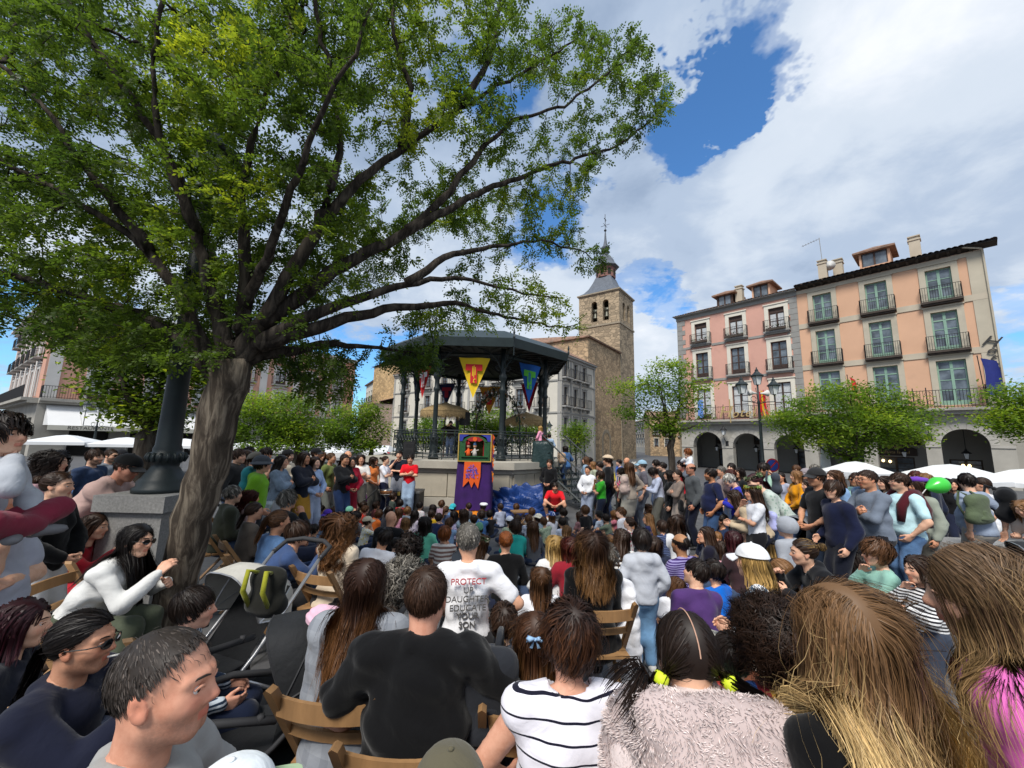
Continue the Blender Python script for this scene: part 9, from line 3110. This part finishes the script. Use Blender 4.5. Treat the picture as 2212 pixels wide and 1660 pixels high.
POSES.update({'h_black':dict(pel=(0,0,0.52),lean=0.12,feet=((-0.2,0.42,0.08),(0.2,0.42,0.08)),hands=((-0.26,0.22,0.06),(0.24,0.30,0.16)),elbow=((-1,-0.7,0),(1,-0.35,-0.25)),head=(-0.12,0.02,0.02)),'h_strip':dict(pel=(0,0,0.52),lean=0.08,feet=((-0.13,0.42,0.08),(0.13,0.42,0.08)),hands=((-0.2,0.24,0.06),(0.2,0.24,0.06)),elbow=((-1,-0.6,0),(1,-0.6,0)),head=(0.05,0.0,0.06)),'h_side':dict(pel=(0,0,0.52),lean=0.10,feet=((-0.16,0.44,0.08),(0.16,0.42,0.08)),hands=((-0.14,0.30,0.10),(0.14,0.30,0.10)),elbow=((-1,-0.5,0),(1,-0.5,0)),head=(-0.1,0.02,0.0)),'h_smoke':dict(pel=(0,0,0.52),lean=0.16,feet=((-0.16,0.44,0.08),(0.16,0.42,0.08)),hands=((-0.14,0.30,0.10),(0.06,0.40,0.46)),elbow=((-1,-0.5,0),(0.7,0.0,-1)),head=(0.05,0.03,0.0),curl=(0.4,0.75),palm=((1,0.15,0),(-0.8,-0.4,0.2))),'h_girl':dict(lean=0.06,hands=((-0.22,0.10,0.0),(0.22,0.10,0.0)),head=(0.0,-0.12,0.12)),'h_pink':dict(lean=0.22,side=-0.15,hands=((-0.25,0.16,0.05),(0.25,0.2,0.05)),head=(0.35,-0.05,0.1)),'h_fur':dict(lean=0.12,hands=((-0.25,0.12,0.05),(0.25,0.12,0.05)),head=(0.05,-0.30,0.0)),'h_bend':dict(lean=0.10,hands=((-0.25,0.05,-0.02),(0.18,0.2,0.08)),head=(-0.1,-0.05,0.0)),})
hero('heavy-set man in a black tee with cropped brown hair and a beard',922,1290,1.9,'h_black','m',dict(style='short',L=0.030,N=4200,w=0.0024,seg=4,clump=0.1,lift=0.005),'3b2a20','tee','101012',girth=1.22,sh=1.03,yaw=0,bc='17171a',chair='wooden folding chair under the heavy-set man in black',skin='d99f86',fold=0.024,loose=0.012)
hero('woman with short tousled dark hair in a white pinstriped tee',1230,1378,1.62,'h_strip','f',dict(style='short',L=0.095,N=2800,w=0.0032,seg=7,clump=0.55,lift=0.017,curl=0.008,curlf=55,nguide=200),'2f1f18','tank','thin:e6e4ee:1c1c2c',yaw=2,girth=1.12,tip='5a3a26',bc='2a3044',chair='wooden folding chair under the pinstriped tee',skin='dda58b',loose=0.012,fold=0.011)
hero('woman in a grey checked dress with long brown hair',792,1262,2.15,'chair','f',dict(style='long',L=0.42,N=3600,w=0.0027,seg=12,clump=0.4,lift=0.008,part=0.01,curl=0.012,curlf=17,nguide=90),'37241b','long','plaid:8c9097:7a7e86',yaw=-4,tip='6e4a2c',bot='longskirt',bc='plaid:8c9097:7a7e86',chair='wooden folding chair under the grey checked dress',fold=0.010,loose=0.02)
hero('girl with a centre parting and side tails in a fluffy pale pink coat',1482,1418,1.36,'h_fur','c',dict(style='back',L=0.25,N=3200,w=0.0026,seg=8,clump=0.18,lift=0.005,ties=[nv(-0.09,-0.045,-0.045),nv(0.09,-0.045,-0.045)],add=0.13,tails=[((-0.094,-0.048,-0.047),220,0.13,(-0.8,-0.3,-1),0.006),((0.094,-0.048,-0.047),700,0.36,(1.5,-0.5,-0.7),0.012)]),'2a201b','hoodie','d9c9c6',yaw=-6,sb=0.72,sh=0.95,bc='c9bdb6',loose=0.035,girth=1.25)
t,sk,k,HMx=person.last
for sx in(-1,1):
 MB().lathe([(0.014,-0.017),(0.021,-0.012),(0.022,0.0),(0.021,0.012),(0.014,0.017)],12).build('hair_tie',mat('neon_tie',(0.62,0.75,0.03),0.6,0.05),t,True).matrix_local=HMx@MTR((sx*0.097,-0.05,-0.052))@MRO(sx*-0.5,4,'Y')
pl=MB()
pts=[SC0+(SCR+0.0085)*nv(0.02*sin(a*2),cos(a),sin(a))for a in np.linspace(0.9,3.35,14)]
pl.tube(pts,0.0018,4)
pl.build('parting',skin_mat('c9a08a'),t).matrix_local=HMx
sp=MB()
R2,s_=sk['R2'],sk['sb']
hood=top_data(sk,0.012,'hoodie',5,0.04,0.012,-0.5,extra=[(sk['neck']+R2@nv(-0.13,-0.10,0.03),sk['neck']+R2@nv(0.13,-0.10,0.03),0.075,0.075,None,1),(sk['neck']+R2@nv(-0.07,-0.14,-0.06),sk['neck']+R2@nv(0.07,-0.14,-0.06),0.095,0.095,None,1),(sk['neck']+R2@nv(0,-0.15,-0.12),sk['neck']+R2@nv(0,-0.13,-0.25),0.09,0.05,None,1)])
share('fur_coat',npmesh('fur_coat',hood),[fab('b9a8a5')],t)
Vh,Qh=hood
rf=np.random.RandomState(3)
fi=rf.choice(len(Qh),38000)
q=Vh[Qh[fi]]
wgt=rf.dirichlet((1,1,1,1),len(fi))
O=(q*wgt[:,:,None]).sum(1)
nm=np.cross(q[:,2]-q[:,0],q[:,3]-q[:,1])
nm/=np.linalg.norm(nm,axis=1)[:,None]+1e-9
ok=(nm[:,1]<0.6)&(O[:,2]>sk['pel'][2]-0.1)
O,nm=O[ok],nm[ok]
cl=np.stack([np.sin(O[:,0]*60+3*np.sin(O[:,2]*40)),np.sin(O[:,2]*55+2*np.sin(O[:,0]*50)),-0.8+0*O[:,0]],1)*0.55
S=[O]
v=nm.copy()
for i in range(2):
 v=v*0.7+cl*0.5+rf.normal(0,0.12,v.shape)
 S.append(S[-1]+v/(np.linalg.norm(v,axis=1)[:,None]+1e-9)*0.006)
fur=ribbons(np.stack(S,1),0.0017,rf,cen=sk['chest'])
me=mesh_np('fur_pile',fur[0],quads=fur[1])
for nm_,dd_ in(('hv',fur[2]),('ht',fur[3])):
 a_=me.attributes.new(nm_,'FLOAT','POINT')
 a_.data.foreach_set('value',dd_.astype(f32))
fo=obj('fur_pile',me,hair_mat('bfaca8','d8cac6'),t)
fo['kind']='stuff'
def tunic_mat():
 m,nt,b=nodemat('patterned_tunic')
 tcn=nt.nodes.new('ShaderNodeTexCoord')
 sp_=nt.nodes.new('ShaderNodeSeparateXYZ')
 nt.links.new(tcn.outputs['Object'],sp_.inputs[0])
 def mth(op,a,b_=None):
  n=nt.nodes.new('ShaderNodeMath')
  n.operation=op
  for i,v in enumerate((a,b_)):
   if v is None:
    continue
   if isinstance(v,(int,float)):
    n.inputs[i].default_value=v
   else:
    nt.links.new(v,n.inputs[i])
  return n.outputs[0]
 zig=mth('PINGPONG',mth('MULTIPLY',sp_.outputs['Z'],30.0),1.0)
 x=mth('ADD',mth('MULTIPLY',sp_.outputs['X'],2.6),mth('MULTIPLY',zig,0.03))
 fr=mth('FRACT',x)
 cols=[(0.02,0.02,0.06),(0.65,0.65,0.62),(0.02,0.03,0.12),(0.55,0.30,0.03),(0.03,0.02,0.02),(0.38,0.03,0.02),(0.30,0.24,0.02),(0.03,0.02,0.02),(0.02,0.08,0.3),(0.28,0.02,0.03),(0.5,0.28,0.04)]
 r=nt.nodes.new('ShaderNodeValToRGB')
 r.color_ramp.interpolation='CONSTANT'
 el=r.color_ramp.elements
 while len(el)>1:
  el.remove(el[-1])
 for i,c in enumerate(cols):
  e=el[0]if i==0 else el.new(i/len(cols))
  e.position=i/len(cols)
  e.color=(*c,1)
 nt.links.new(fr,r.inputs[0])
 dots=mth('GREATER_THAN',mth('SINE',mth('MULTIPLY',sp_.outputs['Z'],260.0)),0.3)
 mx=nt.nodes.new('ShaderNodeMix')
 mx.data_type='RGBA'
 nt.links.new(mth('MULTIPLY',dots,mth('GREATER_THAN',mth('FRACT',mth('MULTIPLY',x,5.5)),0.72)),mx.inputs['Factor'])
 nt.links.new(r.outputs[0],mx.inputs[6])
 mx.inputs[7].default_value=(0.6,0.42,0.08,1)
 nt.links.new(mx.outputs[2],b.inputs['Base Color'])
 b.inputs['Roughness'].default_value=0.85
 return m
hero('man with a high mop of black curls in a bright patterned tunic',1668,1390,1.7,'h_strip','m',dict(style='curly',L=0.095,N=3200,w=0.0036,seg=9,clump=0.6,lift=0.022,curl=0.015,curlf=150,nguide=260),'1d1512','long','332211',yaw=-12,topmat=tunic_mat(),tip='33241b',bc='22252e',chair='wooden folding chair under the patterned tunic',skin='a56f52')
hero('girl with long wavy blonde hair in a black top',1815,1375,1.15,'h_girl','c',dict(style='long',L=0.50,N=8200,w=0.0019,seg=13,clump=0.5,lift=0.013,part=-0.03,curl=0.030,curlf=17,nguide=70,spread=0.05),'785a3e','long','0d0d0f',yaw=14,sb=0.80,sh=0.98,tip='e2c083')
hero('girl with long light brown hair in a bright pink fleece',2118,1282,1.2,'h_pink','c',dict(style='long',L=0.36,N=7200,w=0.0019,seg=10,clump=0.3,lift=0.010,part=0.02,curl=0.006,curlf=14,nguide=120,spread=0.03),'6a533d','long','e070ba',yaw=30,sb=0.86,sh=0.98,tip='a08258',loose=0.02,fold=0.012)
hero('middle-aged man in a grey tee with receding dark hair seen in profile',358,1480,1.14,'h_side','m',dict(style='short',L=0.02,N=5000,w=0.0021,seg=3,clump=0.2,lift=0.003,zoff=0.05),'3d3733','tee','9a9a98',yaw=-72,sh=1.02,lod=3,chair='folding chair under the man in the grey tee',skin='d49a80',gray=0.6,bc='1d2233',fold=0.011)
t,sk,k,HMx=person.last
cord=MB()
for sx in(-1,1):
 R2=sk['R2']
 cord.tube([tuple(sk['neck']+R2@nv(*q))for q in((sx*0.055,-0.07,0.0),(sx*0.085,-0.01,0.0),(sx*0.085,0.07,-0.05),(sx*0.06,0.12,-0.12),(sx*0.03,0.155,-0.2))],0.004,6)
cord.build('glasses_cord',M_spk,t,True)
hero('man with long dark locks tied back, dark glasses and a navy jacket',180,1388,1.7,'h_smoke','m',dict(style='back',L=0.26,N=2400,w=0.0032,seg=8,clump=0.4,lift=0.008,ties=[nv(0,-0.125,-0.02)],tails=[((0,-0.13,-0.02),900,0.62,(-0.55,-0.55,-1),0.012)],zoff=0.006),'1a1412','jacket','191c2c',yaw=-78,glass_='sun',lod=3,chair='folding chair under the man with the long locks',skin='c08c70',bc='1b1c20')
t,sk,k,HMx=person.last
w_=sk['wri1']
MB().tube([HMx@Vector((0.006,0.095,-0.062)),HMx@Vector((0.0,0.165,-0.055))],0.004,6).build('cigarette',mat('cigarette_paper',(0.7,0.68,0.62),0.7),t)
hero('person with dark plum hair behind the man with long locks',48,1350,2.0,'chair','f','bob','2e1219','long','20222c',yaw=-60,chair='folding chair under the person with plum hair')
hero('boy with short dark hair turned towards the black buggy',420,1315,2.35,'chair','c',dict(style='short',L=0.05,N=3600,w=0.0024,seg=5,clump=0.2,lift=0.011),'241c18','long','stripe:c9d2dc:2c3a4e',yaw=-62,sb=0.86,sh=0.94,bc='1c2438',skin='dca78e',chair='folding chair under the boy by the black buggy')
hero('smiling woman in dark glasses and a white cardigan leaning forward',295,1168,3.3,'leanfwd','f',dict(style='long',L=0.5,N=3600,w=0.0027,seg=12,clump=0.4,lift=0.008,part=0.01,hang=(-0.3,0,-1)),'17110f','long','d6d6d4',yaw=-80,glass_='sun',bc='4c5244',chair='folding chair under the woman in the white cardigan')
hero('man in a dusty pink shirt and black cap resting his arms on the plinth',275,1012,4.35,'rest','m','crop','d','long','b89a92',yaw=-72,hat='cap',hatc='1a1a1b',lod=1,bc='23252b',skin='c98f76',loose=0.015)
hero('woman with dark hair tied up in a black cardigan over white',125,1050,3.5,'clasp','f','bun','d','jacket','131315',yaw=-75,lod=1,bc='d9d9d9')
hero('woman with thick dark curls behind the black cardigan',118,1000,4.7,'stand','f','curlylong','k','long','c9a2a8',yaw=-70,lod=1)
hero('bearded man in a navy tee standing by the plinth',205,988,6.4,'stand','m','short','d','tee','2c3a54',yaw=-85)
hero('man in sunglasses beside the bearded man in navy',240,985,7.6,'stand','m','crop','d','tee','6d7480',yaw=-85,glass_='sun')
hero('man with a baseball cap in green behind the pink shirt',262,985,8.6,'stand','m','short','d','tee','3c5c4c',yaw=-90,hat='cap',hatc='2c2c30')
hero('girl with dark hair and a pale top crouched behind the white cardigan',262,1118,4.4,'chair2','c','long','d','tee','d8c6c4',yaw=-70,lod=1)
hero('woman in a red skirt and white top leaning behind the white cardigan',205,1138,4.0,'leanfwd','f','long','d','long','b52a38',yaw=-70,lod=1,bot='skirt',bc='b02836')
hero('person in a yellow cap sitting among the cafe guests',178,1042,7.5,'chair','m','short','d','tee','3f5f8f',yaw=-80,hat='cap',hatc='c9b74a',sc=1.05)
hero('man with a beard sitting among the cafe guests',160,1030,8.2,'chair','m','short','d','tee','6a7a9a',yaw=-80,sc=1.05)
person('little girl in a grey hoodie carried by a man at the picture edge',6,940,'floor4','c','messy','k','hoodie','a9adb4','trousers','7a2a3c',yaw=-72,d=1.95,sb=0.62,sh=0.84,lift=1.3,sc=1.0,lod=2)
person('broad man in a pale grey tee carrying the little girl',-14,1072,'chin','m','short','d','tee','a5a7b3','trousers','3b4356',yaw=-75,d=2.2,lod=2,girth=1.25)
hero('child in a khaki cap and navy tee with green prints',1030,1312,2.9,'chair','c','crop','d','tee','floral:17213a:3fa878',yaw=-3,sb=0.78,sh=0.95,hat='cap',hatc='9a9079',chair='small folding chair under the child in the khaki cap',bc='2a3350')
hero('girl with a pale blue bow in her long brown hair',1152,1378,2.1,'chair','c',dict(style='long',L=0.36,N=3200,w=0.0027,seg=11,clump=0.4,lift=0.010,part=0.0,curl=0.006,curlf=18),'4a3122','long','20273c',yaw=0,sb=0.78,sh=0.93,tip='8a6238',bc='2a3350',chair='small folding chair under the girl with the blue bow')
t,sk,k,HMx=person.last
bw=MB()
for sx in(-1,1):
 bw.poly([(0,0,0),(sx*0.035,-0.012,0.022),(sx*0.042,-0.01,-0.012)],[(0,1,2),(2,1,0)]).poly([(0,0,0),(sx*0.012,-0.006,-0.04),(sx*0.026,-0.006,-0.036)],[(0,1,2),(2,1,0)]).tube([(0,-0.002,0),(sx*0.03,-0.02,0.008),(sx*0.04,-0.012,0.006)],[0.006,0.014,0.004],6)
bw.lathe([(0.004,-0.008),(0.009,0),(0.004,0.008)],8,(0,-0.008,0))
bw.build('hair_bow',mat('bow_blue',(0.30,0.48,0.72),0.7,0.1),t,True).matrix_local=HMx@MTR((0.0,-0.125,0.055))
hero('woman in a black jumper with loose brown hair on a wooden chair',1278,1184,3.3,'chair','f',dict(style='long',L=0.30,N=3200,w=0.0032,seg=11,clump=0.55,lift=0.02,part=0.02,curl=0.014,curlf=26),'3c291e','long','0f0f11',yaw=4,tip='7a5836',chair='wooden folding chair under the black jumper',bc='141418')
hero('person with grey curls and a red hairband behind the man in black',872,1266,2.6,'chair2','f','curly','g','long','b9b9b6',yaw=-5,gray=1,chair='folding chair under the person with grey curls')
hero('child in a white cap with a green peak at the bottom edge',500,1762,1.05,'stand','c','short','d','tee','8f8f8a',yaw=-40,sb=0.70,sh=0.92,hat='cap',hatc='dfe5e8/8fa486')
hero('child in an olive cap at the bottom edge',968,1742,1.05,'stand','c','short','d','tee','55584e',yaw=10,sb=0.68,sh=0.92,hat='cap',hatc='5c5747')
hero('small child with brown curls sitting past the khaki cap',1088,1345,2.6,'chair','c','messy','d','tee','3b4048',yaw=0,sb=0.72,sh=0.9,lod=1,sc=0.95)
hero('girl in a white top with a half-up brown hairdo',1168,1252,2.62,'floor','c','long','b','long','e3e3e8',yaw=2,sb=0.8,sh=0.92,lod=1,sc=1.1)
hero('dark-haired boy squeezed between the side tails and the mop of curls',1580,1418,2.1,'chair','c','short','k','tee','a9c9a0',yaw=0,sb=0.72,lod=1,sc=1.0)
# buggies, bags and odds and ends
M_bug=mat('buggy_black',(0.012,0.013,0.015),0.8,0.3,6,0.4,14,bdist=0.02)
M_bugg=mat('buggy_grey',(0.16,0.165,0.18),0.8,0.2,6,0.4,14,bdist=0.02)
M_bugc=mat('buggy_cream',(0.50,0.48,0.43),0.8,0.1,6,0.3,14,bdist=0.02)
M_foam=mat('foam_grip',(0.03,0.03,0.033),0.75,0.2)
M_alu=mat('buggy_alu',(0.45,0.45,0.46),0.35,0.1,metal=0.7)
def buggy(px,py,d,rz,label,hoodm,seatm,framem,k=1.0):
 p=at(px,py,d)
 t=thing('pushchair',label,'pushchair',(p.x,p.y,ground(d)),radians(rz),'pushchairs among the audience')
 t.scale=(k,)*3
 V,Q=[],[]
 n,m_=14,12
 for i in range(m_+1):
  a=radians(-15+125*i/m_)
  for j in range(n+1):
   b=radians(-90+180*j/n)
   rr=1-0.03*abs(sin(4*pi*i/m_))
   y,z=cos(b)*cos(a),cos(b)*sin(a)
   sq=0.25*math.copysign(abs(sin(b))**0.55,sin(b))
   V.append((sq,-0.12-0.40*y*rr*-1*-1,0.70+0.36*z*rr))
 Q=[(i*(n+1)+j,i*(n+1)+j+1,(i+1)*(n+1)+j+1,(i+1)*(n+1)+j)for i in range(m_)for j in range(n)]
 obj('hood',mesh_np('hood',V,quads=Q),hoodm,t)
 mb=MB()
 for i in(0,4,8,12):
  mb.tube([V[i*(n+1)+j]for j in range(n+1)],0.006,4)
 mb.build('hood_bow',framem,t)
 MB().poly([(-0.22,-0.38,0.86),(0.22,-0.38,0.86),(0.22,-0.08,0.46),(-0.22,-0.08,0.46),(-0.22,0.3,0.44),(0.22,0.3,0.44),(-0.2,0.42,0.2),(0.2,0.42,0.2)],[(0,1,2,3),(3,2,5,4),(4,5,7,6),(3,2,1,0)]).build('seat',seatm,t)
 MB().tube([(x,-0.02-0.0*x,z)for x,z in((-0.24,0.62),(-0.24,0.66))],0.02,5).tube([(-0.24,-0.1,0.62),(-0.23,0.22,0.66),(-0.12,0.34,0.68),(0.12,0.34,0.68),(0.23,0.22,0.66),(0.24,-0.1,0.62)],0.022,8).build('bumper_bar',M_foam,t,True)
 fr=MB()
 for s in(-0.26,0.26):
  fr.tube([(s,-0.62,1.02),(s,-0.1,0.5),(s,0.42,0.1)],0.014,6).tube([(s,0.02,0.42),(s,-0.42,0.1)],0.014,6)
 fr.tube([(-0.26,-0.42,0.1),(0.26,-0.42,0.1)],0.012,6).tube([(-0.26,0.42,0.1),(0.26,0.42,0.1)],0.012,6)
 fr.build('frame',framem,t,True)
 MB().tube([(-0.26,-0.60,1.0),(-0.25,-0.72,1.07),(-0.12,-0.78,1.09),(0.12,-0.78,1.09),(0.25,-0.72,1.07),(0.26,-0.60,1.0)],0.019,8).build('handle',M_foam,t,True)
 MB().box((-0.22,-0.36,0.18),(0.22,0.28,0.2)).box((-0.22,-0.36,0.2),(-0.2,0.28,0.32)).box((0.2,-0.36,0.2),(0.22,0.28,0.32)).build('basket',seatm,t)
 for(x,y)in((-0.29,-0.42),(0.29,-0.42),(-0.29,0.42),(0.29,0.42)):
  w2=MB().lathe([(0.085,-0.02),(0.1,-0.014),(0.1,0.014),(0.085,0.02)],16).build('wheel',M_spk,t,True)
  w2.matrix_local=MTR((x,y,0.1))@MRO(pi/2,4,'Y')
  MB().lathe([(0.02,-0.022),(0.06,-0.018),(0.06,0.018),(0.02,0.022)],12).build('hub',M_alu,w2)
 return t
buggy(590,1345,2.35,112,'black pushchair with its hood raised beside the grey checked dress',M_bug,M_bug,M_foam,0.92)
buggy(478,1270,2.9,160,'cream-hooded pushchair behind the boy with short dark hair',M_bugc,M_bug,M_alu)
buggy(590,1075,6.6,-60,'pushchair wrapped in shiny rain plastic beside the green hoodie boy',mat('rain_plastic',(0.35,0.38,0.42),0.15,0.4,9,0.8,10,bdist=0.04),M_bugg,M_alu)
buggy(1718,1120,5.9,100,'grey and black pushchair in front of the saffron jumper',M_bugg,M_bug,M_alu,1.05)
buggy(2190,1175,4.4,60,'black pushchair cut off by the picture edge',M_bug,M_bug,M_alu,1.05)
def bag(px,py,d,w_,h,dp,m,label,kind='backpack',rz=0.0,straps=True,strapm=None):
 p=at(px,py,d)
 t=thing(kind,label,kind.replace('_',' '),(p.x,p.y,p.z-h/2),radians(rz))
 pr=[(nv(-w_*0.28,0,h*0.22),nv(w_*0.28,0,h*0.22),dp*0.5,dp*0.5,None,1),(nv(-w_*0.24,0,h*0.75),nv(w_*0.24,0,h*0.75),dp*0.42,dp*0.42,None,1),(nv(0,0,h*0.2),nv(0,0,h*0.8),dp*0.5,dp*0.42,nv(1,0,0),w_/dp)]
 lo,P,n=grid_for(pr,0.014,0.02)
 D=sdf(P,pr,0.04)+folds(P,int(px),0.007)
 obj('bag_body',mesh_np('bag_body',*nets(D,lo,0.014)),m,t)
 pr=[(nv(-w_*0.2,-dp*0.45,h*0.22),nv(w_*0.2,-dp*0.45,h*0.22),dp*0.16,dp*0.16,None,1),(nv(0,-dp*0.45,h*0.2),nv(0,-dp*0.43,h*0.42),dp*0.16,dp*0.14,nv(1,0,0),2.2)]
 lo,P,n=grid_for(pr,0.012,0.02)
 obj('pocket',mesh_np('pocket',*nets(sdf(P,pr,0.03),lo,0.012)),m,t)
 if straps:
  for s in(-1,1):
   MB().tube([(s*w_*0.2,dp*0.3,h*0.9),(s*w_*0.28,dp*0.75,h*1.0),(s*w_*0.3,dp*0.9,h*0.6),(s*w_*0.3,dp*0.4,h*0.2)],0.016,6).build('strap',strapm or m,t,True)
 return t
bag(*cpx('A',545,480),6.35,0.32,0.46,0.2,fab('2f7f86'),'teal backpack worn by the green hoodie boy',rz=-70)
bag(*cpx('Z',1510,1052),14.35,0.3,0.4,0.18,fab('a88f76'),'beige backpack on the woman climbing the steps',rz=20)
bag(*cpx('F',1520,900),5.75,0.42,0.46,0.16,fab('55604a'),'olive drawstring bag on the broad man in the blue-grey tee',rz=10)
bag(*cpx('F',1950,830),5.9,0.4,0.5,0.24,fab('17181b'),'big black rucksack on the woman in white',rz=40)
bag(*cpx('E',840,520),8.15,0.3,0.46,0.18,fab('3a3f48'),'dark rucksack on the young man in the pale green tee',rz=60)
bag(1048,1500,1.9,0.30,0.42,0.16,fab('2a2c31'),'worn black rucksack hanging at the side of the heavy-set man',rz=10)
bag(578,1275,2.75,0.24,0.30,0.14,fab('23231f'),'black rucksack with olive-yellow straps behind the black pushchair',rz=170,strapm=fab('8f8f2c'))
bag(*cpx('D',1320,850),8.6,0.26,0.24,0.1,fab('17171a'),'black shoulder bag of the taupe cardigan woman','shoulder_bag',80,False)
bag(*cpx('D',480,540),9.5,0.34,0.42,0.2,fab('c9b0a4'),'pale pink rucksack held by the beige woman',rz=60)
bag(*cpx('E',800,1080),6.1,0.26,0.3,0.1,fab('a9aee0'),'lilac cloth bag hanging from the sage blouse woman hand','cloth_bag',70,False)
a=at(*cpx('F',905,560),5.75)
bl=thing('balloon','bright green balloon on a white stick','balloon',(a.x,a.y,a.z))
MB().lathe([(0.004,-0.17),(0.02,-0.155),(0.05,-0.12),(0.105,-0.03),(0.12,0.04),(0.1,0.11),(0.05,0.155),(0.004,0.17)],20).build('skin',mat('balloon_green',(0.05,0.55,0.05),0.25,0.05,spec=0.6),bl,True).matrix_local=MRO(1.3,4,'Y')
MB().tube([(-0.15,0,-0.04),(-0.4,0.0,-0.3)],0.006,5).build('stick',M_offw,bl)
p=at(2050,1118,7.4)
bn=thing('stone_bench','long grey stone bench near the cafe parasols','bench',(p.x,7.4,ground(7.4)),-0.15)
MB().box((-1.2,-0.25,0.42),(1.2,0.25,0.54)).build('seat',M_gran,bn)
for x in(-0.95,0.95):
 MB().box((x-0.15,-0.2,0),(x+0.15,0.2,0.42)).build('leg',M_gran,bn)
o=lump('pink_blanket','pale pink blanket bundled on the black pushchair','blanket',tuple(at(705,1300,2.25)-Vector((0,0,0.1))),0.10,0.08,0.08,fab('d9adc0'),5,0.10,3.5,20)
p=at(1345,1330,3.35)
pr=[(nv(0,0,0.84),nv(0.01,0,0.12),0.055,0.075,nv(1,0,0),1.7),(nv(-0.03,0,0.9),nv(0.05,0,0.86),0.05,0.05,None,1),(nv(0.06,-0.03,0.8),nv(0.1,-0.03,0.3),0.045,0.04,None,1)]
lo_,P_,n_=grid_for(pr,0.014,0.04)
wj=obj('white_jacket',npmesh('white_jacket',nets(sdf(P_,pr,0.03)+folds(P_,4,0.024),lo_,0.014)),fab('e2e2e6'),None,(p.x,p.y,ground(3.35)))
tag(wj,'white jacket hung over the side of the wooden chair','jacket')
p=at(1305,1500,2.0)
folding_chair((p.x+0.02,2.2,ground(2.2)),0.1,'bright blue folding chair beside the fluffy pink coat',mat('blue_chair',(0.02,0.16,0.42),0.45,0.15,5))
p=at(1560,1340,2.75)
folding_chair((p.x-0.1,2.6,ground(2.6)),-0.45,'reddish wooden folding chair beside the purple tee man',mat('red_chair_wood',(0.26,0.09,0.05),0.5,0.2,5))
p=at(1062,1640,1.15)
folding_chair((p.x+0.19,1.28,ground(1.2)),0.25,'wooden folding chair at the bottom edge beside the olive cap')
st_=thing('folding_stool','folding wooden stool standing open before the blue tarpaulin','stool',(at(*cpx('C',830,860),10.2).x,10.2,ground(10.2)),0.3)
MB().box((-0.24,-0.16,0.44),(0.24,0.16,0.47)).build('seat',M_ply,st_)
for s in(-1,1):
 MB().tube([(s*0.2,-0.14,0),(-s*0.2,-0.14,0.44)],0.016,4).tube([(s*0.2,0.14,0),(-s*0.2,0.14,0.44)],0.016,4).build('leg',M_ply,st_)
print('people',PEOPLE)
